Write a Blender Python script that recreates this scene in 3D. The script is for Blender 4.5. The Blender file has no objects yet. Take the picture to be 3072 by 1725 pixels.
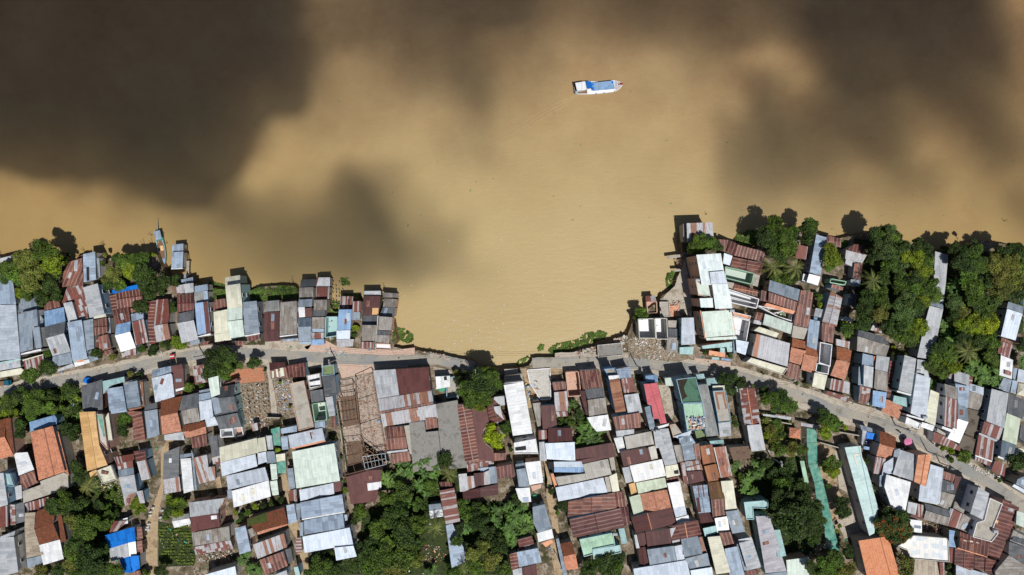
import bpy, bmesh, math, random
from mathutils import Vector, Matrix, noise
random.seed(11)
scene=bpy.context.scene
COL=scene.collection
# ---- camera: a drone 193 m above the quay, looking straight down
CAMH=193.0; LENS=24.0; SENS=36.0
cam=bpy.data.cameras.new('camera'); cam.lens=LENS; cam.sensor_width=SENS; cam.clip_end=5000; cam.clip_start=1
co=bpy.data.objects.new('camera',cam); COL.objects.link(co); co.location=(0,0,CAMH); scene.camera=co
def P(px,py,z=0.0):
    """a point of the photo (3072 x 1725 px) brought to the place it has at height z"""
    w=SENS/LENS*(CAMH-z)/3072.0
    return Vector(((px-1536)*w,-(py-862.5)*w,z))
M=SENS/LENS*CAMH/3072.0      # metres per photo pixel on the ground
TILE=dict(A=(0,680),B=(0,960),C=(600,760),D=(600,1060),E=(0,1364),F=(600,1364),G=(1900,640),H=(1900,960),I=(1240,1000),J=(1240,1364),K=(1800,1240),L=(1800,1364),M=(2428,640),N=(2428,960),O=(2428,1240),Q=(2428,1364))
SUN=Vector((.2075,-.387,1)).normalized()
CLOUD_MAX=.975
def link(name,bm,m,parent=None):
    me=bpy.data.meshes.new(name); bm.to_mesh(me); bm.free()
    o=bpy.data.objects.new(name,me); COL.objects.link(o)
    if m is not None: me.materials.append(m)
    if parent: o.parent=parent
    return o
def empty(name,loc):
    o=bpy.data.objects.new(name,None); o.empty_display_size=.3; COL.objects.link(o); o.location=loc; return o
def struct(o,kind='structure'): o['kind']=kind; return o
def tag(o,label,cat,group=None,kind=None):
    o['label']=label; o['category']=cat
    if group: o['group']=group
    if kind: o['kind']=kind
    return o
def under(child,parent):
    """parent without moving the child"""
    child.parent=parent; child.matrix_parent_inverse=Matrix.Translation(-Vector(parent.location))
# ---- colours: sRGB as they look in full sun, brought down to an albedo
def lin(c): c/=255.0; return c/12.92 if c<=.04045 else ((c+.055)/1.055)**2.4
GAIN=1.38
def A(r,g,b): return (min(lin(r)/GAIN,.86),min(lin(g)/GAIN,.86),min(lin(b)/GAIN,.86),1)
class NT:
    def __init__(s,name):
        s.m=bpy.data.materials.new(name); s.m.use_nodes=True; s.t=s.m.node_tree; s.bsdf=s.t.nodes['Principled BSDF']
    def n(s,typ,**kw):
        o=s.t.nodes.new('ShaderNode'+typ)
        for k,v in kw.items(): setattr(o,k,v)
        return o
    def set(s,sock,v):
        if isinstance(v,bpy.types.NodeSocket): s.t.links.new(v,sock)
        else: sock.default_value=v
    def math(s,op,a,b=0.0,c=None,clamp=False):
        o=s.n('Math',operation=op); o.use_clamp=clamp; s.set(o.inputs[0],a); s.set(o.inputs[1],b)
        if c is not None: s.set(o.inputs[2],c)
        return o.outputs[0]
    def mix(s,f,a,b,blend='MIX'):
        o=s.n('Mix',data_type='RGBA',blend_type=blend); s.set(o.inputs[0],f); s.set(o.inputs[6],a); s.set(o.inputs[7],b); return o.outputs[2]
    def noise(s,vec,scale,detail=3,rough=.55,dist=0.0):
        o=s.n('TexNoise'); s.set(o.inputs['Vector'],vec); o.inputs['Scale'].default_value=scale; o.inputs['Detail'].default_value=detail; o.inputs['Roughness'].default_value=rough; o.inputs['Distortion'].default_value=dist; return o.outputs[0]
    def white(s,vec):
        o=s.n('TexWhiteNoise',noise_dimensions='3D'); s.set(o.inputs['Vector'],vec); return o.outputs[0]
    def vec(s,x,y,z=0.0):
        o=s.n('CombineXYZ'); s.set(o.inputs[0],x); s.set(o.inputs[1],y); s.set(o.inputs[2],z); return o.outputs[0]
    def ramp(s,v,a,b):
        o=s.n('MapRange'); s.set(o.inputs[0],v); o.inputs[1].default_value=a; o.inputs[2].default_value=b; return o.outputs[0]
    def bump(s,h,strength,dist=.1):
        o=s.n('Bump'); o.inputs['Strength'].default_value=strength; o.inputs['Distance'].default_value=dist; s.set(o.inputs['Height'],h); s.t.links.new(o.outputs[0],s.bsdf.inputs['Normal'])
    def uv(s):
        o=s.n('TexCoord'); q=s.n('SeparateXYZ'); s.t.links.new(o.outputs['UV'],q.inputs[0]); return q.outputs[0],q.outputs[1]
    def obj(s): return s.n('NewGeometry').outputs['Position']
    def rnd(s): return s.n('ObjectInfo').outputs['Random']
    def col(s,c): s.set(s.bsdf.inputs['Base Color'],c)
    def rough(s,r,spec=.3,metal=0.0): s.bsdf.inputs['Roughness'].default_value=r; s.bsdf.inputs['Specular IOR Level'].default_value=spec; s.bsdf.inputs['Metallic'].default_value=metal
def roof_mat(name,c1,c2=None,p=.25,mode='cell',streak=None,sa=.35,rough=.6,sheet=.85,lap=2.7,rib=.35,blot=.3,line=None):
    k=NT('roof_'+name); u,v=k.uv(); r=k.rnd(); r7=k.math('MULTIPLY',r,37.0)
    uu=k.math('ADD',u,r7); cx=k.math('FLOOR',k.math('DIVIDE',uu,sheet))
    rx=k.white(k.vec(cx,r7,2.0))
    vv=k.math('ADD',k.math('DIVIDE',k.math('ADD',v,r7),lap),k.math('MULTIPLY',rx,.6)); cy=k.math('FLOOR',vv)
    cell=k.white(k.vec(cx,cy,r7)); sel=rx if mode=='col' else cell
    v3=k.vec(uu,k.math('ADD',v,r7),r7)
    base=c1
    if c2 is not None:
        st0=k.noise(k.vec(k.math('MULTIPLY',uu,3.5),k.math('MULTIPLY',v,.5),k.math('ADD',r7,9.0)),1.0,4,.7)
        base=k.mix(k.ramp(k.math('ADD',sel,k.math('MULTIPLY',k.math('SUBTRACT',st0,.5),.55)),p+.03,p-.03),c1,c2)
    st=k.noise(k.vec(k.math('MULTIPLY',uu,2.6),k.math('MULTIPLY',v,.28),r7),1.0,4,.65)
    if streak is not None: base=k.mix(k.math('MULTIPLY',k.ramp(st,.5,.68),sa),base,streak)
    bl=k.noise(v3,.45,4,.6)
    sp=k.noise(v3,2.6,3,.7)
    bright=k.math('ADD',k.math('MULTIPLY',cell,.07),k.math('MULTIPLY',k.ramp(bl,.3,.7),blot))
    bright=k.math('ADD',bright,k.math('MULTIPLY',k.ramp(sp,.3,.7),blot*.6))
    fine=k.noise(k.vec(k.math('MULTIPLY',uu,5.5),k.math('MULTIPLY',v,.1),r7),1.0,2,.5)
    bright=k.math('ADD',bright,k.math('MULTIPLY',k.ramp(fine,.3,.7),.16))
    bright=k.math('ADD',bright,1-.115-blot*.8)
    fr=k.math('FRACT',k.math('DIVIDE',uu,sheet)); seam=k.math('LESS_THAN',fr,.1 if line is None else .24)
    fl=k.math('LESS_THAN',k.math('FRACT',vv),.05)
    dk=k.math('SUBTRACT',1.0,k.math('ADD',k.math('MULTIPLY',seam,rib*.6),k.math('MULTIPLY',fl,.13)))
    if line is not None:
        dk=k.math('SUBTRACT',1.0,k.math('MULTIPLY',fl,.2)); base=k.mix(k.math('MULTIPLY',seam,k.math('ADD',k.math('MULTIPLY',st,.9),.1)),base,line)
    bright=k.math('MULTIPLY',bright,dk)
    base=k.mix(1.0,base,k.vec(bright,bright,bright),'MULTIPLY')
    k.col(base); k.rough(rough,.25)
    tri=k.math('PINGPONG',uu,sheet/4)
    k.bump(tri,rib*.8,.12)
    return k.m
def tile_mat(name,c1,c2,moss=None,pt=.25):
    k=NT('roof_'+name); u,v=k.uv(); r=k.math('MULTIPLY',k.rnd(),31.0)
    cx=k.math('FLOOR',k.math('DIVIDE',u,.28)); cy=k.math('FLOOR',k.math('DIVIDE',v,.34))
    w=k.white(k.vec(cx,cy,r)); nz=k.noise(k.vec(u,v,r),.8,4,.65); n2=k.noise(k.vec(u,v,r),3.5,3,.7)
    b=k.mix(w,c1,c2)
    f=k.math('MULTIPLY',k.ramp(nz,.48,.66),.45)
    b=k.mix(f,b,moss or (c2[0]*.35,c2[1]*.45,c2[2]*.5,1))
    q=k.math('ADD',k.math('MULTIPLY',k.ramp(n2,.3,.7),.4),.72)
    row=k.math('SUBTRACT',1.0,k.math('MULTIPLY',k.math('LESS_THAN',k.math('FRACT',k.math('DIVIDE',v,.68)),.2),.16))
    q=k.math('MULTIPLY',q,row)
    k.col(k.mix(1.0,b,k.vec(q,q,q),'MULTIPLY')); k.rough(.85,.2); k.bump(k.math('PINGPONG',u,.14),.5,.08); return k.m
def plain_mat(name,c,c2=None,blot=.35,scale=.5,rough=.85,spk=.15,scale2=3.0,lo=.5,hi=.65):
    k=NT(name); p=k.obj(); n1=k.noise(p,scale,5,.62); n2=k.noise(p,scale2,3,.7)
    b=c
    if c2 is not None: b=k.mix(k.ramp(n1,lo,hi),c,c2)
    q=k.math('ADD',k.math('ADD',k.math('MULTIPLY',k.ramp(n1,.3,.7),blot),k.math('MULTIPLY',k.ramp(n2,.3,.7),spk*2)),1-blot*.6-spk)
    k.col(k.mix(1.0,b,k.vec(q,q,q),'MULTIPLY')); k.rough(rough,.2); return k.m
def flat_mat(name,c,rough=.6,spec=.3,metal=0.0):
    k=NT(name); n=k.noise(k.obj(),1.3,3,.6); q=k.math('ADD',k.math('MULTIPLY',n,.3),.85); k.col(k.mix(1.0,c,k.vec(q,q,q),'MULTIPLY')); k.rough(rough,spec,metal); return k.m
RST=A(120,72,55)
MAT={}
def R(code,*a,**k): MAT[code]=roof_mat(code,*a,**k)  # north slopes often get a darker code, their shade put into the colour
R('BL',A(160,178,200),A(140,155,175),.3,streak=A(120,125,130),sa=.25)
R('BM',A(138,170,208),A(122,156,196),.3,streak=A(110,130,155),sa=.25)
R('BP',A(200,210,224),A(188,198,212),.3,streak=A(160,160,160),sa=.2,rib=.22)
R('BT',A(20,125,225),A(10,112,210),.3,rib=.1,blot=.2)
R('GL',A(184,188,194),A(168,174,182),.3,streak=A(130,118,110),sa=.3,rib=.25)
R('GM',A(140,153,168),A(124,138,154),.3,streak=A(105,100,100),sa=.25,rib=.25)
R('GD',A(104,107,112),A(90,95,102),.4,streak=A(70,66,62),sa=.5,rib=.3)
R('GDD',A(58,62,68),A(48,52,58),.4,streak=A(80,74,66),sa=.3,rib=.3)
R('GS',A(92,108,124),A(80,96,112),.3,streak=A(60,64,70),sa=.4)
R('GB',A(152,148,144),A(136,130,124),.4,streak=A(98,78,62),sa=.7,rib=.35,blot=.4)
R('GC',A(196,193,186),A(182,180,172),.3,streak=A(150,142,130),sa=.35,rib=.2)
R('GB2',A(176,186,200),A(165,176,190),.4,streak=A(120,120,122),sa=.2,rib=.35)
R('GR',A(150,152,152),A(136,140,142),.4,streak=A(112,98,84),sa=.35)
R('GV',A(180,178,188),A(168,166,176),.3,streak=A(130,122,122),sa=.3,rib=.25)
R('CR',A(222,221,202),A(212,211,192),.4,streak=A(170,165,145),sa=.25,rib=.15,blot=.2)
R('PG',A(212,226,218),A(202,216,208),.4,streak=A(160,178,168),sa=.3,rib=.15,blot=.2)
R('PO',A(196,208,188),A(186,198,178),.4,streak=A(150,160,145),sa=.25,rib=.15,blot=.2)
R('PM',A(168,206,180),A(155,192,168),.4,streak=A(110,140,120),sa=.5,rib=.08,blot=.35)
R('PT',A(200,226,226),A(192,218,220),.3,streak=A(150,180,182),sa=.2,rib=.1,blot=.15)
R('TQ',A(168,202,204),A(156,192,196),.3,streak=A(110,140,145),sa=.3,rib=.15)
R('WH',A(232,235,240),A(220,224,228),.3,streak=A(180,172,165),sa=.35,rib=.15,blot=.2)
R('WW',A(255,255,255),A(246,248,252),.3,rib=.12,blot=.08)
R('WB',A(218,230,246),A(206,220,238),.3,streak=A(180,190,200),sa=.2,rib=.25,blot=.12)
R('WG',A(226,238,240),A(214,228,232),.3,streak=A(165,110,75),sa=.22,rib=.12,blot=.2)
R('RB',A(130,82,70),A(100,60,54),.45,'cell',A(168,140,128),.5,blot=.4,rib=.45,sheet=1.05,line=A(165,140,130))
R('RB2',A(160,112,88),A(135,86,64),.5,'col',A(190,150,120),.4,blot=.3,rib=.5,sheet=.5,lap=9)
R('RN',A(150,92,60),A(120,70,44),.5,'col',A(185,130,90),.45,rib=.5,lap=6)
R('RN2',A(158,104,66),A(138,86,52),.5,'col',A(170,120,80),.3,rib=.45,lap=9)
R('RM',A(122,90,58),A(104,72,46),.5,'col',A(90,88,48),.6,rib=.4)
R('RD',A(108,62,57),A(84,48,46),.45,'cell',A(148,110,98),.35,blot=.4,rib=.5,sheet=1.05,line=A(150,122,114))
R('RDD',A(112,62,54),A(215,200,185),.3,'cell',A(92,50,46),.3,sheet=.9,lap=1.5)
R('MD',A(86,48,48),A(74,42,43),.4,'col',A(128,95,90),.22,rib=.35,blot=.25)
R('MR',A(98,58,56),A(90,52,52),.4,streak=A(120,72,60),sa=.3,rib=.12,blot=.2)
R('MH',A(82,44,46),A(96,56,54),.3,'col',A(150,120,112),.25,rib=.7,blot=.25,lap=12,sheet=1.1,line=A(160,135,130))
R('RH',A(120,70,60),A(98,56,50),.5,'col',A(175,150,140),.35,rib=.8,blot=.35,sheet=.95,line=A(190,168,160))
R('RS',A(118,66,58),A(170,165,168),.33,'col',A(150,105,88),.4,rib=.5,blot=.35,lap=7,sheet=.45)
R('RS2',A(188,186,190),A(150,90,66),.36,'col',A(205,200,196),.4,rib=.3,lap=14,sheet=.95)
R('RG',A(182,184,190),A(150,108,90),.28,'col',A(135,85,68),.6,rib=.4,lap=5)
R('RG2',A(186,188,196),A(172,120,92),.14,'col',A(140,125,120),.25,rib=.4,lap=20,sheet=1.3)
R('RP',A(118,68,60),A(176,174,178),.42,'cell',A(150,110,95),.45,rib=.5,blot=.45,lap=1.9)
R('SB',A(150,176,212),A(98,58,54),.5,'col',A(160,150,150),.2,rib=.4,lap=30,sheet=1.25)
R('OC',A(218,176,120),A(208,166,110),.3,streak=A(170,130,85),sa=.25,rib=.2,blot=.2)
R('OR',A(224,160,126),A(212,146,112),.4,streak=A(190,124,96),sa=.3,rib=.2,blot=.2)
R('PK',A(208,110,118),A(200,100,110),.3,streak=A(170,70,84),sa=.2,rib=.2,blot=.15)
R('FB',A(180,168,152),A(165,152,136),.4,streak=A(110,95,78),sa=.6,rib=.4)
R('BRN',A(146,98,72),A(134,86,62),.4,streak=A(110,70,50),sa=.3,rib=.2)
R('WT',A(238,238,236),A(214,224,232),.35,'cell',A(225,205,185),.25,rib=.1,blot=.15,sheet=1.1,lap=1.3)
MOSS=A(112,84,68)
MAT['TL']=tile_mat('TL',A(212,154,130),A(188,128,104),MOSS); MAT['TR']=tile_mat('TR',A(176,112,80),A(148,90,64),MOSS)
MAT['TD']=tile_mat('TD',A(138,82,58),A(106,64,46),A(74,60,46)); MAT['TO']=tile_mat('TO',A(226,158,128),A(206,134,104),MOSS); MAT['TO2']=tile_mat('TO2',A(240,168,128),A(226,148,110),A(190,120,90))  # TD and TR on north slopes also carry shade in their brown
def pm(code,c,c2=None,**k): MAT[code]=plain_mat(code,c,c2,**k)
pm('OL',A(128,146,106),A(98,112,78)); pm('GA',A(84,122,102),A(58,84,70),blot=.25); pm('DD',A(52,46,36),A(62,62,46)); pm('DK',A(44,47,52)); pm('CO',A(182,177,168),A(150,143,132),scale=.35)
pm('CD',A(112,104,94),A(70,62,54),scale=.4); pm('CN',A(205,202,196),A(176,172,165)); pm('PB',A(212,176,158),A(190,150,134)); pm('WD',A(118,98,84),A(84,66,56),scale=.8); pm('MO',A(78,88,42),A(60,70,34),scale=1.0,spk=.3)
pm('RU',A(205,190,170),A(140,160,150),scale=1.5,spk=.4); pm('GNW',A(48,84,74)); pm('BG',A(150,180,200)); pm('BB',A(100,158,210)); pm('WWALL',A(240,240,244))
k=NT('shade_net'); nn=k.noise(k.obj(),.9,3,.6); k.col(k.mix(k.ramp(nn,.35,.65),A(78,158,142),A(134,194,178))); k.rough(.8,.2); k.bsdf.inputs['Alpha'].default_value=.72; MAT['GN']=k.m
# ground and water
k=NT('ground_soil'); p=k.obj(); n1=k.noise(p,.16,6,.65); n2=k.noise(p,1.6,4,.7); n3=k.noise(p,.5,4,.6)
b=k.mix(k.ramp(n1,.42,.6),A(138,122,104),A(72,70,46)); b=k.mix(k.ramp(n3,.5,.62),b,A(164,152,138)); b=k.mix(k.ramp(n2,.5,.75),b,A(66,58,46)); k.col(b); k.rough(.95,.15); k.bump(n2,.6,.3); MAT['ground']=k.m
k=NT('road_asphalt'); p=k.obj(); n1=k.noise(p,.12,5,.65); n2=k.noise(p,1.8,4,.75); n3=k.noise(p,.35,4,.6,.6)
b=k.mix(k.ramp(n1,.4,.62),A(148,149,149),A(172,165,153)); b=k.mix(k.math('MULTIPLY',k.ramp(n3,.56,.66),.7),b,A(122,112,96)); b=k.mix(k.math('MULTIPLY',k.ramp(n2,.35,.8),.45),b,A(128,128,126)); k.col(b); k.rough(.9,.2); k.bump(n2,.3,.1); MAT['road']=k.m
pm('pave',A(190,180,166),A(142,132,118),scale=.45,blot=.35,spk=.25); pm('pinkpave',A(208,178,162),A(180,164,150),scale=.4,spk=.2); pm('brickdust',A(192,130,100),A(160,122,98),scale=.4,spk=.3)
pm('debris',A(150,136,116),A(92,84,68),scale=.9,spk=.45,blot=.5); pm('brickfloor',A(182,166,154),A(118,102,92),scale=.9,spk=.35,blot=.35); pm('lane',A(182,160,130),A(128,108,82),scale=.35,spk=.25)
MAT['BF']=MAT['brickfloor']; pm('CG',A(146,144,140),A(108,106,102),scale=.5); pm('mud',A(126,104,76),A(92,76,56),scale=.8,spk=.4)
pm('grass',A(58,70,34),A(34,40,22),scale=.5,spk=.5,blot=.5)
k=NT('river_water'); p=k.obj(); sp=k.n('Mapping'); sp.inputs['Rotation'].default_value=(0,0,.35); sp.inputs['Scale'].default_value=(.55,1.5,1); k.t.links.new(p,sp.inputs[0]); q=sp.outputs[0]
n1=k.noise(p,.012,5,.6,.4); n2=k.noise(p,.055,7,.7,.15); sy=k.n('SeparateXYZ'); k.t.links.new(p,sy.inputs[0])
far=k.ramp(sy.outputs[1],15.0,75.0)  # browner far water: its own tone plus warmth of the cloud shade in the colour
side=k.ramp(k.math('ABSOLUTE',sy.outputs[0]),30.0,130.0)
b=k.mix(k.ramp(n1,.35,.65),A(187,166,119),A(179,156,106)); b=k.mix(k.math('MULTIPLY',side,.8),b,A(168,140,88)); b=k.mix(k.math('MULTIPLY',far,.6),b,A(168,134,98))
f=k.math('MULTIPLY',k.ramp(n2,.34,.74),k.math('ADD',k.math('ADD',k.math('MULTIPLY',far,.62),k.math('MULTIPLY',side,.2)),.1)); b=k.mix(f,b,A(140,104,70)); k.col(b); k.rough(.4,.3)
w1=k.noise(q,.75,4,.6); w2=k.noise(q,2.4,2,.5); w3=k.noise(q,.16,3,.5); k.bump(k.math('ADD',k.math('ADD',w1,k.math('MULTIPLY',w2,.35)),k.math('MULTIPLY',w3,.6)),.22,.2); MAT['water']=k.m
# small stuff
for n_,c in dict(steel=(170,176,182),rope=(205,200,185),poleconc=(196,196,192),wire=(40,40,42),frame=(225,225,222),pane=(38,48,58),black=(34,34,38),red=(200,40,36),pinkcloth=(225,130,175),skin=(190,140,110),hair=(30,25,22),bluecloth=(50,90,150),whitecloth=(225,225,225),rust=(140,80,58),timber=(130,98,76),boatblue=(0,100,190),deckgrey=(196,186,186),hullteal=(70,150,150),hullwhite=(235,240,245),barrelblue=(20,90,190),truckteal=(20,96,120),seatwood=(232,190,140),bark=(96,80,62),concrete=(170,164,154),door=(110,88,72),green=(70,160,120)).items():
    MAT[n_]=flat_mat(n_,A(*c),.45 if n_ in('steel','pane','truckteal','boatblue') else .75)
def leaf_mat(name,flower=False):
    k=NT(name); oc=k.n('ObjectInfo').outputs['Color']; p=k.obj(); n1=k.noise(p,.55,3,.6); n2=k.noise(p,3.2,2,.6)
    q=k.math('ADD',k.math('MULTIPLY',k.ramp(n1,.35,.65),1.0),.5); q=k.math('MULTIPLY',q,k.math('ADD',k.math('MULTIPLY',k.ramp(n2,.35,.65),.9),.6))  # noise puts sunlit clumps and dark gaps into the leaf colour
    b=k.mix(1.0,oc,k.vec(q,q,k.math('MULTIPLY',q,.9)),'MULTIPLY')
    if flower:
        n3=k.noise(p,1.1,4,.75); b=k.mix(k.ramp(n3,.53,.6),b,A(188,86,34))
    k.col(b); k.rough(.55,.35)
    tr=k.n('BsdfTranslucent'); k.t.links.new(b,tr.inputs[0]); ms=k.n('MixShader'); ms.inputs[0].default_value=.25
    out=k.t.nodes['Material Output']; k.t.links.new(k.bsdf.outputs[0],ms.inputs[1]); k.t.links.new(tr.outputs[0],ms.inputs[2]); k.t.links.new(ms.outputs[0],out.inputs[0]); return k.m
MAT['leaf']=leaf_mat('leaves'); MAT['flame']=leaf_mat('leaves_with_flowers',True)
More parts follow.
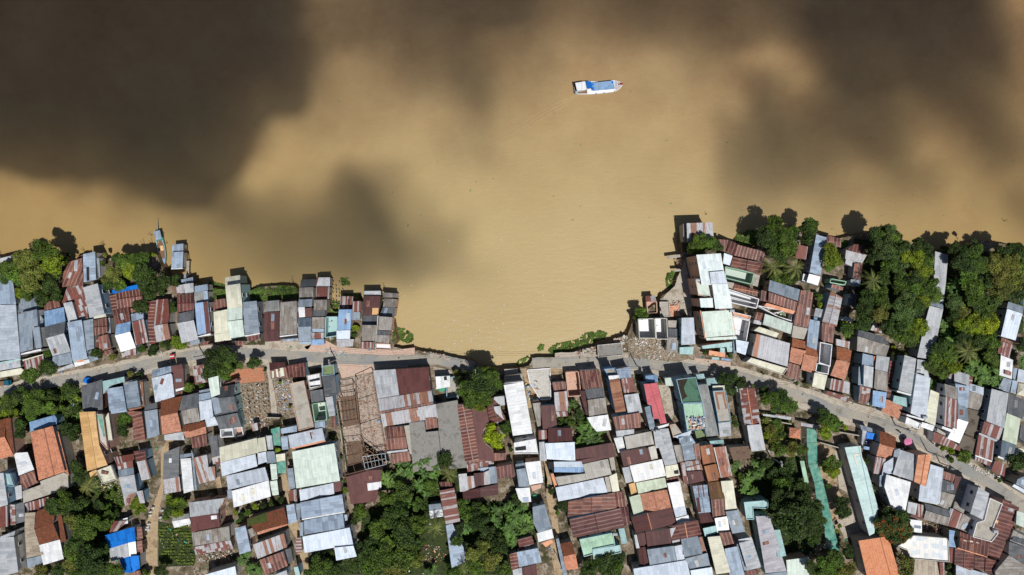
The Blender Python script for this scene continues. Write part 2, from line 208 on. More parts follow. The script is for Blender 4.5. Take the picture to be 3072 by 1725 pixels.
DATA="""
@A 0 680
hut|white tin hut corner poking out of the riverside trees at the left edge;GL s 2.6 -60,395 128,348 142,395 -60,440
house|wide house with a plain blue grey roof behind the leftmost riverside trees;BL n 4.5 -80,630 150,645 192,930 -80,932
house|narrow grey tin house below the left riverside trees, rust gutter strip on its left;GM n 3 215,860 455,815 462,985 215,1035;RD s 2.2 195,870 225,862 235,1045 205,1050;RP s 3.3 236,940 272,935 272,1030 236,1035
house|riverside stilt house with rust brown tin roof and one pale replaced sheet;RB s 3.6 835,420 985,375 1000,695 748,725 755,560;GL P 0 893,405 935,400 928,530 890,535;RD s 3.7 935,352 990,338 995,395 935,405
house|riverside stilt house with bright blue tin roof and a dark slatted skylight;BL e 4.2 995,330 1140,300 1152,635 1003,668;DK P 0 1036,485 1066,480 1072,645 1040,652;GM s 2.4 1152,380 1190,375 1205,600 1160,620
shack|low shack of overlapping rusty and grey tin patches in the riverside row;RP s 3 800,735 990,690 1030,850 1060,1110 925,1125 870,900 740,915 760,860
house|tall house with long pale grey roof leaning over a blue wall, riverside row;GL w 6.3 1000,730 1172,680 1255,1050 1075,1095;w=BG
shed|square brown rust roofed shed behind the bright blue tin roof;RB n 3 522,918 705,862 728,960 535,1010
house|small plain light grey gabled roof between blue tin and rusty patchwork;GL s 4.2 758,920 862,898 928,1115 822,1150
house|long striped blue grey tin house whose white front awning meets the road;BL s 4.6 808,1150 978,1118 1045,1575 870,1610;GL s 3 1048,1558 872,1608 885,1630 1060,1580;WH s 2.8c 885,1632 1062,1590 1080,1630 900,1685;OR P 0 930,1610 1000,1592 1005,1618 935,1632
house|slim grey tin house beside the long striped blue roof;GM e 4 998,1130 1118,1105 1130,1460 1030,1490;GM s 2.6 1040,1500 1110,1480 1185,1590 1080,1625
house|row house with blue tin rear slope and dark grey middle slope by the roadside trees;BM n 4.2 530,1015 765,965 785,1135 540,1200;GD n 4.8 540,1200 785,1135 768,1280 548,1340;GL s 4.8 548,1340 768,1280 850,1500 630,1555;GM s 3.6 635,1560 850,1505 868,1640 610,1690;GL s 2.6c 670,1720 870,1640 895,1680 680,1745;w=BG
house|tall grey house with a narrow raised roof strip and pale windows on its right wall;GM s 6 215,1048 440,990 455,1200 385,1205 395,1470 245,1510;GM s 6.5 385,1215 470,1200 500,1450 430,1465;GM e 5 440,995 520,1110 500,1445 475,1200;WH s 6.1 248,1525 490,1465 497,1485 255,1540;w=CN;win
house|gabled grey and mixed rust tin house in the riverside row beside the alley;RB h 4 1128,1120 1278,1090 1292,1270 1135,1310;CR n 4.6 1120,1065 1265,1045 1275,1080 1125,1105;GM e 3 1278,1100 1320,1090 1330,1280 1295,1280
shack|low rust and grey striped shack with white bits at the alley mouth;RB s 3 1180,1320 1300,1285 1335,1460 1195,1500;RS w 2.6 1130,1340 1180,1330 1185,1450 1135,1470;RB s 2.4 1220,1500 1340,1470 1360,1510 1240,1545
shed|wide brown and grey striped shed under a bright blue tarpaulin edge;RH h40 3.2 1385,795 1690,745 1720,930 1410,1000;RH w 2.8 1310,835 1385,805 1410,1000 1325,1025;BT n 3.3 1340,765 1705,680 1700,735 1350,805;RB s 2.8 1555,985 1625,970 1640,1025 1570,1040
house|dark brown rust roof joined to a blue and a glaring white front slope;RD n 3.6 1340,1010 1545,965 1562,1130 1395,1175;BM n 4.3 1395,1180 1565,1135 1560,1260 1378,1305;WW s 4.3 1378,1308 1560,1260 1630,1455 1450,1505;RP s 2.5 1450,1510 1632,1460 1630,1540 1465,1570
house|blue square roof over long brown pinstriped slope next to glaring white roof;BL n 4 1570,1050 1718,1020 1722,1110 1580,1140;RS s 4 1582,1145 1722,1108 1780,1385 1630,1425
house|wide rust roof of scratched vertical strips with orange ridge and lower grey stripes;RS n 3.6 1880,875 2015,865 2030,1050 2015,1160 1840,1185 1850,1010;RH w 3 1780,900 1880,880 1850,1170 1865,1400 1785,1410 1775,1100;RG s 4.2 1845,1190 2010,1160 2050,1345 1870,1390
house|small house of rust, grey and pale patches standing over the river edge;BL n 3.4 2150,640 2315,605 2320,670 2205,690;GL s 3.4 2205,690 2320,675 2328,785 2220,805;RP s 3 2090,715 2205,690 2215,805 2100,815;GM s 2.2 2205,565 2232,562 2232,615 2205,620
house|dark maroon tin house between river edge patchwork and light grey gable;RD h 3.8 2125,820 2320,795 2330,1000 2130,1045;GD n 4.6 2130,1045 2330,1000 2322,1120 2125,1158;GL s 4.6 2125,1160 2325,1122 2378,1350 2180,1400;GM s 2.8 2280,1380 2390,1350 2400,1400 2290,1430
house|slim house with bold brown and light blue long stripes and turquoise rear roof;BL n 3.6 2335,715 2492,688 2495,765 2335,795;BL s 3.8 2440,770 2490,768 2500,900 2450,905;GR s 3.7 2330,795 2445,775 2455,905 2330,915;SB s 4.6 2335,920 2495,895 2535,1275 2370,1300;WH s 5 2365,1320 2525,1278 2535,1300 2380,1325;RD s 3 2400,1395 2555,1360 2560,1400 2415,1425;w=CN;win
floating_shed|blue tin shed standing alone in the river on a dark raft;BL s 3.0 2068,215 2200,203 2200,300 2066,310;BL s 3.1 2066,305 2200,298 2190,495 2055,508;WH s 2.6 2055,500 2190,492 2195,505 2055,512
@B 0 960
house|huge light grey ribbed roof filling the left edge above the road;GB2 v15 5 -120,-175 190,-185 245,460 -120,505;TQ s 4.6 -100,525 235,460 255,480 -100,540;GL s 4 -100,540 240,482 250,565 -100,625;CR s 3.2 -100,640 250,575 285,600 250,650 -100,710
shack|small rust and grey striped lean-to with cream ridge beside roadside trees;RS s 3 285,490 520,425 530,540 470,600 300,590;CR s 3.4 265,478 515,410 522,425 275,495;w=CN
house|sky blue two slope roof with turquoise patch at road corner;GD n 4.2 980,790 1225,715 1235,1075 1000,1100 985,980;w=RB
house|turquoise roof strip behind the twin grey gables below the road;TQ n 4.0 1230,735 1490,680 1498,740 1315,790 1240,890
house|light blue grey corrugated roof of the twin gabled pair below the road;BL w 4.6 1285,825 1470,795 1520,1100 1315,1130
house|plain mid grey roof with brown boarded right wall, twin gabled pair;GM w 4.6 1478,760 1645,725 1690,1035 1520,1065;BRN e 3.6 1650,765 1712,735 1735,1040 1700,1035;BRN s 3.8 1535,1070 1690,1040 1710,1055 1560,1090
house|large pale blue roof with a narrow raised rear slope just below the road;BL n 4.4 1825,600 2050,550 2060,640 1825,685;BP s 4.6 1820,700 2050,640 2065,660 2095,920 1865,990
house|dark maroon roof with curved right edge beside the large pale blue roof;MR e 4 2055,550 2180,530 2200,590 2210,800 2090,830;WH s 3.4 2092,835 2215,805 2225,830 2110,860;RD s 3 2095,870 2190,850 2185,920 2100,930
house|low pinkish rust tin roof under the edge of the big roadside tree;RP s 3 2310,560 2440,530 2490,745 2340,770
house|narrow steel grey roof strip behind the terracotta roof, its rear slope darker;GD n 4.4 1735,1020 1885,990 1890,1070 1735,1095;GM s 4.4 1735,1095 1888,1070 1915,1380 1770,1425
house|brown and terracotta tiled gable roof in the middle of the left block;TD n 4.4 1930,965 2185,910 2130,1110 1928,1155;TL s 4.4 1928,1155 2130,1112 2180,1335 1950,1375;GL s 3 1970,1380 2195,1340 2215,1440 1975,1444
house|dark slate and weathered grey gabled roof next to the terracotta one;GD n 4.6 2190,915 2380,870 2380,1050 2170,1085;GB s 4.6 2170,1090 2375,1048 2400,1215 2210,1250
house|narrow rust roofed house with red sheets between the alley and a grey strip roof;RB w 4 1500,1090 1700,1100 1745,1444 1600,1444 1590,1180;
house|small house with brown and orange tiled slopes next to maroon sheets;TD n 3.8 2190,1270 2460,1210 2470,1275 2195,1345;TL s 3.8 2195,1345 2470,1278 2478,1370 2230,1415
house|blue grey and pale blue stepped roofs, narrow row running down from turquoise roof;GM s 3.6 2385,850 2520,820 2530,870 2385,890;BL n 4.2 2385,890 2525,865 2530,960 2385,975;BP s 4.2 2385,980 2535,950 2560,1160 2405,1210;BP s 3.4 2460,1190 2576,1160 2620,1260 2480,1285
house|pale green slab roof beside the slate roof below the big roadside tree;PG s 6 2498,700 2620,668 2640,890 2535,930;GM s 4.6 2535,930 2640,930 2665,1110 2575,1135
shack|blue lean-to roof above the orange tiled house at lower left;BM n 3.4 350,1225 655,1140 680,1180 680,1250 365,1340;w=BG
house|big orange tiled hip roof house at lower left with attached concrete yard roof;TO v58 5.6 365,1350 632,1270 780,1820 465,1925;TO e 4.4 650,1340 700,1340 830,1870 775,1820
house|terracotta tiled gable roof cut by the left edge of the picture;TD n 4.4 -80,1225 65,1180 60,1400 -80,1425;TD e 4.4 68,1178 125,1170 175,1620 60,1400;TO s 4.4 -80,1425 55,1400 165,1625 -80,1690
house|long ochre yellow hipped roof with green balcony on the right side;OC v45 6.6 950,1105 1145,1098 1160,1280 1190,1500 1290,1740 1045,1815;CN f 6 1155,1120 1240,1130 1300,1560 1200,1450;GN P 0 1160,1125 1225,1120 1265,1400 1240,1400;CR n 6 1265,1170 1300,1110 1350,1444 1300,1444
@E 0 1364
house|cream flat roof with four rusty patches below the ochre roof;CR f 5 1160,190 1340,120 1410,295 1240,350;OC s 5.2 1070,215 1155,180 1165,245 1085,270;RB P 0 1210,190 1305,210 1290,240 1215,230;RB P 0 1285,285 1400,265 1405,290 1290,310
house|pale roof slab and white tin slope at the left of the orange hip roof;WH w 3.6 165,-20 330,-30 410,180 225,250;RB s 3 232,255 412,190 435,310 470,330 262,425
house|weathered concrete roof below the orange hip roof, crossed by a white pole;CO s 3 270,440 490,360 480,320 765,215 815,240 820,405 280,580
shack|striped rust and grey lean-to below the weathered concrete roof;RS s 2.8 295,590 600,500 570,640 350,690
house|brown tiled gable roof with weathered fibro terrace and white tin front;TD n 4.4 440,680 580,625 655,740 640,830 410,890;TD s 4.4 412,892 640,830 715,1015 470,1080;TD e 4 690,725 735,715 795,1040 730,1055;WH s 3.6 470,1085 718,1018 765,1250 520,1325;FB w 3.4 300,700 425,690 410,890 520,1200 320,1240 295,900;GM s 3 320,1250 500,1210 525,1290 330,1370
house|tall grey and pale blue house at the left edge with green planted terrace;GL e 6.5 -80,225 40,220 95,600 -80,650;TQ f 5.6 45,220 130,225 180,380 80,370;GL s 3 175,385 255,360 270,520 195,545;w=BG;win
shack|rust and grey stepped tin roofs against the left edge below the tall grey house;RS s 3.4 -80,640 90,610 100,860 -80,900;RP e 3 115,600 180,600 190,840 130,845;GD e 3 185,600 290,560 300,800 195,830
house|grey gabled house in the lower left corner with white wall and small windows;GL w 6 -80,1000 165,985 220,1410 -80,1490;GL n 6 0,985 180,915 165,985 0,1050;w=WH;win
house|two bright blue tarpaulin roofs split by grey and white slabs, lower left;BT n 3.4 1258,970 1520,890 1535,1060 1310,1130;BT n 3.5 1520,890 1610,868 1625,1040 1535,1060;GL s 3.4 1310,1130 1530,1062 1548,1222 1330,1285;WW s 3.5 1535,1058 1625,1042 1640,1205 1550,1222;BT n 3.4 1430,1255 1550,1225 1578,1420 1490,1415;BT s 3.5 1555,1222 1660,1210 1680,1365 1580,1415
shack|narrow rust brown lean-to along the right side of the blue tarpaulin roofs;RB e 2.8 1640,875 1700,865 1715,1010 1650,1030;RB e 2.8 1632,1045 1705,1030 1715,1180 1648,1205;RB s 3 1585,1415 1680,1385 1700,1450 1590,1470
shack|small patchwork tin shed with white ridge above the blue tarpaulin roofs;RP s 2.8 1350,800 1530,790 1400,920 1310,940;WH s 3 1475,770 1530,755 1535,825 1480,835
shack|rusty tin patch roof row between ochre roof and dirt lane;RS n 3.6 1365,30 1600,-10 1610,60 1400,120;RP s 3.6 1400,120 1590,60 1600,150 1420,190;GM n 3.8 1415,190 1600,150 1608,230 1430,270
house|long grey corrugated roof narrowing to rust below the tin patch roofs;GL w 3.6 1425,275 1610,238 1645,450 1480,500;RG s 3 1478,500 1640,452 1560,590 1500,615;RG s 3 1640,440 1710,430 1740,580 1680,585
house|dark red rust roof beside the dirt lane in the left block;RD w 3.8 1600,-40 1740,-50 1755,60 1640,85;RG s 3.4 1640,85 1750,62 1815,285 1700,310
shed|dark fibro roof with one white skylight along the right of the dirt lane;GD e 4 1965,-20 2155,-100 2145,265 1955,300 ;WH P 0 2028,45 2060,42 2060,95 2028,98
shack|pale grey tin sheet roof with rusty lower edge beside the dirt lane;RG s 3 1965,300 2150,265 2170,440 1975,470
house|long whitish tin roof strip with narrow grey gutter, left block;WH w 4.4 2165,50 2290,40 2325,430 2205,465;GM e 4 2295,-60 2320,0 2365,420 2335,430
house|rust streaked grey tin house with orange fascia, left block;RG s 3.6 2315,40 2485,0 2500,150 2576,140 2590,300 2390,350;
house|white and grey split roof at the top of the dirt lane;GM n 4.2 2160,0 2300,-20 2300,20 2165,45
house|large light grey tin rear roof over maroon front with twin white skylights;GL n 4.6 2270,575 2700,520 2620,660 2620,700 2280,750;MR s 4.6 2285,750 2620,695 2640,860 2290,930;WH P 0 2530,735 2600,725 2605,770 2535,780
shack|small blue grey and white shed beside the vegetable garden;GR n 2.8 2080,735 2270,705 2272,765 2060,800;WH s 2.8 2062,802 2272,765 2295,830 2090,880
house|low brown grey slab roof cluttered with tarpaulins beside the garden;GB s 3.6 2300,940 2750,860 2760,1020 2320,1110;RP s 3.2 2320,1110 2765,1025 2800,1130 2350,1200
@C 600 760
house|pale cream green house on stilts with a tall rear block reaching furthest into the river;CR n 6.2 300,290 480,260 482,362 300,385;CR s 6.6 302,388 482,362 508,638 330,668;PG n 6.2 325,668 508,640 508,795 325,815;PG s 6.6 325,818 510,795 535,995 360,1020;CR s 5.4 162,705 325,672 345,945 172,968;CR s 5 172,972 345,945 378,1038 180,1065;w=TQ
shack|brown rust square roof tucked left of the tall cream green house;RB n 3.6 165,560 305,540 328,665 165,692
shack|low rust lean-tos below the cream green house at the road edge;RD s 2.6 190,1070 375,1045 385,1085 195,1105;RB s 2.6 415,1050 540,1055 535,1095 420,1110
house|broad blue grey roof with white front gutter right of the cream green house;GM e 5 515,585 680,570 715,955 535,975;WH s 3.6 540,985 715,955 720,968 545,1000;RD s 2.8 560,985 718,968 722,1030 568,1055;w=GM
house|grey and deep maroon tin house, left of two beside the dark plank path;GR n 4 790,575 950,560 958,690 775,700;MD s 4 770,705 952,695 948,935 765,945;MD s 3.4 762,945 945,935 960,1050 775,1062
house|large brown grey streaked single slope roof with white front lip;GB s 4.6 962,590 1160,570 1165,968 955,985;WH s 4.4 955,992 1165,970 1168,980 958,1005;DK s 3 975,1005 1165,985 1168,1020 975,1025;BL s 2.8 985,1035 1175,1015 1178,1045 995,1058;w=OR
house|riverside narrow house of six stepped slate and steel panels, brown rear rust panel;GD n 4 1210,315 1378,310 1362,405 1200,410;GB s 4.4 1190,412 1362,405 1358,550 1190,552;GM n 4 1185,555 1350,548 1340,640 1180,645;WH e 4.2 1180,648 1255,645 1262,765 1190,768;MR e 4.2 1258,660 1342,652 1345,762 1265,765;GS n 4.6 1180,775 1338,768 1335,878 1175,880;GM s 4.6 1175,882 1332,878 1340,1055 1185,1058;BL s 2.7 1190,1062 1335,1058 1335,1085 1195,1090
house|narrow riverside house with white rear roof, striped rust, slate and blue awning;WH s 3.8 1425,290 1560,288 1558,398 1395,398;RB s 3.5 1398,292 1425,290 1420,370 1398,372;RS s 3.6 1395,402 1555,400 1550,550 1388,552;GB n 4 1370,560 1522,555 1520,682 1365,685;GD n 3.6 1355,688 1500,682 1500,762 1345,765;GB s 4 1345,768 1498,765 1490,900 1340,905;BL s 3.2 1340,905 1485,905 1485,945 1340,950;RP s 3.3 1340,955 1485,950 1485,1022 1345,1025;BM s 2.8 1340,1032 1488,1030 1490,1095 1340,1102
ruin|roofless pale turquoise house with debris floor between the striped and sky blue roofs;TQ r 3 1508,765 1645,762 1640,990 1500,1010;w=TQ
house|sky blue roof with white lower slope and rusty striped rear, riverside row;RS s 3.6 1680,515 1838,515 1820,670 1685,672;RS s 3.3 1838,575 1930,572 1930,700 1828,700;BM s 4 1665,675 1822,672 1805,920 1645,925;WB s 3.8 1640,928 1802,922 1798,1028 1638,1030;RG s 3 1635,1035 1845,1030 1835,1115 1650,1125;GM s 3 1822,705 1922,705 1918,800 1820,800
house|solid maroon roof with white ridge strip and tan patch facing the river;WH n 4.4 1968,452 2170,450 2172,500 1968,502;MD s 4.6 1968,508 2165,510 2145,740 1948,748;OC P 0 2070,655 2142,655 2138,735 2065,735
house|weathered dark fibro gable roof below the solid maroon roof;GD n 4.6 1960,745 2145,745 2125,860 1942,855;GB s 4.6 1945,860 2125,862 2105,1050 1938,1050;RS s 3 1930,1060 2080,1065 2085,1135 1925,1140;CN e 4 2130,750 2142,745 2118,1045 2108,1050
house|last house of the left row, weathered fibro gables with a collapsed pink right wall;GB n 3.8 2200,470 2372,480 2370,530 2195,530;GB n 4 2210,540 2365,550 2350,650 2195,640;GD n 4 2195,645 2350,652 2330,765 2150,745;GB s 4.2 2150,755 2310,768 2295,925 2135,920;GD n 4 2135,925 2280,935 2280,980 2120,975;GB s 4 2118,978 2275,985 2265,1080 2112,1068;WH r 0.9 2110,1085 2280,1090 2290,1160 2105,1150;w=PB
@D 600 1060
house|maroon striped roof with three cream sheets just below the road;MD n 3.4 830,110 1020,108 1030,165 835,205;RB s 3.4 838,205 1032,165 1060,285 850,305;CR P 0 862,212 885,212 890,292 868,296;CR P 0 908,190 930,188 945,285 920,285;CR P 0 955,178 1000,170 1015,268 975,278
house|brown rust tin roof next to the striped roof with cream sheets;RD n 3.2 1040,150 1265,110 1270,280 1060,290
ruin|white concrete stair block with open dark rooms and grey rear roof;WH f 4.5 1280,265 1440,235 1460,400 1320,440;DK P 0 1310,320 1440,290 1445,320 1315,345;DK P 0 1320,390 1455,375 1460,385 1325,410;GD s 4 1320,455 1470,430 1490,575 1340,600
house|moss green slab roof with turquoise rear edge at the road;OL f 4.4 1470,150 1610,130 1620,255 1465,275;GD w 4.4 1465,280 1620,262 1645,505 1500,520;GL w 4 1500,530 1590,515 1625,745 1550,760;RD s 3 1565,765 1625,745 1635,880 1570,890
house|long weathered cream slab roof behind a high parapet, with rusty left edge;CO f 5.5 1080,360 1250,325 1370,880 1190,930 1130,640;CO P 0 1170,630 1300,600 1365,875 1205,905
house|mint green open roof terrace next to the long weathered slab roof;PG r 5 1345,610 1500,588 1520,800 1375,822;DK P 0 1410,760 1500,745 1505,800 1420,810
ruin|roofless stripped factory hall with bare rafters over a wooden floor, upper hall;WD S 4.2 1635,560 1850,520 1890,885 1680,920
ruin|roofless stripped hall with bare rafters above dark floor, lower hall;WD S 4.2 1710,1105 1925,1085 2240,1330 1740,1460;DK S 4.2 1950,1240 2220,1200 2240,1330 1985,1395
ruin|bare demolished brick floor yard with broken bent steel trusses;BF S 3.6 1860,330 2060,240 2230,1200 1950,1230;BF S 3 1665,390 1825,365 1850,520 1685,540
house|grey and maroon two tone factory roof under the road, front slope;GL n 5 2080,205 2345,190 2390,500 2135,545;MR n 5 2345,190 2740,165 2770,450 2390,500
house|big rust striped silver factory roof with saw stripe ridge strip;RG n 5 2135,550 2775,445 2800,580 2155,695;RB s 5.1 2155,700 2802,585 2808,610 2160,725;RG s 4.6 2165,730 2830,610 2855,775 2200,880;RB P 0 2698,775 2840,765 2855,890 2715,915
house|pitted rust roof annex with patches below the silver factory roof;RB h 3.6 2225,885 2440,875 2490,1140 2235,1160;GL s 3.6 2240,1180 2490,1150 2492,1175 2245,1200;RB s 3.2 2285,1210 2510,1175 2530,1290 2300,1330
house|weathered pink fibro yard roof with dark stains right of the rust annex;CO s 3 2450,870 2590,850 2640,1250 2510,1200
house|large pale mint flat gabled roof, widest of the lower middle left block;PG s 5 1105,1180 1610,1080 1680,1530 1155,1620;w=GL
house|pale blue grey roof with orange front lip above the wide pale mint roof;BP n 4.6 1055,985 1465,895 1500,1040 1085,1140;OR s 4.4 1090,1125 1500,1040 1510,1062 1110,1150;GM s 4.2 1395,1080 1610,1060 1615,1090 1400,1120;BL s 4 965,905 1160,865 1165,940 975,965;BL e 4 970,1000 1050,990 1060,1150 985,1160;BL s 4 1375,830 1500,810 1505,890 1380,905
house|large cream roof with pale grey front slope, upper left of the stacked whitish roofs;CR n 5 230,1130 680,1015 705,1190 245,1310;BP s 5 245,1312 665,1208 690,1355 265,1475;CR n 5 690,1020 780,1005 800,1170 700,1185;BP s 5 690,1200 790,1180 805,1300 700,1335
shack|green shade net canopy above a narrow lane between the whitish roofs;GN s 3c 850,910 955,880 970,1110 870,1100;GN s 3c 920,1310 1030,1290 1035,1440 930,1440;CR s 3.4 910,1215 1020,1200 1025,1290 920,1310
house|narrow white tin strip roofs to the left of the green net canopy;GL s 4 790,990 860,985 880,1150 820,1170;GM s 4.2 780,1180 890,1175 915,1310 800,1320;PG e 4 840,1330 915,1325 930,1510 860,1520
house|dark slate gable roofs beside the pale green slab, east side of the cleared lot;GDD n 4.6 230,400 410,370 405,510 215,540;GD s 4.6 218,542 405,515 455,685 265,720;GD n 4.2 175,735 450,690 440,720 190,760;GD s 4.2 190,765 445,715 500,885 230,915;w=TQ
house|ruined courtyard of grey walls with white fittings below the dark slate gables;GL r 2.8 240,915 385,900 400,1000 245,1010;PB r 1.8 395,900 500,885 520,990 410,1005
shack|little rusty white hut at the bottom of the cleared lot;RG s 2.6 615,850 690,830 700,920 635,935
house|long mottled grey fibro roof left of the big cream roof;GD s 4 110,1000 200,985 235,1225 145,1245;RP s 3 140,1255 240,1225 245,1330 160,1340
house|small orange and brown tiled roof squeezed beside the cleared lot;TD n 3.8 -140,850 55,812 65,880 -135,945;TL s 3.8 -135,945 65,880 75,965 -110,1015;RD s 3.6 -110,1015 75,970 90,1110 -90,1140
house|maroon tin roof patch over the brick dust yard by the big tree;RD s 3 285,370 440,300 460,330 400,390
@F 600 1364
house|pair of long pale grey roofs with tyre row, below the large cream roof;BP n 5 315,255 780,150 825,305 335,425;WH s 5 382,435 825,308 850,500 405,635;PG e 4 835,320 925,308 945,480 870,490;PG e 4.2 845,115 915,110 930,285 860,300;GM e 3.6 325,430 380,425 390,530 335,540
house|rusty maroon tin shack compound with one clean white patch, beside the trees;MR s 3.6 1750,270 1990,200 2110,560 1810,595;MR s 3.6 1995,190 2170,180 2180,440 2080,560 2010,440;WH P 0 2005,345 2175,322 2178,410 2015,435;RP s 3 1800,250 2080,180 2090,215 1810,285
house|pale grey flat tin roof directly below the wide pale mint roof;BP s 4.6 1190,425 1600,340 1612,470 1205,555;MR e 3.4 1610,325 1690,320 1700,460 1615,475
house|two broad light blue grey ribbed roofs stacked below, upper one with white gutter;BL v45 4.8 1200,575 1705,478 1735,680 1220,770;WH s 4.6 1222,772 1735,682 1738,695 1225,785;
house|blue grey ribbed roof shaded at its lower edge by the brighter L shaped roof;BL n 4.6 1245,790 1715,705 1735,880 1255,960;GM s 4.2 1190,815 1235,810 1245,970 1200,980;BL s 3 1730,720 1765,720 1770,795 1735,800
house|L shaped bright white blue ribbed roof at the bottom, notch filled by trees;WB s 5 1230,985 1795,875 1840,1090 1612,1115 1255,1180;WB s 4.9 1612,1115 1840,1092 1882,1222 1635,1270;w=GL
shack|narrow maroon and white lane awnings left of the L shaped roof;RS e 2.8 1150,1000 1215,995 1225,1170 1155,1185;GM f 3 1150,590 1200,585 1210,780 1150,790
house|narrow grey roof strip left of the wide pale mint roof;GM e 4 1045,170 1115,160 1145,400 1070,420;RS s 3 1070,430 1155,415 1165,560 1075,570;RD s 3 1040,140 1110,130 1115,155 1045,165
house|moss covered brown tiled roof with orange eave tiles;TD n 4 560,770 1010,630 1055,830 660,930;MO P 0 565,780 800,690 805,800 570,860;TL s 3.8 680,930 1045,825 1055,845 690,965;GB s 3.4 575,900 650,870 680,960 605,1000
house|light blue tin strip roof right of the moss covered tiled roof;BL e 4.2 1035,610 1130,588 1165,800 1065,840
house|cool grey narrow roof standing left of the dark alley at bottom;BL e 4.6 415,885 545,850 612,1155 475,1195
house|rust dotted silver roof below the mossy tiled roof;RG s 4.2 635,1080 1005,945 1045,1110 690,1250;w=GL
house|brown rust ribbed roof at the bottom between silver roof and lane;RB s 4 710,1265 1000,1160 1055,1335 775,1450;GD f 3 1020,1140 1090,1120 1120,1280 1060,1300
house|bright white blue roof cut by the bottom edge, lower left of centre;WB s 4.4 50,1444 420,1340 440,1460 60,1550
house|pale turquoise roof corner on the bottom edge beside the brown ribbed roof;TQ s 3.8 1125,1355 1175,1340 1205,1460 1150,1470;GL s 3.6 870,1450 1040,1385 1055,1460 880,1500
@G 1900 640
house|riverside shed with half silver half rust striped roof, outermost on the right headland;RG s 4.6 640,118 950,108 968,320 650,345;RS s 4.5 595,125 632,122 640,345 600,345
house|long maroon ribbed roof bent around two trees on the headland;RD n 3.8 1150,320 1270,375 1205,505 1125,460;RH s 3.8 1250,375 1580,465 1555,580 1205,505;RD s 3.6 1015,310 1140,320 1110,460 1050,450;RB v 4.2 1190,520 1555,600 1530,740 1170,635;WB s 3.6 1090,475 1190,510 1170,630 1075,600
ruin|roofless green walled rooms with concrete edges below the maroon ribbed roof;PG r 3.4 1110,640 1450,720 1420,850 1110,775;CO f 3.2 1450,725 1520,745 1490,880 1425,860
house|maroon gabled tin roof with orange ridge above the white roofless rooms;RB h 4 1215,845 1500,925 1490,1000 1200,910;CO f 4 1120,820 1210,835 1200,905 1130,890
ruin|roofless white walled rooms, long row with bright sun and shade;WH r 3.6 1145,910 1510,1030 1480,1140 1180,1070
ruin|second roofless white shell right of the long pale green roof, open rooms;WH r 3.6 1195,1235 1400,1290 1355,1540 1210,1490;OR f 3.4 1190,1180 1410,1230 1390,1280 1200,1225
house|tallest building on the headland, long white rooftop with rust spots and green terrace;WG s 11 755,498 1050,480 1115,860 920,860 820,862;BP s 11.3 915,705 1090,690 1130,845 935,855;PG f 9.2 735,770 790,775 935,860 945,1010 775,985;WG s 10.6 945,850 1130,845 1190,1140 985,1145;WG s 10.2 795,1020 950,1015 960,1130 810,1130;w=PB;win
house|big pale green roof with orange border, wide facade facing the road;PG s 9 820,1180 1175,1160 1225,1460 865,1490;OR s 8.8 800,1160 820,1180 870,1495 855,1500;OR s 8.8 1160,1155 1185,1180 1232,1465 1218,1465;PG s 8.4 870,1495 1235,1475 1245,1510 880,1525;TQ s 6 820,1590 1185,1540 1185,1600 830,1625;w=PB;win
house|pale blue roof house with turquoise left wall between ruins and big pink building;BP n 5.6 580,1255 725,1250 745,1570 575,1580;TQ s 3.6 555,1610 725,1600 718,1695 555,1690;w=TQ
ruin|half demolished white house at the bank with open rooms left of slate roofs;WH r 4.6 60,1270 255,1265 270,1500 75,1500;WH r 4.4 262,1262 405,1262 415,1510 280,1510;w=WH
ruin|small broken hut with maroon floor jutting over the collapsed bank;PB r 3 160,1065 280,1060 285,1195 175,1200;RP n 3 150,990 260,985 275,1050 155,1060
house|narrow dark slate roofs between the white ruin and the pale blue roof;GD n 3.6 415,1380 530,1385 530,1480 420,1490;GB s 3.4 410,1490 545,1490 530,1670 395,1660;CO f 3 415,1285 520,1285 520,1370 420,1370
ruin|broken orange brick floor and rubble slab at the collapsed bank;OR f 0.8 430,1110 545,1100 560,1230 450,1240;CO f 1 310,1060 430,1060 440,1240 320,1245
house|plain light grey roof above maroon rib slope, centre right headland;GM n 4.6 1640,800 2000,915 1975,1050 1620,930;RH s 4.6 1630,945 1970,1065 1945,1165 1620,1060;OR s 3.6 1600,1075 1945,1170 1920,1210 1570,1110;w=PB
house|brown rust strip roof running down beside the plain light grey roof;RB s 4 2010,920 2160,950 2110,1380 1925,1340;CO s 3.6 1920,1345 2105,1385 2095,1520 1900,1490
house|pale mint slab roof between brown rust strip and the wide patched roof;PG n 4.6 1580,1205 1910,1320 1890,1450 1555,1330;CR s 4.2 1510,1360 1750,1440 1700,1520 1440,1410;w=WH
ruin|narrow green floored rubble terrace with white broken walls below maroon ribs;OL r 3 1505,1110 1760,1160 1920,1180 1900,1290 1740,1240
house|small maroon square roof and grey porch at left of the mint slab roof;RB n 4 1480,1180 1560,1200 1535,1290 1455,1270;GL s 3.6 1450,1275 1540,1295 1530,1340 1440,1320
house|brick red corner roof beside a narrow dark alley left of the plain grey roof;RD s 3.6 1540,920 1620,940 1600,1060 1525,1050
house|long steel blue roof running from river down between trees, white awning end;BL e 5 2195,255 2320,290 2250,745 2115,710;WW s 4.6 2110,725 2245,760 2215,865 2080,825;WH s 3 2040,725 2085,735 2070,820 2025,810;w=GM
shed|rust ribbed hut at the river with orange ridge, partly under tree;RB h 3 2325,260 2500,310 2490,410 2320,360
house|rust strip hut under the headland trees left of the steel blue roof;RS s 3.2 1965,370 2095,400 2070,560 1945,520;GL s 3.4 1900,320 1960,335 1950,395 1898,385
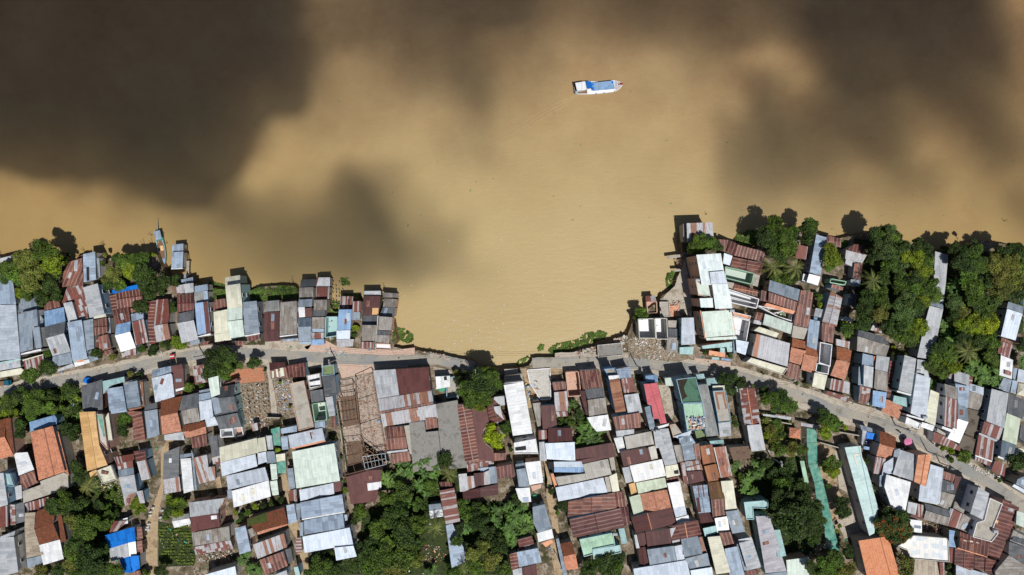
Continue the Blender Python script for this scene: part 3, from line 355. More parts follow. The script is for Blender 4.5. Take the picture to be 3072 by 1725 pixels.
house|long ribbed silver roof with rust streaks parallel to the bright tree gap;RG v 4.4 2370,935 2510,1010 2440,1360 2265,1310;RB s 4 2380,850 2520,885 2510,925 2370,895;RB s 4 2265,1315 2420,1350 2395,1560 2260,1520
house|slim light blue grey roof with a short blue end beside ribbed silver roof;BL n 4 2110,1270 2240,1295 2200,1640 2080,1595;GL n 4.2 2190,1135 2275,1155 2250,1250 2165,1235;BM P 0 2168,1240 2212,1250 2205,1280 2165,1272
ruin|small roofless mint room at the top of the silver ribbed roof;PG r 3.8 2380,785 2560,820 2540,860 2365,830
@H 1900 960
house|wide patched silver roof with two rust bands and a cluttered mint front terrace;RG2 s 5.6 1480,165 1880,280 1850,560 1420,430;CR f 4.6 1410,450 1850,580 1790,660 1345,505;w=CN;win
house|terracotta tiled houses, left one with brown ribbed porch;TR n 4.2 1910,215 2080,260 2070,345 1900,320;TL s 4.2 1895,325 2075,370 2005,540 1870,500;RB s 3 1865,510 2010,555 1985,720 1830,670
house|terracotta tiled house, right of the pair with grey slope above;TR n 4.2 2075,320 2200,350 2220,450 2060,400;TL s 4.2 2050,405 2220,450 2165,640 2010,595
ruin|narrow open stairwell building with green floor and white walls right of terracotta pair;WH r 5.4 2250,270 2395,300 2370,560 2235,510;GN r 5 2215,520 2360,550 2345,650 2195,625;CR s 4.6 2175,630 2330,665 2290,840 2145,795
house|bright orange tiled roof with pale terracotta front, right of cream awning;TR n 4.4 2440,315 2620,365 2600,500 2440,465;TL s 4.4 2440,475 2600,510 2540,720 2365,665;RG s 3.4 2430,225 2600,260 2590,350 2430,310
house|low rust and silver striped porch roofs at the road below the orange roof;RS s 3 2380,700 2525,735 2515,870 2350,830;RG s 3 2525,735 2600,750 2590,890 2515,870;RP s 2.6 2330,850 2590,920 2580,990 2300,890
house|white trapezoid tin awning house beside the big pink building corner;WB e 4 1230,235 1385,265 1345,420 1240,385;GM e 3.6 1195,245 1228,240 1235,400 1205,410
house|low frontage with orange box roof, blue awnings and pink tiled forecourt;OR s 2.6 910,365 1105,395 1100,450 905,420;TQ s 2.6c 950,445 1030,450 1025,480 940,475;BM s 2.6c 1060,455 1170,470 1165,495 1055,480;TQ s 3 1045,330 1100,340 1095,395 1040,385;TQ s 3 1120,320 1190,330 1190,380 1130,385
house|crimson pink long hipped roof with blue side wall and blue rear cap;PK v55 7 125,770 285,755 400,1235 325,1245 305,1180 245,1190 215,1020 170,1010;BM n 5 145,670 285,655 298,745 155,745;w=BG;win
house|house with dark pool stained green terrace roof and pale mint lower terrace;GA f 8 510,710 745,680 830,985 580,1000;DD P 0 518,716 655,700 630,760 605,820 625,880 650,915 590,960;PM f 7.6 590,1000 830,990 880,1300 640,1330;RU P 0 650,1170 850,1150 865,1290 670,1310;w=BG
house|long grey ribbed roof immediately right of the stained green terrace;GR n 6 780,780 890,765 1025,1385 875,1400;w=BG
house|grey flat roof with brown framed skylight and curved cream rear wall;CO f 7 950,850 1105,840 1175,1220 1020,1235;BRN P 0 980,870 1085,860 1125,1065 1015,1075;CO P 0 1005,895 1065,890 1105,1065 1040,1070;CR f 5.6 950,790 1095,785 1095,840 955,850;GL e 4.2 1020,1240 1165,1225 1175,1390 1040,1405;w=BG
house|narrow gabled rust roof with orange ridge and pale patches beside a dark alley;RP v 4.6 1270,820 1460,815 1530,1250 1330,1260;GL s 4.6 1365,1265 1530,1250 1565,1444 1590,1560 1420,1580 1390,1444
kiosk|tiny square pyramid orange tiled gate house beside the green net lane;TO y 3 1875,1290 2005,1305 2000,1425 1870,1410;w=WH
house|pale turquoise lean-to strips behind the stained green terrace building;TQ n 4.6 750,655 845,645 860,700 770,710;TQ n 4 870,705 1000,690 1020,760 890,790;PG n 4 375,695 495,690 500,790 390,790
house|grey blue side roof with broken end, left of the pink hipped roof;GM e 6 135,1050 215,1020 260,1280 200,1320
house|bright white small gable and green box terrace below the stained terrace;WB n 5 480,1400 700,1325 680,1385 540,1420;BL e 5 545,1420 690,1385 760,1500 600,1560;OL f 4.6 735,1330 845,1310 860,1395 760,1420
house|small concrete terrace with debris and laundry below pink hipped roof;CO f 4.6 430,1255 500,1240 590,1370 475,1410;WH s 5 240,1290 360,1260 430,1240 420,1270 220,1330
house|grey flat tin roof directly below the pink hipped roof tail;GL e 5 240,1330 390,1290 450,1500 270,1540
@I 1240 1000
shack|white tin yard roof dotted with dark openings and green pots between factory and big tree;WH s 3 265,520 440,510 440,640 280,670;DK P 0 365,520 400,515 405,560 370,565;CO r 2 445,530 510,520 530,760 400,780 400,650
house|grey stained concrete slab yard roof between rust annex and maroon tin roofs;CG s 3.6 270,850 530,800 610,1444 650,1610 350,1640 290,1000
house|long brown ribbed strip with rust stripes left of the solid maroon sheet;RH v 4.4 525,855 690,850 775,1420 790,1520 620,1540
shed|flat grey concrete slab perched at the collapsed bank above the road;CG f 1.6 2205,140 2495,110 2520,262 2215,288;w=CN
house|broad weathered grey fibro roof between rust annex and the stained slab yard;CG s 3.5 -50,1075 130,1050 150,1185 300,1170 345,1640 0,1660
house|solid dark maroon sheet roof with rust and grey right wing under the big tree;MR s 4.4 695,870 880,900 910,1080 840,1160 870,1330 960,1400 970,1540 790,1520;RD v 4 880,790 985,770 1125,1050 1000,1070 910,1080;GL s 4.1 970,765 1090,750 1100,860 965,880;GL s 4.1 965,880 1045,870 1060,960 1100,1060 1000,1080
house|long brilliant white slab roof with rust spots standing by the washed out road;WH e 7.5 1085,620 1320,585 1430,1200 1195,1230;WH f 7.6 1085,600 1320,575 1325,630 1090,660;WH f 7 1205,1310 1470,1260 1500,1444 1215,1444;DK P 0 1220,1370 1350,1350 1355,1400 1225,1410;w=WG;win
house|grey porch slab in front of the long brilliant white roof, at the broken road;CO f 3.6 1090,510 1310,480 1320,560 1085,590;CO f 1 1090,430 1255,420 1262,480 1095,500
ruin|tiled sandy floor of a vanished house with toppled chairs and low wall stubs;CN r 0.6 1365,440 1640,420 1650,790 1530,800 1400,600
house|roof with pinkish rust and silver patches beside the sandy open floor;RB s 3.4 1665,590 1825,575 1838,690 1690,705;RG s 3.5 1690,708 1840,692 1858,850 1850,930 1700,935;RP s 2.8 1710,940 1850,935 1860,1000 1730,1000
ruin|pink and cream roofless tiled rooms under steel ladder trusses by the road;PB r 3.4 1830,470 1980,460 2000,600 2010,750 1860,760
house|red brown studded tin roof over slate and brown weathered slopes by the road;RB n 4.4 1995,450 2230,430 2270,640 2035,675;GD n 4.4 2060,680 2270,648 2305,770 2090,800;GB s 4.6 2090,800 2305,770 2330,975 2110,1005;WH s 4.4 2085,1010 2335,975 2375,1160 2200,1180 2140,1110;MD w 3.8 2000,690 2060,690 2110,1000 2080,1005;w=WG
house|sky blue walled tower house with long rust brown corrugated roof;RB2 w 8 2350,560 2475,545 2550,935 2425,950;CO f 6.6 2280,425 2420,410 2430,500 2340,510 ;WH f 8.2 2340,510 2470,500 2475,545 2350,555;w=BB;win
house|grey roof with rusty right section beside the sky blue walled tower house;BL n 5 2430,430 2600,400 2620,530 2470,545;RS s 5 2490,545 2640,530 2660,720 2530,740;GL s 5 2530,740 2700,720 2750,950 2580,980
house|weathered maroon ribbed roof below the sky blue walled tower;RB s 5 2395,1005 2720,950 2730,1130 2430,1160;GL s 4 2430,1170 2650,1150 2650,1230 2440,1240
house|narrow brown grey tin strip beside the sandy open floor, lower part;MD s 3.6 1525,870 1700,860 1725,1100 1600,1150 1555,1150;GB s 3.2 1430,840 1525,830 1530,1110 1490,1120;MR s 3.3 1430,815 1510,805 1515,835 1435,842
house|dark maroon roof with scratched marks above a brilliant white roof;MD n 4 1615,1140 1905,1135 1910,1290 1620,1310;WB s 4.4 1580,1320 1935,1305 1945,1530 1600,1510;RP s 3.4 1500,1165 1600,1160 1610,1300 1505,1300;GL s 3.6 1510,1305 1575,1300 1600,1530 1520,1530
house|long wide maroon roof running below the banana plants;MD s 4.4 1940,1390 2395,1310 2420,1450 1950,1530;MD s 4 1950,1530 2420,1440 2430,1480 2040,1560
@J 1240 1364
house|rusty brown riddled roof patches above the silver patchwork compound;RB s 3.6 620,-10 1120,-20 1110,60 640,115;RP s 3.4 640,120 960,60 970,150 650,210
house|silver and maroon patchwork compound roofs in the lower middle;GL s 3.6 540,235 640,225 655,440 560,445;RG s 3.6 645,260 725,255 745,400 655,430;MD s 3.8 725,225 845,215 850,370 745,400;RG s 3.7 845,215 925,180 930,350 850,370;GM s 3.9 905,150 990,140 1010,340 930,350;MD v 3.4 590,445 1020,350 1020,480 600,540;BL s 3.6 795,160 905,148 910,200 805,210
house|dark red tin roof just right of the silver patchwork compound;RD s 3.6 985,150 1200,110 1215,270 1000,290
house|slim steel grey roof and white lower end standing alone between trees and lane;GM n 4 1225,115 1335,100 1345,160 1230,175;GM s 4.4 1235,180 1345,160 1395,395 1270,405;WH s 4.2 1225,405 1395,395 1415,565 1310,575 1265,530;BL P 0 1312,515 1380,508 1385,560 1318,568
house|white slab roof with ring marks and rust dots beside the dirt alley;WH s 4.6 1340,95 1525,75 1560,335 1395,365;PB s 3.6 1410,375 1540,350 1530,400 1430,440;w=OR
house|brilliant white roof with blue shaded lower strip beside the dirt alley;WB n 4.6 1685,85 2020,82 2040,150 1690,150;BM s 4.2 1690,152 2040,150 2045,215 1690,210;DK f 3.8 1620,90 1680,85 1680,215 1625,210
house|cream grey fibro roof right of the white roof with blue strip;GC n 4.6 2030,115 2335,50 2380,235 2085,300;CO f 4 2345,20 2405,10 2430,190 2385,210
house|long pale roof with white ridge and cream right end over rust gabled roofs;GC n 4.6 1700,270 2080,225 2090,300 1745,380;BP s 4.8 1705,395 2280,275 2330,450 1740,560;CR s 4.6 2350,260 2440,220 2475,435 2390,450;CO s 4.6 2295,270 2345,265 2380,440 2330,450;OR s 4.9 1645,230 1680,225 1730,380 1695,390
house|very large weathered maroon gabled roof, north slope rust speckled, lower middle;RB v 4.8 1860,560 2420,455 2440,640 1850,750 ;RH h 4.2 2425,450 2520,440 2560,620 2440,640;MH v 4.8 1870,775 2480,640 2530,870 1920,1000;MH h 4.2 2480,640 2576,620 2600,840 2530,860
house|pale green slab roof edged in red with turquoise lower wings;PM f 5.6 1990,1010 2395,930 2420,1075 2150,1130 2150,1190 2045,1220;TQ f 4.6 2150,1130 2480,1075 2495,1170 2160,1250;TQ n 4.6 2460,890 2530,880 2570,1060 2500,1075;w=TQ
house|orange tiled little gable roof beside the lower dirt alley;TD n 3.8 1760,1070 1900,1040 1945,1190 1800,1220;TO s 3.8 1800,1222 1945,1190 1980,1370 1830,1385;GM e 3.6 1710,1010 1745,1005 1850,1444 1800,1444
house|steel grey roof with white fringe and orange awning at the alley;GM n 4.4 1430,630 1575,595 1660,880 1500,940 1440,820;WH s 4 1480,945 1660,890 1685,1000 1500,1050;OR s 2.6c 1540,1060 1670,1015 1675,1055 1590,1110;w=TQ
house|dark rust roof and tin scraps above the long steel blue patched roof;RD v 3.6 1250,1020 1420,975 1450,1070 1270,1110;RP s 3.4 1260,1120 1420,1070 1440,1110 1270,1155
house|steel blue patched roof with rusty left stripes and maroon lower section;BL s 4.2 1240,1170 1500,1120 1540,1290 1270,1350;RH v 4.1 1150,1200 1240,1170 1270,1345 1180,1390;MD s 3.8 1300,1360 1475,1310 1490,1460 1310,1460;GL s 3.8 1190,1385 1300,1355 1310,1460 1200,1460
shack|small blue and white two slope shed among the lower middle trees;GM n 3.6 185,600 330,585 345,655 190,680;WH s 3.6 190,680 345,655 360,740 205,768
house|tall rust ribbed roof strip standing in the lower middle grove;RS e 5.2 312,432 490,400 562,800 390,840;RD n 4 310,330 465,320 470,385 330,400
house|long pale blue tin roof half covered by the grove branches;BL e 4.2 390,850 470,825 640,1200 600,1300 460,1360

@K 1800 1240
house|weathered fibro roof with rusty borders over a maroon slope with skylight squares;GC n 4.6 290,280 615,215 650,370 320,430;MD s 4.6 240,455 580,415 620,560 285,640;GC s 4.5 580,410 665,385 695,540 620,560;WH e 4.2 165,300 270,280 305,440 220,475;WH P 0 425,455 495,445 495,480 430,488
house|brilliant white ribbed roof over a pale olive green slope, upper right block;WW n 4.8 355,630 745,550 795,750 410,830;PO s 4.8 430,835 780,770 805,885 460,965;GL s 4 265,655 350,640 395,820 310,840;OC s 3.4 345,850 420,830 450,970 375,980
house|orange tiled roof with pale green left wing and dark maroon south slope;TL v 4.4 480,970 805,915 855,1130 525,1200;PO w 4 350,1005 480,970 530,1205 410,1240;MD v40 4.4 370,1245 865,1130 910,1325 430,1440
house|glaring white narrow gable roof with pale blue front slope;WW n 5 805,840 960,815 1020,1110 880,1140;BP s 5 880,1142 1020,1110 1045,1215 910,1250;WH s 4 910,1260 1060,1220 1075,1290 925,1330
house|cool grey long tin roof beside maroon slope with skylight squares;GL w 5 635,200 820,180 925,605 780,630;CR s 4.2 780,635 930,610 960,740 800,775;DK P 0 885,690 940,680 945,725 895,730;RD s 3.6 790,790 945,750 955,810 795,835
house|twin brown grey and blue grey slopes hanging below the stained terrace;GB s 5 880,385 975,375 1005,570 935,590;GM e 5.2 980,365 1110,345 1145,550 1010,570;GM n 5.4 945,285 1070,265 1085,340 955,360
house|rust brown ribbed strips over a dark gap, tan brown lower part;RN s 4.6 1200,395 1345,370 1390,595 1240,630;RN2 s 4.4 1250,635 1395,605 1450,800 1300,830;RB s 4.4 1115,375 1190,360 1210,555 1150,565
house|silver tin roof with three bright rust stripes beside the tan brown strips;RS2 s 4.8 1360,410 1510,395 1585,750 1450,775;TQ n 4 1310,335 1480,315 1490,365 1340,385
house|patched rust, silver and maroon roof left of the tan brown strips;RG h 4.4 1020,580 1200,560 1235,680 1045,700;MD s 4.4 1045,700 1225,690 1255,810 1075,850;RP s 4 960,590 1015,580 1065,845 1010,855
house|light tin roof chequered by two maroon panels in the upper right block;BL v 4.4 1110,875 1290,855 1330,1185 1180,1200;MR P 0 1170,870 1240,862 1255,1000 1188,1008;MR P 0 1155,1020 1190,1015 1215,1185 1178,1190
house|mossy brown rear slope and copper brown front slope with orange ridge;RM n 4.8 1295,830 1445,815 1500,1015 1330,1035;RB s 4.8 1335,1038 1500,1018 1510,1240 1355,1250
house|long pale fibro strip beside the mossy brown roof, blue tail below;CR s 5 1450,815 1595,805 1645,1165 1510,1180;GM s 4.8 1505,1180 1660,1160 1740,1420 1590,1444
house|small dark maroon square roof with cream edge in the upper right block;MD n 3.8 1180,1190 1310,1185 1365,1300 1210,1320;RB s 3.4 1210,1320 1350,1300 1360,1350 1215,1370
house|dazzling white square roof between copper brown roof and blue tail roof;WW s 4.6 1375,1260 1530,1235 1555,1410 1410,1430
shack|scrap and brushwood hut between striped tin roof and the leafy compound;WD s 3 1545,410 1790,390 1810,540 1600,570
@L 1800 1364
house|wide dark maroon gable with orange left edge and tan ridge cap;RD v55 4.6 820,860 1175,785 1220,960 840,1040;MD s 4.4 545,930 840,885 860,1070 570,1110;GL s 4 410,965 440,960 475,1120 435,1125;MD s 3.6 445,955 540,935 580,1100 480,1110;RG s 4.4 835,885 930,870 960,1040 870,1060
house|dull maroon ribbed strip at the left of the large blue grey front roof;MD v 3.8 455,1120 560,1100 590,1310 480,1340
house|purplish grey roof with pale blue wing above the big white blue roof;GM s 4.6 565,1140 885,1095 920,1275 600,1330;BP s 4.6 890,1100 980,1080 1025,1260 925,1275
house|big white blue roof along the bottom edge, lower right of centre;WB n 5 400,1370 1040,1265 1090,1480 420,1530;WB s 4.6 1085,1390 1340,1350 1370,1500 1110,1530
house|steel blue double roof with a rust riddled right edge strip;GM n 4.6 970,1015 1180,975 1230,1185 1010,1230;GM s 4.6 1020,1250 1290,1180 1325,1340 1090,1390;RG s 4.4 1185,990 1225,985 1280,1170 1230,1180
house|cream long roof with green left wall and small window boxes at the bottom;CR w 6 1290,990 1440,975 1565,1410 1395,1435;TQ s 5 1235,885 1395,850 1410,940 1260,980;w=GNW;win
house|rust square roof above the pale blue strip roofs at the bottom;RB s 4.6 1430,940 1570,925 1615,1085 1490,1115
house|pale blue grey strip roof next to the cream long roof at bottom;BL s 4.8 1495,1130 1645,1100 1745,1480 1560,1480
house|light mauve grey gable with blue shaded flank and chimney wall at bottom;GL e 5.4 1670,1060 1830,1020 1935,1350 1770,1390;GM w 4.6 1640,1075 1665,1065 1770,1390 1730,1390;WH n 5.2 1660,1020 1815,990 1830,1020 1670,1060;RD s 3.6 1740,1395 1890,1375 1905,1430 1750,1450;w=BG
house|L plan house with turquoise fascia and long lavender grey roof under the giant tree;GV w 5 1870,740 2035,735 2240,1400 1985,1420;TQ f 5.4 1720,565 2015,540 2010,640 1825,630 1840,775 1750,775;TQ n 4.8 2080,905 2160,900 2235,1215 2130,1230;GM s 4.8 1985,1430 2240,1405 2250,1460 2000,1470;w=TQ;win
house|pale mint flat slab roof by the giant tree at the bottom edge;PG s 4 2235,1265 2500,1230 2510,1460 2250,1460
@M 2428 640
house|rust and silver shed roof poking from the left side of the big right grove;RD n 3.6 535,370 650,375 690,500 440,440;RG s 3.4 440,440 700,490 630,600 430,545;GL s 3 440,545 600,600 510,640 430,600
house|shaded blue dark shed pocket against the big right grove;RB s 3.4 545,600 640,600 620,800 520,780;GM s 3 500,790 620,800 600,880 490,870;GD s 3.2 480,960 570,960 560,1110 455,1110;GL n 3 380,1280 430,1235 545,1275 510,1300
house|very long silver ribbed roof running from the river between the two groves;GL n 4.4 1510,455 1665,500 1635,870 1610,1060 1480,1050;GM n 4.4 1480,1035 1605,1060 1608,1150 1445,1105;GL s 4.8 1445,1108 1608,1152 1545,1444 1480,1750 1295,1730 1385,1330
house|brilliant silver white roof with rust ribbed lower porch near the right edge;GM n 4 2390,1060 2575,1120 2560,1200 2370,1140;WB s 4.6 2375,1145 2560,1205 2475,1525 2300,1475;RB s 3.6 2310,1490 2440,1540 2440,1580 2300,1545;RS s 3.8 2290,1530 2440,1580 2395,1740 2255,1690
shack|pinkish tin shack showing between tree crowns above the dark fibro gable;RP s 3 780,1310 890,1300 870,1440 730,1400
@N 2428 960
house|dark weathered fibro gable with thin orange ridge below the grove;GD n 4.4 590,120 730,150 900,205 965,300 910,290 580,190;GB s 4.4 580,195 962,310 920,440 570,370
house|small pale blue roofed house, long grey strip, rust front porch at the road;BL n 4.8 640,400 770,430 765,550 630,540;GL s 5 655,540 770,565 755,815 650,790;GM e 4 595,560 650,570 640,790 585,780;RB s 3.2 605,790 755,820 700,1010 590,1000;RP P 0 640,800 740,830 715,905 625,880;TQ f 2.6 695,955 720,960 715,1020 690,1015
house|light grey rear roof, brown fibro slope and bright blue front awning with rings;GL n 4.8 810,420 965,450 940,625 790,590;GB s 4.8 795,595 942,630 935,860 775,820;BM s 4.2 765,845 930,870 905,1060 755,1030;OR e 4.4 775,440 808,425 795,560 770,550
house|tall turquoise walled house with light grey roof and mint front box;GL w 7 1145,420 1285,465 1225,885 1070,840;TQ n 4 1015,905 1190,940 1170,1045 1000,990;WH s 7 1055,845 1225,890 1215,910 1050,865;w=TQ;win
house|terracotta tiled yard roof glowing orange at the road beside the blue awning;TL s 2.8 910,950 980,965 1120,1040 1070,1190 860,1100;RD e 3 965,490 1050,500 970,940 925,930
house|very long lavender grey roof with beige right half and white railing front;BP w 6 1285,640 1455,695 1400,1210 1380,1190 1215,1120;CR e 5.8 1455,835 1560,880 1510,1265 1385,1215;WH s 6 1170,1130 1385,1190 1375,1210 1165,1150;WH f 3.6 1160,1160 1330,1240 1310,1310 1140,1240;WH s 4 1355,1225 1505,1270 1480,1335 1335,1280;w=WG
house|silver tail roof bit with hole shadow under the banana fringe;GL s 4.6 1300,470 1400,490 1440,690 1285,635
house|tall white house with dark brown ribbed roof, bare white slab and rusty awning;GB n 6.6 1620,765 1780,810 1785,960 1635,915;RS s 6.6 1635,920 1785,965 1770,1310 1615,1270;WH s 6.4 1600,1275 1760,1330 1745,1365 1590,1300;CO f 5 1540,1300 1680,1390 1650,1400 1530,1340;RS s 3.2 1500,1345 1650,1400 1820,1530 1800,1570 1480,1460;BL e 6.2 1750,760 1920,800 1900,1060 1790,1010;GM n 5.8 1790,1010 1895,1060 1910,1220 1785,1185;WW s 5.8 1785,1185 1910,1225 1800,1480 1655,1420;w=WG;win
house|mixed tin and fibro low roofs with orange scraps behind the tall white house;GL n 4.2 1740,600 1920,660 1920,800 1740,760;RS e 4 1920,670 1965,690 1950,765 1920,750;BP n 4.2 1925,760 2095,810 2090,905 1920,850;GB s 4.2 1915,850 2085,905 2050,1090 1895,1050;RS w 3.6 1640,690 1730,620 1715,770 1630,750
house|blackened concrete yard slab with orange ridge to the left of the slate grey front roof;CD s 3.4 1900,1060 2050,1100 2020,1420 1870,1370;CD s 3.2 1850,1375 2010,1440 1980,1620 1790,1520;OR s 3.4 1855,1370 2010,1430 2008,1440 1850,1380
house|broad mid grey roof with maroon striped awning and brown stepped lower roof;GL n 6 2190,825 2390,880 2340,1300 2125,1215;RS s 5 2100,1215 2330,1300 2275,1440 2060,1355;GL s 4.6 2045,1355 2265,1440 2240,1460 2030,1375;RS s 4 2035,1375 2220,1450 2200,1685 1990,1620;WH s 3.9 1995,1620 2195,1690 2190,1705 1990,1635;RS s 3 1990,1640 2190,1705 2165,1755 1990,1680;w=GM
house|pale olive roof strip with slate slopes above and below at the right edge;GD n 5.4 2385,880 2590,960 2560,1190 2375,1115;PO s 5.6 2370,1115 2535,1185 2485,1500 2315,1440;GS s 5 2315,1440 2480,1500 2440,1690 2290,1640;WH s 4 2270,1630 2430,1690 2425,1710 2260,1650;RS s 3 2225,1690 2360,1740 2340,1880 2180,1810;w=GL
house|white tin roof with rust stains below the banana plants at the right edge;WH s 4.4 2300,420 2445,480 2430,710 2280,660;GM s 4 2330,690 2430,720 2395,880 2270,820;RB P 0 2350,600 2430,625 2415,670 2345,650
house|light tin roofs and cream cone awning cut off by the right edge;BL n 4 2450,575 2500,580 2470,720 2440,700;BP n 4.2 2510,585 2600,610 2600,760 2490,735;CR y 3.4 2510,760 2620,780 2620,930 2490,890;BL s 3.6 2440,720 2505,735 2475,890 2415,870
house|narrow brown and orange strip hut at the upper right edge by the dark trees;RS s 3.4 2500,195 2600,220 2600,300 2480,260
@O 2428 1240
house|weathered slate slopes, cream strip and dark tree corner at the right road bend;GD n 4 2540,130 2640,170 2640,400 2520,300;CR s 3.6 2495,410 2600,440 2600,520 2465,500
house|pale blue green and white ribbed roof at the right edge beyond the dark tree;BL n 4 2500,790 2640,730 2640,930 2480,850;WB s 3.8 2460,850 2640,950 2640,1000 2435,875
shack|blue barrels and tarpaulin lean-to cluttered yard at the road bend;GM n 3 605,135 755,180 760,230 625,200;GL w 2.8 640,200 690,215 640,390 625,360;BT s 2.6 690,225 800,245 790,320 685,300;BM s 2.4 655,395 725,405 720,440 650,430
house|terracotta roof bending with the road, rust and silver striped lower end;TD n 4.2 845,215 940,235 1040,290 1035,420 880,380 845,360;TL s 4.2 845,360 1020,400 1025,480 915,550 800,520;RS s 4 795,520 920,545 870,740 765,720
warehouse|long turquoise white gabled warehouse roof with cream skylight patch;PT v70 5 425,410 615,390 640,560 690,640 830,1150 780,1440 720,1470 ;CR P 0 525,490 610,480 680,620 570,635
house|white roof of tilted squares with grey concrete annex and slate blue side;GL n 5 1090,435 1300,505 1240,810 1000,730;GM w 5 1020,440 1090,420 1075,535 1010,520;BP w 5 895,600 1010,530 1000,720 870,750;WH s 5.2 925,735 1220,825 1150,1190 985,1130 900,880;GM w 4.6 845,745 915,725 910,870 840,880;GL s 4.6 1190,1060 1300,1085 1275,1220 1170,1190;DK P 0 985,1065 1010,1065 1010,1115 975,1110;w=GL
house|bright orange ridged metal roof standing above its neighbours at the road bend;OR v60 6.4 1305,500 1465,490 1395,880 1255,820
house|long pale blue ribbed roof with cream end hooked round the orange ridged roof;BP n 5.6 1455,610 1610,660 1565,1080 1520,1090 1310,1050 1330,850 1400,875;CR s 5.5 1310,1050 1560,1080 1530,1095 1400,1070
house|weathered fibro gables with orange ridges between pale blue roof and rust striped roof;RB s 3.8 1605,690 1755,740 1730,835 1600,790;GD n 4.4 1595,790 1730,835 1755,970 1580,930;GB s 4.4 1580,935 1750,980 1680,1160 1500,1090;GD n 4 1385,1080 1680,1160 1690,1250 1400,1160;GB s 4 1400,1165 1690,1255 1650,1350 1370,1270
house|small maroon and white lean-to roofs beside the orange flowered tree;RS s 3.6 1280,1080 1370,1100 1365,1260 1290,1230;MR s 3.4 1290,1150 1370,1170 1360,1280 1200,1240;WH s 3.4 1195,1270 1350,1290 1350,1440 1240,1420;GM P 0 1260,1340 1340,1350 1340,1385 1260,1375
house|brown weathered fibro diagonal roof shadowed by the tall white walled house;GB w 4.4 1830,765 1990,830 1850,1200 1725,1135;MR w 4.2 1755,750 1825,765 1740,980 1725,890;RS s 4.2 1710,1140 1850,1210 1770,1380 1655,1350;BL s 4.1 1690,1140 1740,1150 1700,1340 1650,1340;GB s 4.2 1850,1205 1990,1290 1900,1430 1760,1375
house|tall narrow white walled house with light grey gable roof, lower right;GL e 8.6 2030,885 2160,960 2080,1275 1930,1205;CO f 6.6 2160,1010 2310,1080 2190,1390 2260,1440 2180,1540 1950,1480 2000,1310 2090,1280;w=WW;win
house|large maroon sheet roof complex with sandy stains in the lower right corner;RD e 4.4 2325,1030 2520,1130 2480,1260 2270,1200;RD e 4.4 2270,1150 2485,1260 2280,1740 2130,1700 2180,1500 2190,1390;OC P 0 2225,1270 2270,1290 2260,1325 2220,1305
house|pale mint roof with orange ridged slate slope at the right edge, lower corner;PG n 5 2490,1170 2640,1220 2640,1400 2480,1330;GD n 4.4 2470,1390 2640,1460 2640,1600 2430,1530;GB s 4.4 2450,1400 2640,1500 2580,1620 2400,1560
house|white crazy tile slab roof, broad and bright, in front of the orange flowered tree;WT f 4.4 1240,1460 1640,1490 1665,1530 1675,1780 1200,1740 1170,1640 1050,1590
house|salmon orange tiled big gable roof at the bottom beside the flowered tree;TO2 v72 5.4 590,1530 945,1475 1090,1960 700,1990
house|maroon ribbed roof with four pale dashed rows and curved blue canopy;RD n 4.6 1810,1420 2170,1540 2140,1720 1800,1620;RDD s 4.5 1810,1490 2165,1590 2120,1720 1800,1620;OR s 4.4 1790,1610 2120,1710 2140,1735 1770,1620;BM w 4.2 1680,1400 1750,1410 1730,1500 1760,1610 1675,1600
house|low dark maroon roofs with ridge cap along the bottom, lower right;RD v 4 1750,1610 1980,1690 1970,1900 1740,1810;RD v 4 1985,1700 2240,1770 2230,1940 1980,1860;RS s 3.6 1680,1610 1725,1615 1715,1800 1680,1790
house|beige fibro slab along the bottom right of the salmon tiled roof;FB s 3.8 1270,1750 1535,1780 1560,1960 1250,1940;RS s 3.6 1560,1790 1620,1790 1620,1960 1570,1950
house|light blue roof with triangular shadow cut by the bottom edge, lower right;BP n 4 1760,1820 2140,1930 2120,2000 1760,1980
house|dark slate and grey diagonal roofs in the bottom right corner;GD e 4.6 2400,1540 2640,1620 2640,1850 2390,1690;GB e 4.6 2400,1700 2640,1860 2640,2000 2250,2000 2230,1900
"""
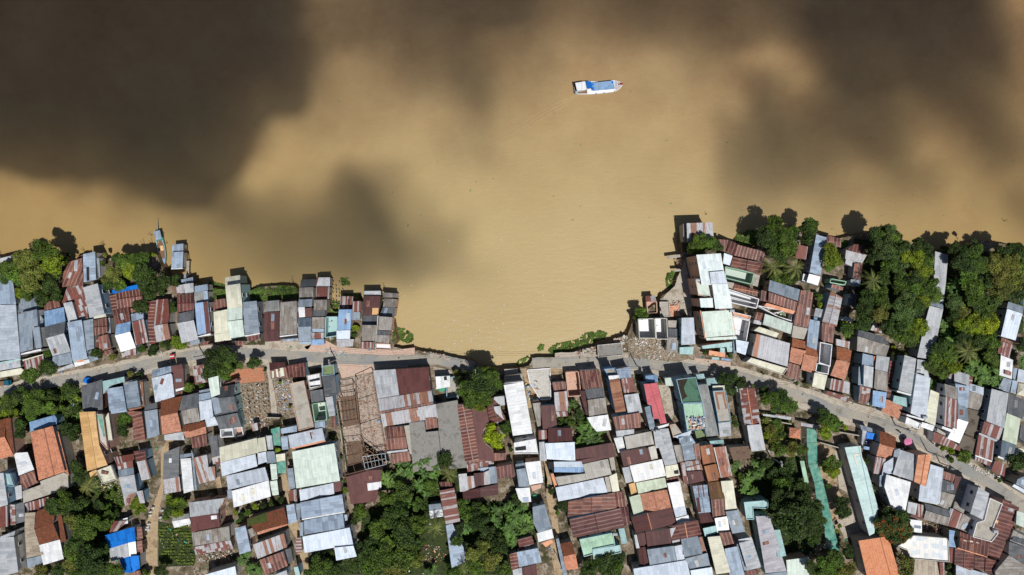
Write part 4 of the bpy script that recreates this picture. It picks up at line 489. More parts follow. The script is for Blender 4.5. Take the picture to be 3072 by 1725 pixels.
TREEDATA="""
@A 0 680
60,480,110,6,M 300,400,150,8,O 540,300,150,10,M 470,210,80,9,G 640,430,150,9,Y 400,650,190,9,O 220,560,150,7,M 60,600,90,6,G 620,680,130,7,D 230,800,80,5,Y 480,840,110,6,D 680,820,90,5,D 770,410,70,5,Y 350,780,110,6,M 820,330,50,3,D
1420,380,90,6,D 1520,430,120,7,M 1350,560,130,6,O 1680,385,125,7,M 1825,330,58,5,Y 1580,540,110,7,Y 1720,600,150,8,D 1300,680,100,5,D 1430,700,90,5,M 1800,545,85,6,G 1960,670,105,6,D 2095,650,85,4,D 1780,780,110,6,D 1860,740,90,5,D 1260,340,40,3,O 1230,440,50,4,M 2070,970,80,3.5,D 1700,960,100,5,D 1950,790,60,3,D
@B 0 960
2160,260,105,4,Y 2000,290,80,3.5,D 1700,350,70,3,M 1830,350,80,3,D 380,640,130,4,M 570,570,110,5,D 570,400,70,4,M 1160,400,75,4,D 1340,440,70,3,O
100,980,130,5,M 250,900,110,4,D 430,960,160,6,M 600,930,110,4,D 120,1100,110,4,Y 400,1080,130,5,M 750,1050,70,4,M 800,830,90,3,D 900,800,60,3,D 940,950,60,3,Y 930,1070,60,3,D 250,1250,90,4,D 250,1370,80,4,D 800,1300,90,4,D 900,1370,110,5,D 1500,1200,110,5,M 1480,1320,90,5,D 1560,650,60,3,O 1680,660,60,3,D 2270,800,80,4,M 2420,790,60,3,M 30,1150,70,3,Y 560,1060,110,5,M
@C 600 760
200,1280,170,9,D 330,1220,110,8,D 300,1400,120,8,M 130,1420,110,7,D 460,1330,80,5,M 640,1330,95,6,D 1870,900,60,3,Y 1850,980,50,3,D
@D 600 1060
910,1150,70,4,Y 1600,1010,45,3,M 1190,300,50,3,D 960,350,30,2,Y 1080,640,30,2,O 780,200,30,2,D 1690,1250,40,2,D 430,990,30,2,D
@E 0 1364
930,150,100,5,D 1050,380,130,7,P 960,260,90,5,D 760,560,150,6,M 650,620,120,7,D 900,620,110,5,D 880,780,110,7,O 1050,850,170,7,M 1180,620,90,4,D 1290,740,90,4,M 1250,830,90,6,M 950,1050,120,7,D 900,1150,130,7,M 1100,1250,180,9,D 850,1300,110,6,O 1230,1130,90,6,D 1150,1400,120,6,D 900,1400,100,5,M 1400,1370,110,7,M 500,1420,110,4,O 700,1400,100,4,D 1370,450,60,3,M 1290,500,50,3,M 1640,560,80,3,Y 1680,650,80,3,Y 1600,620,60,3,M 2070,560,100,3.5,Y 2180,600,100,4,M 2030,660,80,4,D 2130,690,80,4,Y 1990,750,60,3,M 1920,1400,90,5,D 1750,1420,70,3,M 1060,1050,90,5,D 1290,620,60,3,M 1400,700,60,3,D 1000,560,90,4,D 1700,560,50,3,M 240,800,40,3,Y 60,950,50,3,Y
@F 600 1364
560,1230,90,4,N 650,1340,110,4,N 970,540,60,4,D 850,590,60,3.5,D 760,610,60,3,D 660,620,60,4,Y 440,690,50,3,Y 570,700,60,4,M 460,800,60,4,M 500,740,60,3,D 1900,680,110,5,M 1850,800,60,4,D 1560,1180,80,4,D 1450,1330,150,7,M 1600,1380,120,6,D 1330,1400,90,5,D 1740,300,50,4,M 1740,430,50,4,Y
2300,300,140,5,N 2480,120,120,5,N 2420,440,140,7,M 2250,520,110,7,M 2500,560,100,4,N 2150,900,150,7,M 2350,680,150,7,D 2250,780,110,6,D 2450,900,170,8,D 2080,1060,120,6,D 2200,1200,190,8,M 1980,1230,110,6,D 1940,1080,80,4,D 2430,1180,190,8,M 2350,1390,150,8,O 2050,1400,140,7,M 1850,1320,80,6,M 2500,1050,120,7,D 2240,1040,110,7,M
@I 1240 1000
800,600,200,9,D 650,650,140,8,M 940,520,130,9,M 700,780,120,8,M 860,760,120,8,M 1010,620,90,7,D 580,560,80,6,D 620,470,70,5,D 500,480,70,4,O 870,450,80,8,M 800,860,80,7,Y 980,1240,145,7,YY 1110,1130,100,6,M 1040,1080,60,5,D 1170,1390,40,3,D 1900,860,70,4,N 1990,970,80,4,D 1890,1060,75,4,M 1780,1020,60,3,M 2110,1170,130,5,N 2200,1260,120,5,N 2060,1320,100,4,N 2000,1060,60,3,D 1760,1090,60,3,D
@J 1240 1364
380,60,110,6,D 100,110,120,5,N 230,220,120,5,N 420,230,120,8,P 110,400,110,5,N 210,380,90,5,M 60,600,90,5,M 60,850,130,7,M 270,870,120,8,P 590,600,90,4,M 640,720,130,5,M 760,660,110,4,D 850,680,80,4,M 800,820,140,6,D 1020,720,100,4,N 1180,650,100,4,N 1300,690,120,4,N 1230,800,110,4,N 1380,800,100,4,N 1100,880,110,4,N 1340,920,100,4,N 1200,1000,100,4,N 1240,540,80,4,D 680,900,110,5,N 520,1040,80,7,M 700,1180,110,7,O 850,1110,100,7,O 930,980,130,6,D 1040,1090,120,7,D 930,1300,140,8,O 750,1370,110,7,M 1080,1410,100,6,M 480,1400,110,5,M 60,1080,90,5,D 40,1280,100,6,O 210,1410,80,4,N 600,1370,80,7,P 1780,610,100,5,D 1720,700,50,3,M 2130,1370,140,6,D 2280,1290,130,6,D 2420,1370,110,6,M 2480,1230,90,5,D 1660,440,50,3,D 560,890,80,6,D 420,1130,60,3,D
@G 1900 640
770,390,130,8,M 870,350,120,8,M 980,400,90,6,D 690,450,60,7,M 1700,160,140,9,M 1600,280,140,9,D 1780,270,150,10,M 1850,400,130,9,M 1680,420,130,8,D 1920,240,90,8,M 1780,500,100,8,D 2080,200,130,8,D 2130,130,90,8,M 2060,330,80,6,D 1680,640,140,7,P 1950,650,140,7,P 1700,750,90,5,M 1820,790,110,5,M 1930,780,90,5,D 1870,690,90,5,D 2370,440,100,8,Y 2380,560,120,8,Y 2340,640,80,7,M 2230,1010,60,4,M 2240,1090,60,4,Y 2200,970,50,3,D 90,1200,90,4,M 40,1260,60,4,D 170,1210,40,3,D
@M 2428 640
830,260,120,10,D 960,190,80,12,G 980,270,120,11,M 900,400,150,11,G 820,480,90,9,D 1000,480,120,10,D 1110,400,110,9,D 1130,500,100,9,Y 1290,370,110,9,D 1390,450,110,9,D 1290,520,110,9,Y 1080,640,110,8,G 1330,680,140,9,Y 1420,600,100,9,M 1470,720,70,8,D 960,620,110,8,M 1100,860,130,9,M 1240,800,120,9,D 1250,900,110,9,M 1430,900,140,9,M 1500,1000,90,8,M 760,800,130,8,P 880,780,100,7,D 850,940,90,8,M 700,1010,110,9,D 850,1060,120,9,M 670,1160,130,9,D 820,1200,130,9,O 660,1310,110,9,D 1180,1050,130,10,G 1120,1180,150,10,G 1290,1130,110,10,D 1360,1060,90,9,Y 1080,1330,130,9,D 1300,1370,120,9,Y 950,1370,110,8,D 1220,960,90,8,P 420,1320,60,4,Y 440,1400,90,4,D 740,560,70,6,D
1620,430,70,6,D 1750,430,90,8,D 1870,470,120,9,D 1990,470,110,10,M 1860,600,130,10,D 2010,620,130,10,M 2210,590,120,10,O 2340,460,120,9,D 2490,450,110,9,D 2420,600,130,10,O 2290,740,150,10,O 1900,740,130,9,M 1960,880,130,9,M 2120,820,120,8,D 2430,800,140,9,O 2300,930,140,9,O 2520,930,110,8,D 1690,920,110,6,N 1730,1060,110,8,G 1830,1170,100,8,O 1980,1050,110,9,M 2190,1060,130,9,M 2110,1200,120,9,M 2000,1290,110,9,Y 1880,1340,110,8,Y 2180,1320,130,9,YY 1640,1320,100,6,N 1740,1230,110,7,D 1980,320,50,7,D 2540,620,90,8,M
@N 2428 960
1140,60,140,9,M 1310,120,110,9,Y 1200,220,120,8,M 1060,190,80,7,M 1090,420,100,4,O 1020,330,50,4,YY 990,630,45,3,D 440,130,90,4,M 540,60,70,5,M
1640,110,110,6,N 1690,240,120,7,N 1580,300,120,8,D 1850,60,130,8,Y 2010,90,130,8,Y 2160,90,120,9,YY 2180,250,110,8,M 1680,400,120,8,M 1540,440,110,7,M 1470,550,90,7,M 1560,620,110,7,M 1700,540,120,7,Y 1900,370,150,9,P 2020,240,130,8,D 2150,400,120,7,M 2020,580,130,5,N 2150,620,130,5,N 2230,720,110,5,N 2090,710,90,4,N 2230,500,80,5,M 1820,200,110,8,D 1530,770,90,4,N 2570,300,90,6,D 2550,520,80,5,N
170,1150,110,5,D 260,1240,120,6,M 200,1360,100,6,Y 430,1290,45,2.5,Y 380,1250,50,3,M 1620,1520,70,3,Y 1700,1570,60,3,Y 1860,1620,100,4,M 2280,1920,40,2,M 1700,1680,50,2,M
@H 1900 960
1110,710,110,6,D 1200,690,70,6,D 1160,830,100,6,D 1280,760,90,5,D 1430,800,45,3,M 1560,640,25,1.5,D 1640,930,110,6,M 1700,1000,100,6,M 1790,930,110,6,D 1880,1030,110,6,M 1760,1050,80,6,M 1560,840,70,5,D 1200,1180,50,2.5,O 1230,1250,50,2.5,M 1600,1200,70,3,O 1660,1300,90,3,O 1750,1380,80,3,M 1720,1230,80,3,M 1600,1390,60,3,Y 1160,440,50,2.5,D 860,390,45,2.5,D 950,420,30,4,Y 2080,770,35,2,Y 1960,760,35,2,M 320,740,25,2,M
@K 1800 1240
2150,420,110,4,M 2300,430,100,4,O 2420,440,80,4,M 2050,340,60,3,Y 1640,650,80,4,N 1900,680,110,4,N 1800,810,100,4,N 1780,900,90,4,N 1700,760,70,4,M 1680,1030,50,3,Y 2000,600,90,4,D 2080,300,80,3,O
@L 1800 1364
2300,700,220,12,D 2200,560,150,10,D 2430,600,140,10,D 2450,820,150,11,D 2330,900,120,10,D 2150,400,140,7,M 2100,250,110,5,D 2350,400,150,7,D 2230,230,120,5,D 2520,1330,80,8,D 2560,730,90,9,D 2200,760,130,10,D 2470,450,100,6,D 150,1200,110,5,D 60,1300,130,6,D 200,1300,100,5,M 100,1420,110,6,D
@O 2428 1240
270,600,110,6,M 290,690,100,6,Y 220,650,80,5,M 390,1100,120,6,D 400,1180,100,5,D 690,550,70,4,D 230,870,50,3,M 960,1240,120,8,D 1090,1250,110,8,D 870,1320,110,8,F 1000,1330,130,9,F 1120,1380,120,8,F 900,1420,100,7,F 1060,1480,110,8,F 1180,1460,70,7,D 60,1250,140,9,D 90,1100,90,7,D 50,1400,120,8,D 360,1350,40,2.5,M 340,1410,40,2.5,Y 790,900,50,3,D 830,1080,50,3,D 2480,600,110,7,D 2560,540,90,7,D 2280,800,30,2,M
@Q 2428 1364
300,1250,120,8,M 200,1330,150,8,M 420,1380,140,8,O 110,1420,120,7,M 480,1180,90,6,D 1150,1290,110,7,O 1170,1380,110,7,O 1680,1330,60,4,D 1690,1420,50,4,D 60,1000,100,8,D 350,1430,100,7,Y
"""
# ---------------------------------------------------------------- ground, road, pavements
SHORE=[(-900,775),(-400,775),(0,770),(100,760),(190,800),(225,812),(300,800),(330,775),(470,760),(500,830),(560,835),(600,862),(690,870),(735,880),(780,860),(885,858),(905,890),(985,900),(1000,935),(1050,935),(1060,890),(1085,905),(1100,960),(1180,960),(1190,1020),(1180,1040),(1210,1048),(1240,1046),(1277,1056),(1322,1061),(1328,1072),(1350,1075),(1372,1083),(1390,1085),(1400,1078),(1415,1082),(1425,1087),(1440,1097),(1460,1100),(1500,1108),(1530,1104),(1557,1103),(1587,1096),(1594,1084),(1600,1075),(1625,1071),(1665,1072),(1690,1066),(1715,1060),(1750,1050),(1785,1040),(1790,1030),(1795,1027),(1822,1025),(1860,1022),(1865,1027),(1882,1010),(1890,985),(1903,950),(1935,935),(1960,915),(1980,899),(1985,887),(1998,880),(2008,879),(2019,873),(2026,858),(2028,840),(2036,824),(2044,812),(2043,790),(2047,765),(2045,740),(2045,690),(2060,685),(2140,712),(2212,735),(2275,748),(2292,700),(2330,690),(2400,690),(2450,700),(2520,715),(2600,700),(2640,700),(2700,720),(2790,745),(2805,760),(2850,750),(2920,725),(3000,730),(3072,745),(3500,760),(3900,760)]
rs=random.Random(5)
def jag(pts,n=3,a=2.2):
    out=[]
    for (x0,y0),(x1,y1) in zip(pts,pts[1:]):
        for k in range(n):
            t=k/n; out.append((x0+(x1-x0)*t+(rs.uniform(-a,a) if k else 0),y0+(y1-y0)*t+(rs.uniform(-a,a) if k else 0)))
    out.append(pts[-1]); return out
SH=jag(SHORE)
LAND=SH+[(3900,3000),(-900,3000)]
def inpoly(x,y,poly):
    c=False; j=len(poly)-1
    for i in range(len(poly)):
        xi,yi=poly[i]; xj,yj=poly[j]
        if (yi>y)!=(yj>y) and x<(xj-xi)*(y-yi)/(yj-yi)+xi: c=not c
        j=i
    return c
def slab(name,poly,z0,z1,m,parent=None,skip_bottom=True):
    """polygon in photo pixels laid at height z1, sides down to z0"""
    top=[P(x,y,z1) for x,y in poly]
    bm=bmesh.new()
    vt=[bm.verts.new(v) for v in top]; vb=[bm.verts.new((v.x,v.y,z0)) for v in top]
    f=bm.faces.new(vt)
    n=len(vt)
    for i in range(n):
        j=(i+1)%n
        try: bm.faces.new((vt[i],vb[i],vb[j],vt[j]))
        except ValueError: pass
    bmesh.ops.triangulate(bm,faces=[f])
    bmesh.ops.recalc_face_normals(bm,faces=bm.faces[:])
    return link(name,bm,m,parent)
o=slab('ground',LAND,-5,0,MAT['ground']); struct(o)
ROAD=[(-200,1210),(25,1175),(150,1150),(325,1118),(375,1108),(500,1080),(575,1067),(660,1060),(750,1060),(900,1070),(1075,1078),(1225,1080),(1315,1080),(1385,1092),(1424,1098)]
ROAD2=[(1597,1088),(1665,1085),(1815,1084),(1950,1092),(2100,1108),(2225,1130),(2325,1162),(2450,1205),(2503,1227),(2653,1272),(2728,1302),(2803,1350),(2903,1410),(3003,1470),(3100,1535),(3400,1720)]
def smooth(pts,n=6):
    out=[]
    for i in range(len(pts)-1):
        p0=pts[max(i-1,0)];p1=pts[i];p2=pts[i+1];p3=pts[min(i+2,len(pts)-1)]
        for k in range(n):
            t=k/n
            out.append(tuple(.5*(2*p1[a]+(p2[a]-p0[a])*t+(2*p0[a]-5*p1[a]+4*p2[a]-p3[a])*t*t+(3*p1[a]-p0[a]-3*p2[a]+p3[a])*t**3) for a in (0,1)))
    out.append(pts[-1]); return out
def strip(name,pts,wl,wr,z,m,jit=1.0,parent=None,z0=None):
    pts=smooth(pts); L=[];R=[]
    for i,(x,y) in enumerate(pts):
        a=pts[max(i-1,0)];b=pts[min(i+1,len(pts)-1)]
        dx,dy=b[0]-a[0],b[1]-a[1]; l=math.hypot(dx,dy) or 1; nx,ny=dy/l,-dx/l
        L.append((x+nx*(wl+rs.uniform(-jit,jit)),y+ny*(wl+rs.uniform(-jit,jit))))
        R.append((x-nx*(wr+rs.uniform(-jit,jit)),y-ny*(wr+rs.uniform(-jit,jit))))
    return slab(name,L+R[::-1],z-.06 if z0 is None else z0,z,m,parent)
def clipshore(pts): return pts
for nm,rd,wl,wr in (('pavement',ROAD[:12],26,30),('pavement',ROAD2[1:],27,34)):
    struct(strip(nm,rd,wl,wr,.03,MAT['pave'],3))
struct(strip('road',ROAD,15,15,.07,MAT['road'],1.6))
struct(strip('road',ROAD2,14,17,.07,MAT['road'],1.6))
def area(name,tile,pts,m,z=.035):
    tx,ty=TILE[tile]; struct(slab(name,[(tx+x/4,ty+y/4) for x,y in pts],z-.05,z,MAT[m]))
area('yard','C',[(1250,1120),(1500,1040),(1650,1120),(2100,1160),(2300,1165),(2576,1130),(2576,1260),(2300,1230),(1700,1190),(1300,1180)],'pinkpave',.045)
area('yard','C',[(780,1040),(1200,1060),(1340,1090),(1300,1150),(900,1170),(780,1160)],'pave',.045)
area('yard','D',[(290,290),(450,190),(760,170),(780,330),(470,365),(290,310)],'brickdust',.045)
area('dirt_lot','D',[(440,370),(790,340),(850,780),(520,900),(480,700)],'debris',.04)
area('path','D',[(770,60),(820,300),(860,740),(930,750),(900,500),(860,300),(820,70)],'pave',.06)
area('dirt_lot','D',[(880,330),(1080,300),(1140,700),(930,760)],'debris',.045)
area('yard','D',[(1650,130),(2080,110),(2080,220),(1700,300)],'pinkpave',.045)
area('yard','D',[(1600,330),(2080,230),(2240,1240),(1900,1350),(1720,1250)],'brickfloor',.04)
area('dirt_lane','D',[(200,1100),(160,1230),(230,1440),(320,1900),(270,1950),(180,1500),(130,1240)],'lane',.045)
area('dirt_lane','E',[(2020,-200),(1930,-50),(1930,350),(1800,720),(1700,900),(1700,1200),(1780,1300),(1800,1460),(1890,1460),(1890,1000),(1900,700),(1960,450),(1990,50),(2080,-180)],'lane',.045)
area('dirt_lane','J',[(1560,60),(1610,300),(1590,480),(1700,1000),(1640,1100),(1700,1460),(1790,1460),(1760,1000),(1690,500),(1620,80)],'lane',.045)
area('dirt_lane','F',[(930,240),(1050,560),(1050,830),(1150,1000),(1200,1460),(1320,1460),(1280,1100),(1180,830),(1080,420),(1030,230)],'lane',.045)
area('yard','H',[(-60,230),(240,210),(430,260),(540,400),(700,460),(540,500),(-60,480)],'debris',.045)
area('yard','G',[(520,800),(620,560),(640,660),(700,900),(700,1240),(430,1130),(330,1040),(400,960),(500,870)],'pave',.05)
area('yard','H',[(730,455),(1170,500),(1165,550),(740,490)],'pinkpave',.075)
area('yard','I',[(240,400),(1240,-0),(440,460),(430,560),(260,520)][:1]+[(440,440),(520,520),(440,560),(260,530)],'pave',.05)
area('yard','H',[(300,780),(420,780),(520,1050),(450,1240),(400,1210)],'concreteyard' if 'concreteyard' in MAT else 'pave',.05)
area('yard','I',[(1300,420),(1640,400),(1830,440),(1660,560),(1650,800),(1520,860),(1380,900),(1350,620)],'lane',.045)
area('yard','O',[(300,450),(390,440),(700,1450),(420,1500),(330,1290),(520,1200),(480,960),(360,900)],'pave',.045)
area('dirt_lot','O',[(90,350),(330,450),(330,900),(400,1000),(400,1290),(330,1444),(200,1000),(100,560)],'lane',.04)
area('yard','N',[(-100,830),(180,870),(590,1010),(900,1090),(1100,1200),(1480,1330),(1400,1440),(900,1240),(300,1060),(-60,900)],'pave',.05)
area('grass_field','L',[(1900,50),(2460,20),(2576,700),(2576,1200),(2230,1230),(1700,560)],'grass',.03)
area('grass_field','H',[(1540,1100),(1900,1200),(2000,1444),(1560,1444)],'grass',.03)
area('grass_field','M',[(540,300),(1480,440),(1480,1444),(560,1444)],'grass',.03)
area('grass_field','M',[(1640,480),(2570,430),(2570,1444),(1560,1444)],'grass',.03)
area('grass_field','N',[(1480,0),(2300,0),(2300,700),(1700,800),(1480,620)],'grass',.032)
area('grass_field','J',[(0,0),(620,100),(600,560),(1240,560),(1500,900),(1200,1444),(0,1444)],'grass',.03)
area('grass_field','F',[(1950,700),(2560,300),(2560,1444),(1300,1444),(1300,1180),(1900,1160)],'grass',.031)
area('grass_field','E',[(820,50),(1100,200),(1500,600),(1350,850),(1250,1000),(1330,1460),(820,1460),(600,700)],'grass',.03)
area('vegetable_garden','E',[(1900,800),(2050,830),(2290,880),(2350,1240),(2330,1330),(1900,1350)],'grass',.05)
area('grass_field','B',[(-100,960),(300,840),(950,780),(980,1100),(900,1444),(-100,1180)],'grass',.03)
bm=bmesh.new(); prev=None
for i,(x,y) in enumerate(SH):
    a=SH[max(i-1,0)]; b=SH[min(i+1,len(SH)-1)]; dx,dy=b[0]-a[0],b[1]-a[1]; l=math.hypot(dx,dy) or 1
    w_=rs.uniform(3,11) if not 1280<x<1800 else rs.uniform(.5,4); nx,ny=dy/l*w_,-dx/l*w_
    t=P(x,y,0); m_=P(x+nx*.4,y+ny*.4,0); e=P(x+nx,y+ny,0)
    row=[bm.verts.new((t.x,t.y,-.12)),bm.verts.new((m_.x,m_.y,-1.3+rs.uniform(-.3,.3))),bm.verts.new((e.x,e.y,-2.3))]
    if prev:
        for k_ in (0,1): bm.faces.new((prev[k_],row[k_],row[k_+1],prev[k_+1]))
    prev=row
bmesh.ops.recalc_face_normals(bm,faces=bm.faces[:])
struct(link('riverbank',bm,MAT['mud']))
# ---------------------------------------------------------------- water
bm=bmesh.new()
bmesh.ops.create_grid(bm,x_segments=1,y_segments=1,size=1500)
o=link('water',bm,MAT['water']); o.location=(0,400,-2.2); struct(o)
# ---------------------------------------------------------------- clouds: unseen bodies of vapour above the drone, shaped to cast the river's shadows
GRID="""
999999999834678886567665788888861
999999999976666554345567668888883
999999999962455633111133128888773
999999999832244621001111526767753
999999997121101310000003656764663
999999983000001200000004666651364
103479950015300000000004543244122
000033365346720000000002212011014
000000134566733000000000000000001
000000023445552100000000000000000
000000000000000000000000000000000""".split()
GRID=[[int(c) for c in r.ljust(33,r[-1])] for r in GRID]
def tau_at(px,py):
    gx=px/96.0; gy=py/90.0
    wx=noise.noise(Vector((gx*.9,gy*.9,1.7)))*.55+noise.noise(Vector((gx*2.3,gy*2.3,4.1)))*.22; wy=noise.noise(Vector((gx*.9,gy*.9,7.7)))*.55+noise.noise(Vector((gx*2.3,gy*2.3,9.1)))*.22
    gx+=wx*.8; gy+=wy*.8
    gx=min(max(gx,0),31.999); 
    fy=1.0
    if gy<0: gy=0
    if gy>=10: return 0
    i=int(gx); j=int(gy); u=gx-i; v=gy-j; u=u*u*(3-2*u); v=v*v*(3-2*v)
    g=lambda a,b: GRID[min(max(b,0),10)][min(max(a,0),32)]
    d=(g(i,j)*(1-u)+g(i+1,j)*u)*(1-v)+(g(i,j+1)*(1-u)+g(i+1,j+1)*u)*v
    T=max(1-CLOUD_MAX,(1-min(d/9,1))**1.45)
    return -math.log(T)
def clouds():
    SIG=.06; zb=520.0; step=14
    xs=range(-430,3500,step); ys=range(-560,960,step)
    bm=bmesh.new(); tv={};bv={}
    for j,py in enumerate(ys):
        for i,px in enumerate(xs):
            edge=min(1,(px+420)/300,(3480-px)/300,(py+550)/300); edge=max(edge,0)
            t=sum(math.exp(-tau_at(px+a_,py+b_)) for a_,b_ in ((0,0),(22,0),(-22,0),(0,22),(0,-22),(15,15),(-15,15),(15,-15),(-15,-15)))/9
            t=-math.log(max(t,.02))*edge*.917/SIG
            w=P(px,py,-2.2); off=zb+2.2
            X=w.x+SUN[0]/SUN[2]*off; Y=w.y+SUN[1]/SUN[2]*off
            tv[i,j]=bm.verts.new((X,Y,zb+max(t,0)*.6+.02)); bv[i,j]=bm.verts.new((X,Y,zb-max(t,0)*.4-.02))
    nx=len(xs);ny=len(ys)
    for j in range(ny-1):
        for i in range(nx-1):
            bm.faces.new((tv[i,j],tv[i,j+1],tv[i+1,j+1],tv[i+1,j])); bm.faces.new((bv[i,j],bv[i+1,j],bv[i+1,j+1],bv[i,j+1]))
    for i in range(nx-1):
        bm.faces.new((tv[i,0],tv[i+1,0],bv[i+1,0],bv[i,0])); bm.faces.new((tv[i,ny-1],bv[i,ny-1],bv[i+1,ny-1],tv[i+1,ny-1]))
    for j in range(ny-1):
        bm.faces.new((tv[0,j],bv[0,j],bv[0,j+1],tv[0,j+1])); bm.faces.new((tv[nx-1,j],tv[nx-1,j+1],bv[nx-1,j+1],bv[nx-1,j]))
    m=bpy.data.materials.new('cloud_vapour'); m.use_nodes=True; nt=m.node_tree; nt.nodes.clear()
    out=nt.nodes.new('ShaderNodeOutputMaterial'); ab=nt.nodes.new('ShaderNodeVolumeAbsorption'); sc=nt.nodes.new('ShaderNodeVolumeScatter'); ad=nt.nodes.new('ShaderNodeAddShader')
    ab.inputs['Color'].default_value=(0,0,0,1); ab.inputs['Density'].default_value=SIG*.9; sc.inputs['Color'].default_value=(1,1,1,1); sc.inputs['Density'].default_value=SIG*.1
    nt.links.new(ab.outputs[0],ad.inputs[0]); nt.links.new(sc.outputs[0],ad.inputs[1]); nt.links.new(ad.outputs[0],out.inputs['Volume'])
    o=link('clouds',bm,m); o['kind']='structure'
clouds()
# ---------------------------------------------------------------- houses
from collections import Counter
WALLS=dict(BG='BG',BB='BB',CN='CN',PB='PB',WH='CN',WW='WWALL',TQ='TQ',OR='PB',GM='GM',GL='GL',RB='RB',BRN='BRN',WG='WWALL',GNW='GNW')
DEFW=['CO','CN','BG','CO','CN','PB','GL','CD']
def prism(name,top,zb,m,parent,uvs=None):
    """top = list of faces (each a list of Vectors); extruded straight down to zb (a function or a number)"""
    bm=bmesh.new(); ul=bm.loops.layers.uv.new('UVMap'); vd={}; edges={}
    def gv(v,low):
        kk=(round(v.x,3),round(v.y,3),low)
        if kk not in vd:
            vd[kk]=bm.verts.new((v.x,v.y,(v.z-zb[1] if isinstance(zb,tuple) else zb) if low else v.z))
        return vd[kk]
    for fi,f in enumerate(top):
        vs=[gv(v,0) for v in f]
        if len(set(vs))<3: continue
        try: fc=bm.faces.new(vs)
        except ValueError: continue
        if uvs:
            for lp,uvc in zip(fc.loops,uvs[fi]): lp[ul].uv=uvc
        n=len(f)
        for i in range(n):
            a,b=f[i],f[(i+1)%n]; ka=(round(a.x,3),round(a.y,3)); kb=(round(b.x,3),round(b.y,3))
            if ka==kb: continue
            e=(min(ka,kb),max(ka,kb)); edges.setdefault(e,[]).append((a,b))
    for e,l in edges.items():
        if len(l)==1:
            a,b=l[0]
            try: bm.faces.new((gv(a,0),gv(a,1),gv(b,1),gv(b,0)))
            except ValueError: pass
    bmesh.ops.recalc_face_normals(bm,faces=bm.faces[:])
    o=link(name,bm,m); under(o,parent); return o
def split(poly,o,d,val):
    """split an image-space polygon by the line dot(p-o,d)=val into two"""
    f=lambda p:(p[0]-o[0])*d[0]+(p[1]-o[1])*d[1]-val
    lo=[];hi=[]
    n=len(poly)
    for i in range(n):
        a,b=poly[i],poly[(i+1)%n]; fa,fb=f(a),f(b)
        if fa<=0: lo.append(a)
        if fa>=0: hi.append(a)
        if fa*fb<0:
            t=fa/(fa-fb); c=(a[0]+(b[0]-a[0])*t,a[1]+(b[1]-a[1])*t); lo.append(c); hi.append(c)
    return [q for q in (lo,hi) if len(q)>=3]
def fixz(px,py,fz):
    return P(px,py,fz(px,py))
class Sec: pass
def parse_sec(s,tile):
    w=s.split(); q=Sec(); q.mat=w[0]; q.typ=w[1][0]; q.frac=(int(w[1][1:])/100 if len(w[1])>1 else .5); q.can=w[2].endswith('c'); q.H=float(w[2].rstrip('c'))
    tx,ty=TILE[tile]; pts=[]
    for c in w[3:]:
        x,y=c.split(','); pts.append((tx+int(x)/4,ty+int(y)/4))
    q.pts=pts; n=len(pts)
    if n==4:
        a=Vector(((pts[2][0]+pts[3][0]-pts[0][0]-pts[1][0])/2,(pts[2][1]+pts[3][1]-pts[0][1]-pts[1][1])/2))
    else:
        cx=sum(p[0] for p in pts)/n; cy=sum(p[1] for p in pts)/n
        sxx=sum((p[0]-cx)**2 for p in pts); syy=sum((p[1]-cy)**2 for p in pts); sxy=sum((p[0]-cx)*(p[1]-cy) for p in pts)
        th=.5*math.atan2(2*sxy,sxx-syy); a=Vector((math.cos(th),math.sin(th)))
        if abs(a.y)<abs(a.x): a=Vector((-a.y,a.x))
        if a.y<0: a=-a
    if a.length<.1: a=Vector((0,1))
    a.normalize(); q.a=a; q.b=Vector((a.y,-a.x))     # a: down the picture, b: to the right
    o=pts[0]; q.o=o
    ta=[(p[0]-o[0])*a.x+(p[1]-o[1])*a.y for p in pts]; tb=[(p[0]-o[0])*q.b.x+(p[1]-o[1])*q.b.y for p in pts]
    q.a0,q.a1,q.b0,q.b1=min(ta),max(ta),min(tb),max(tb); return q
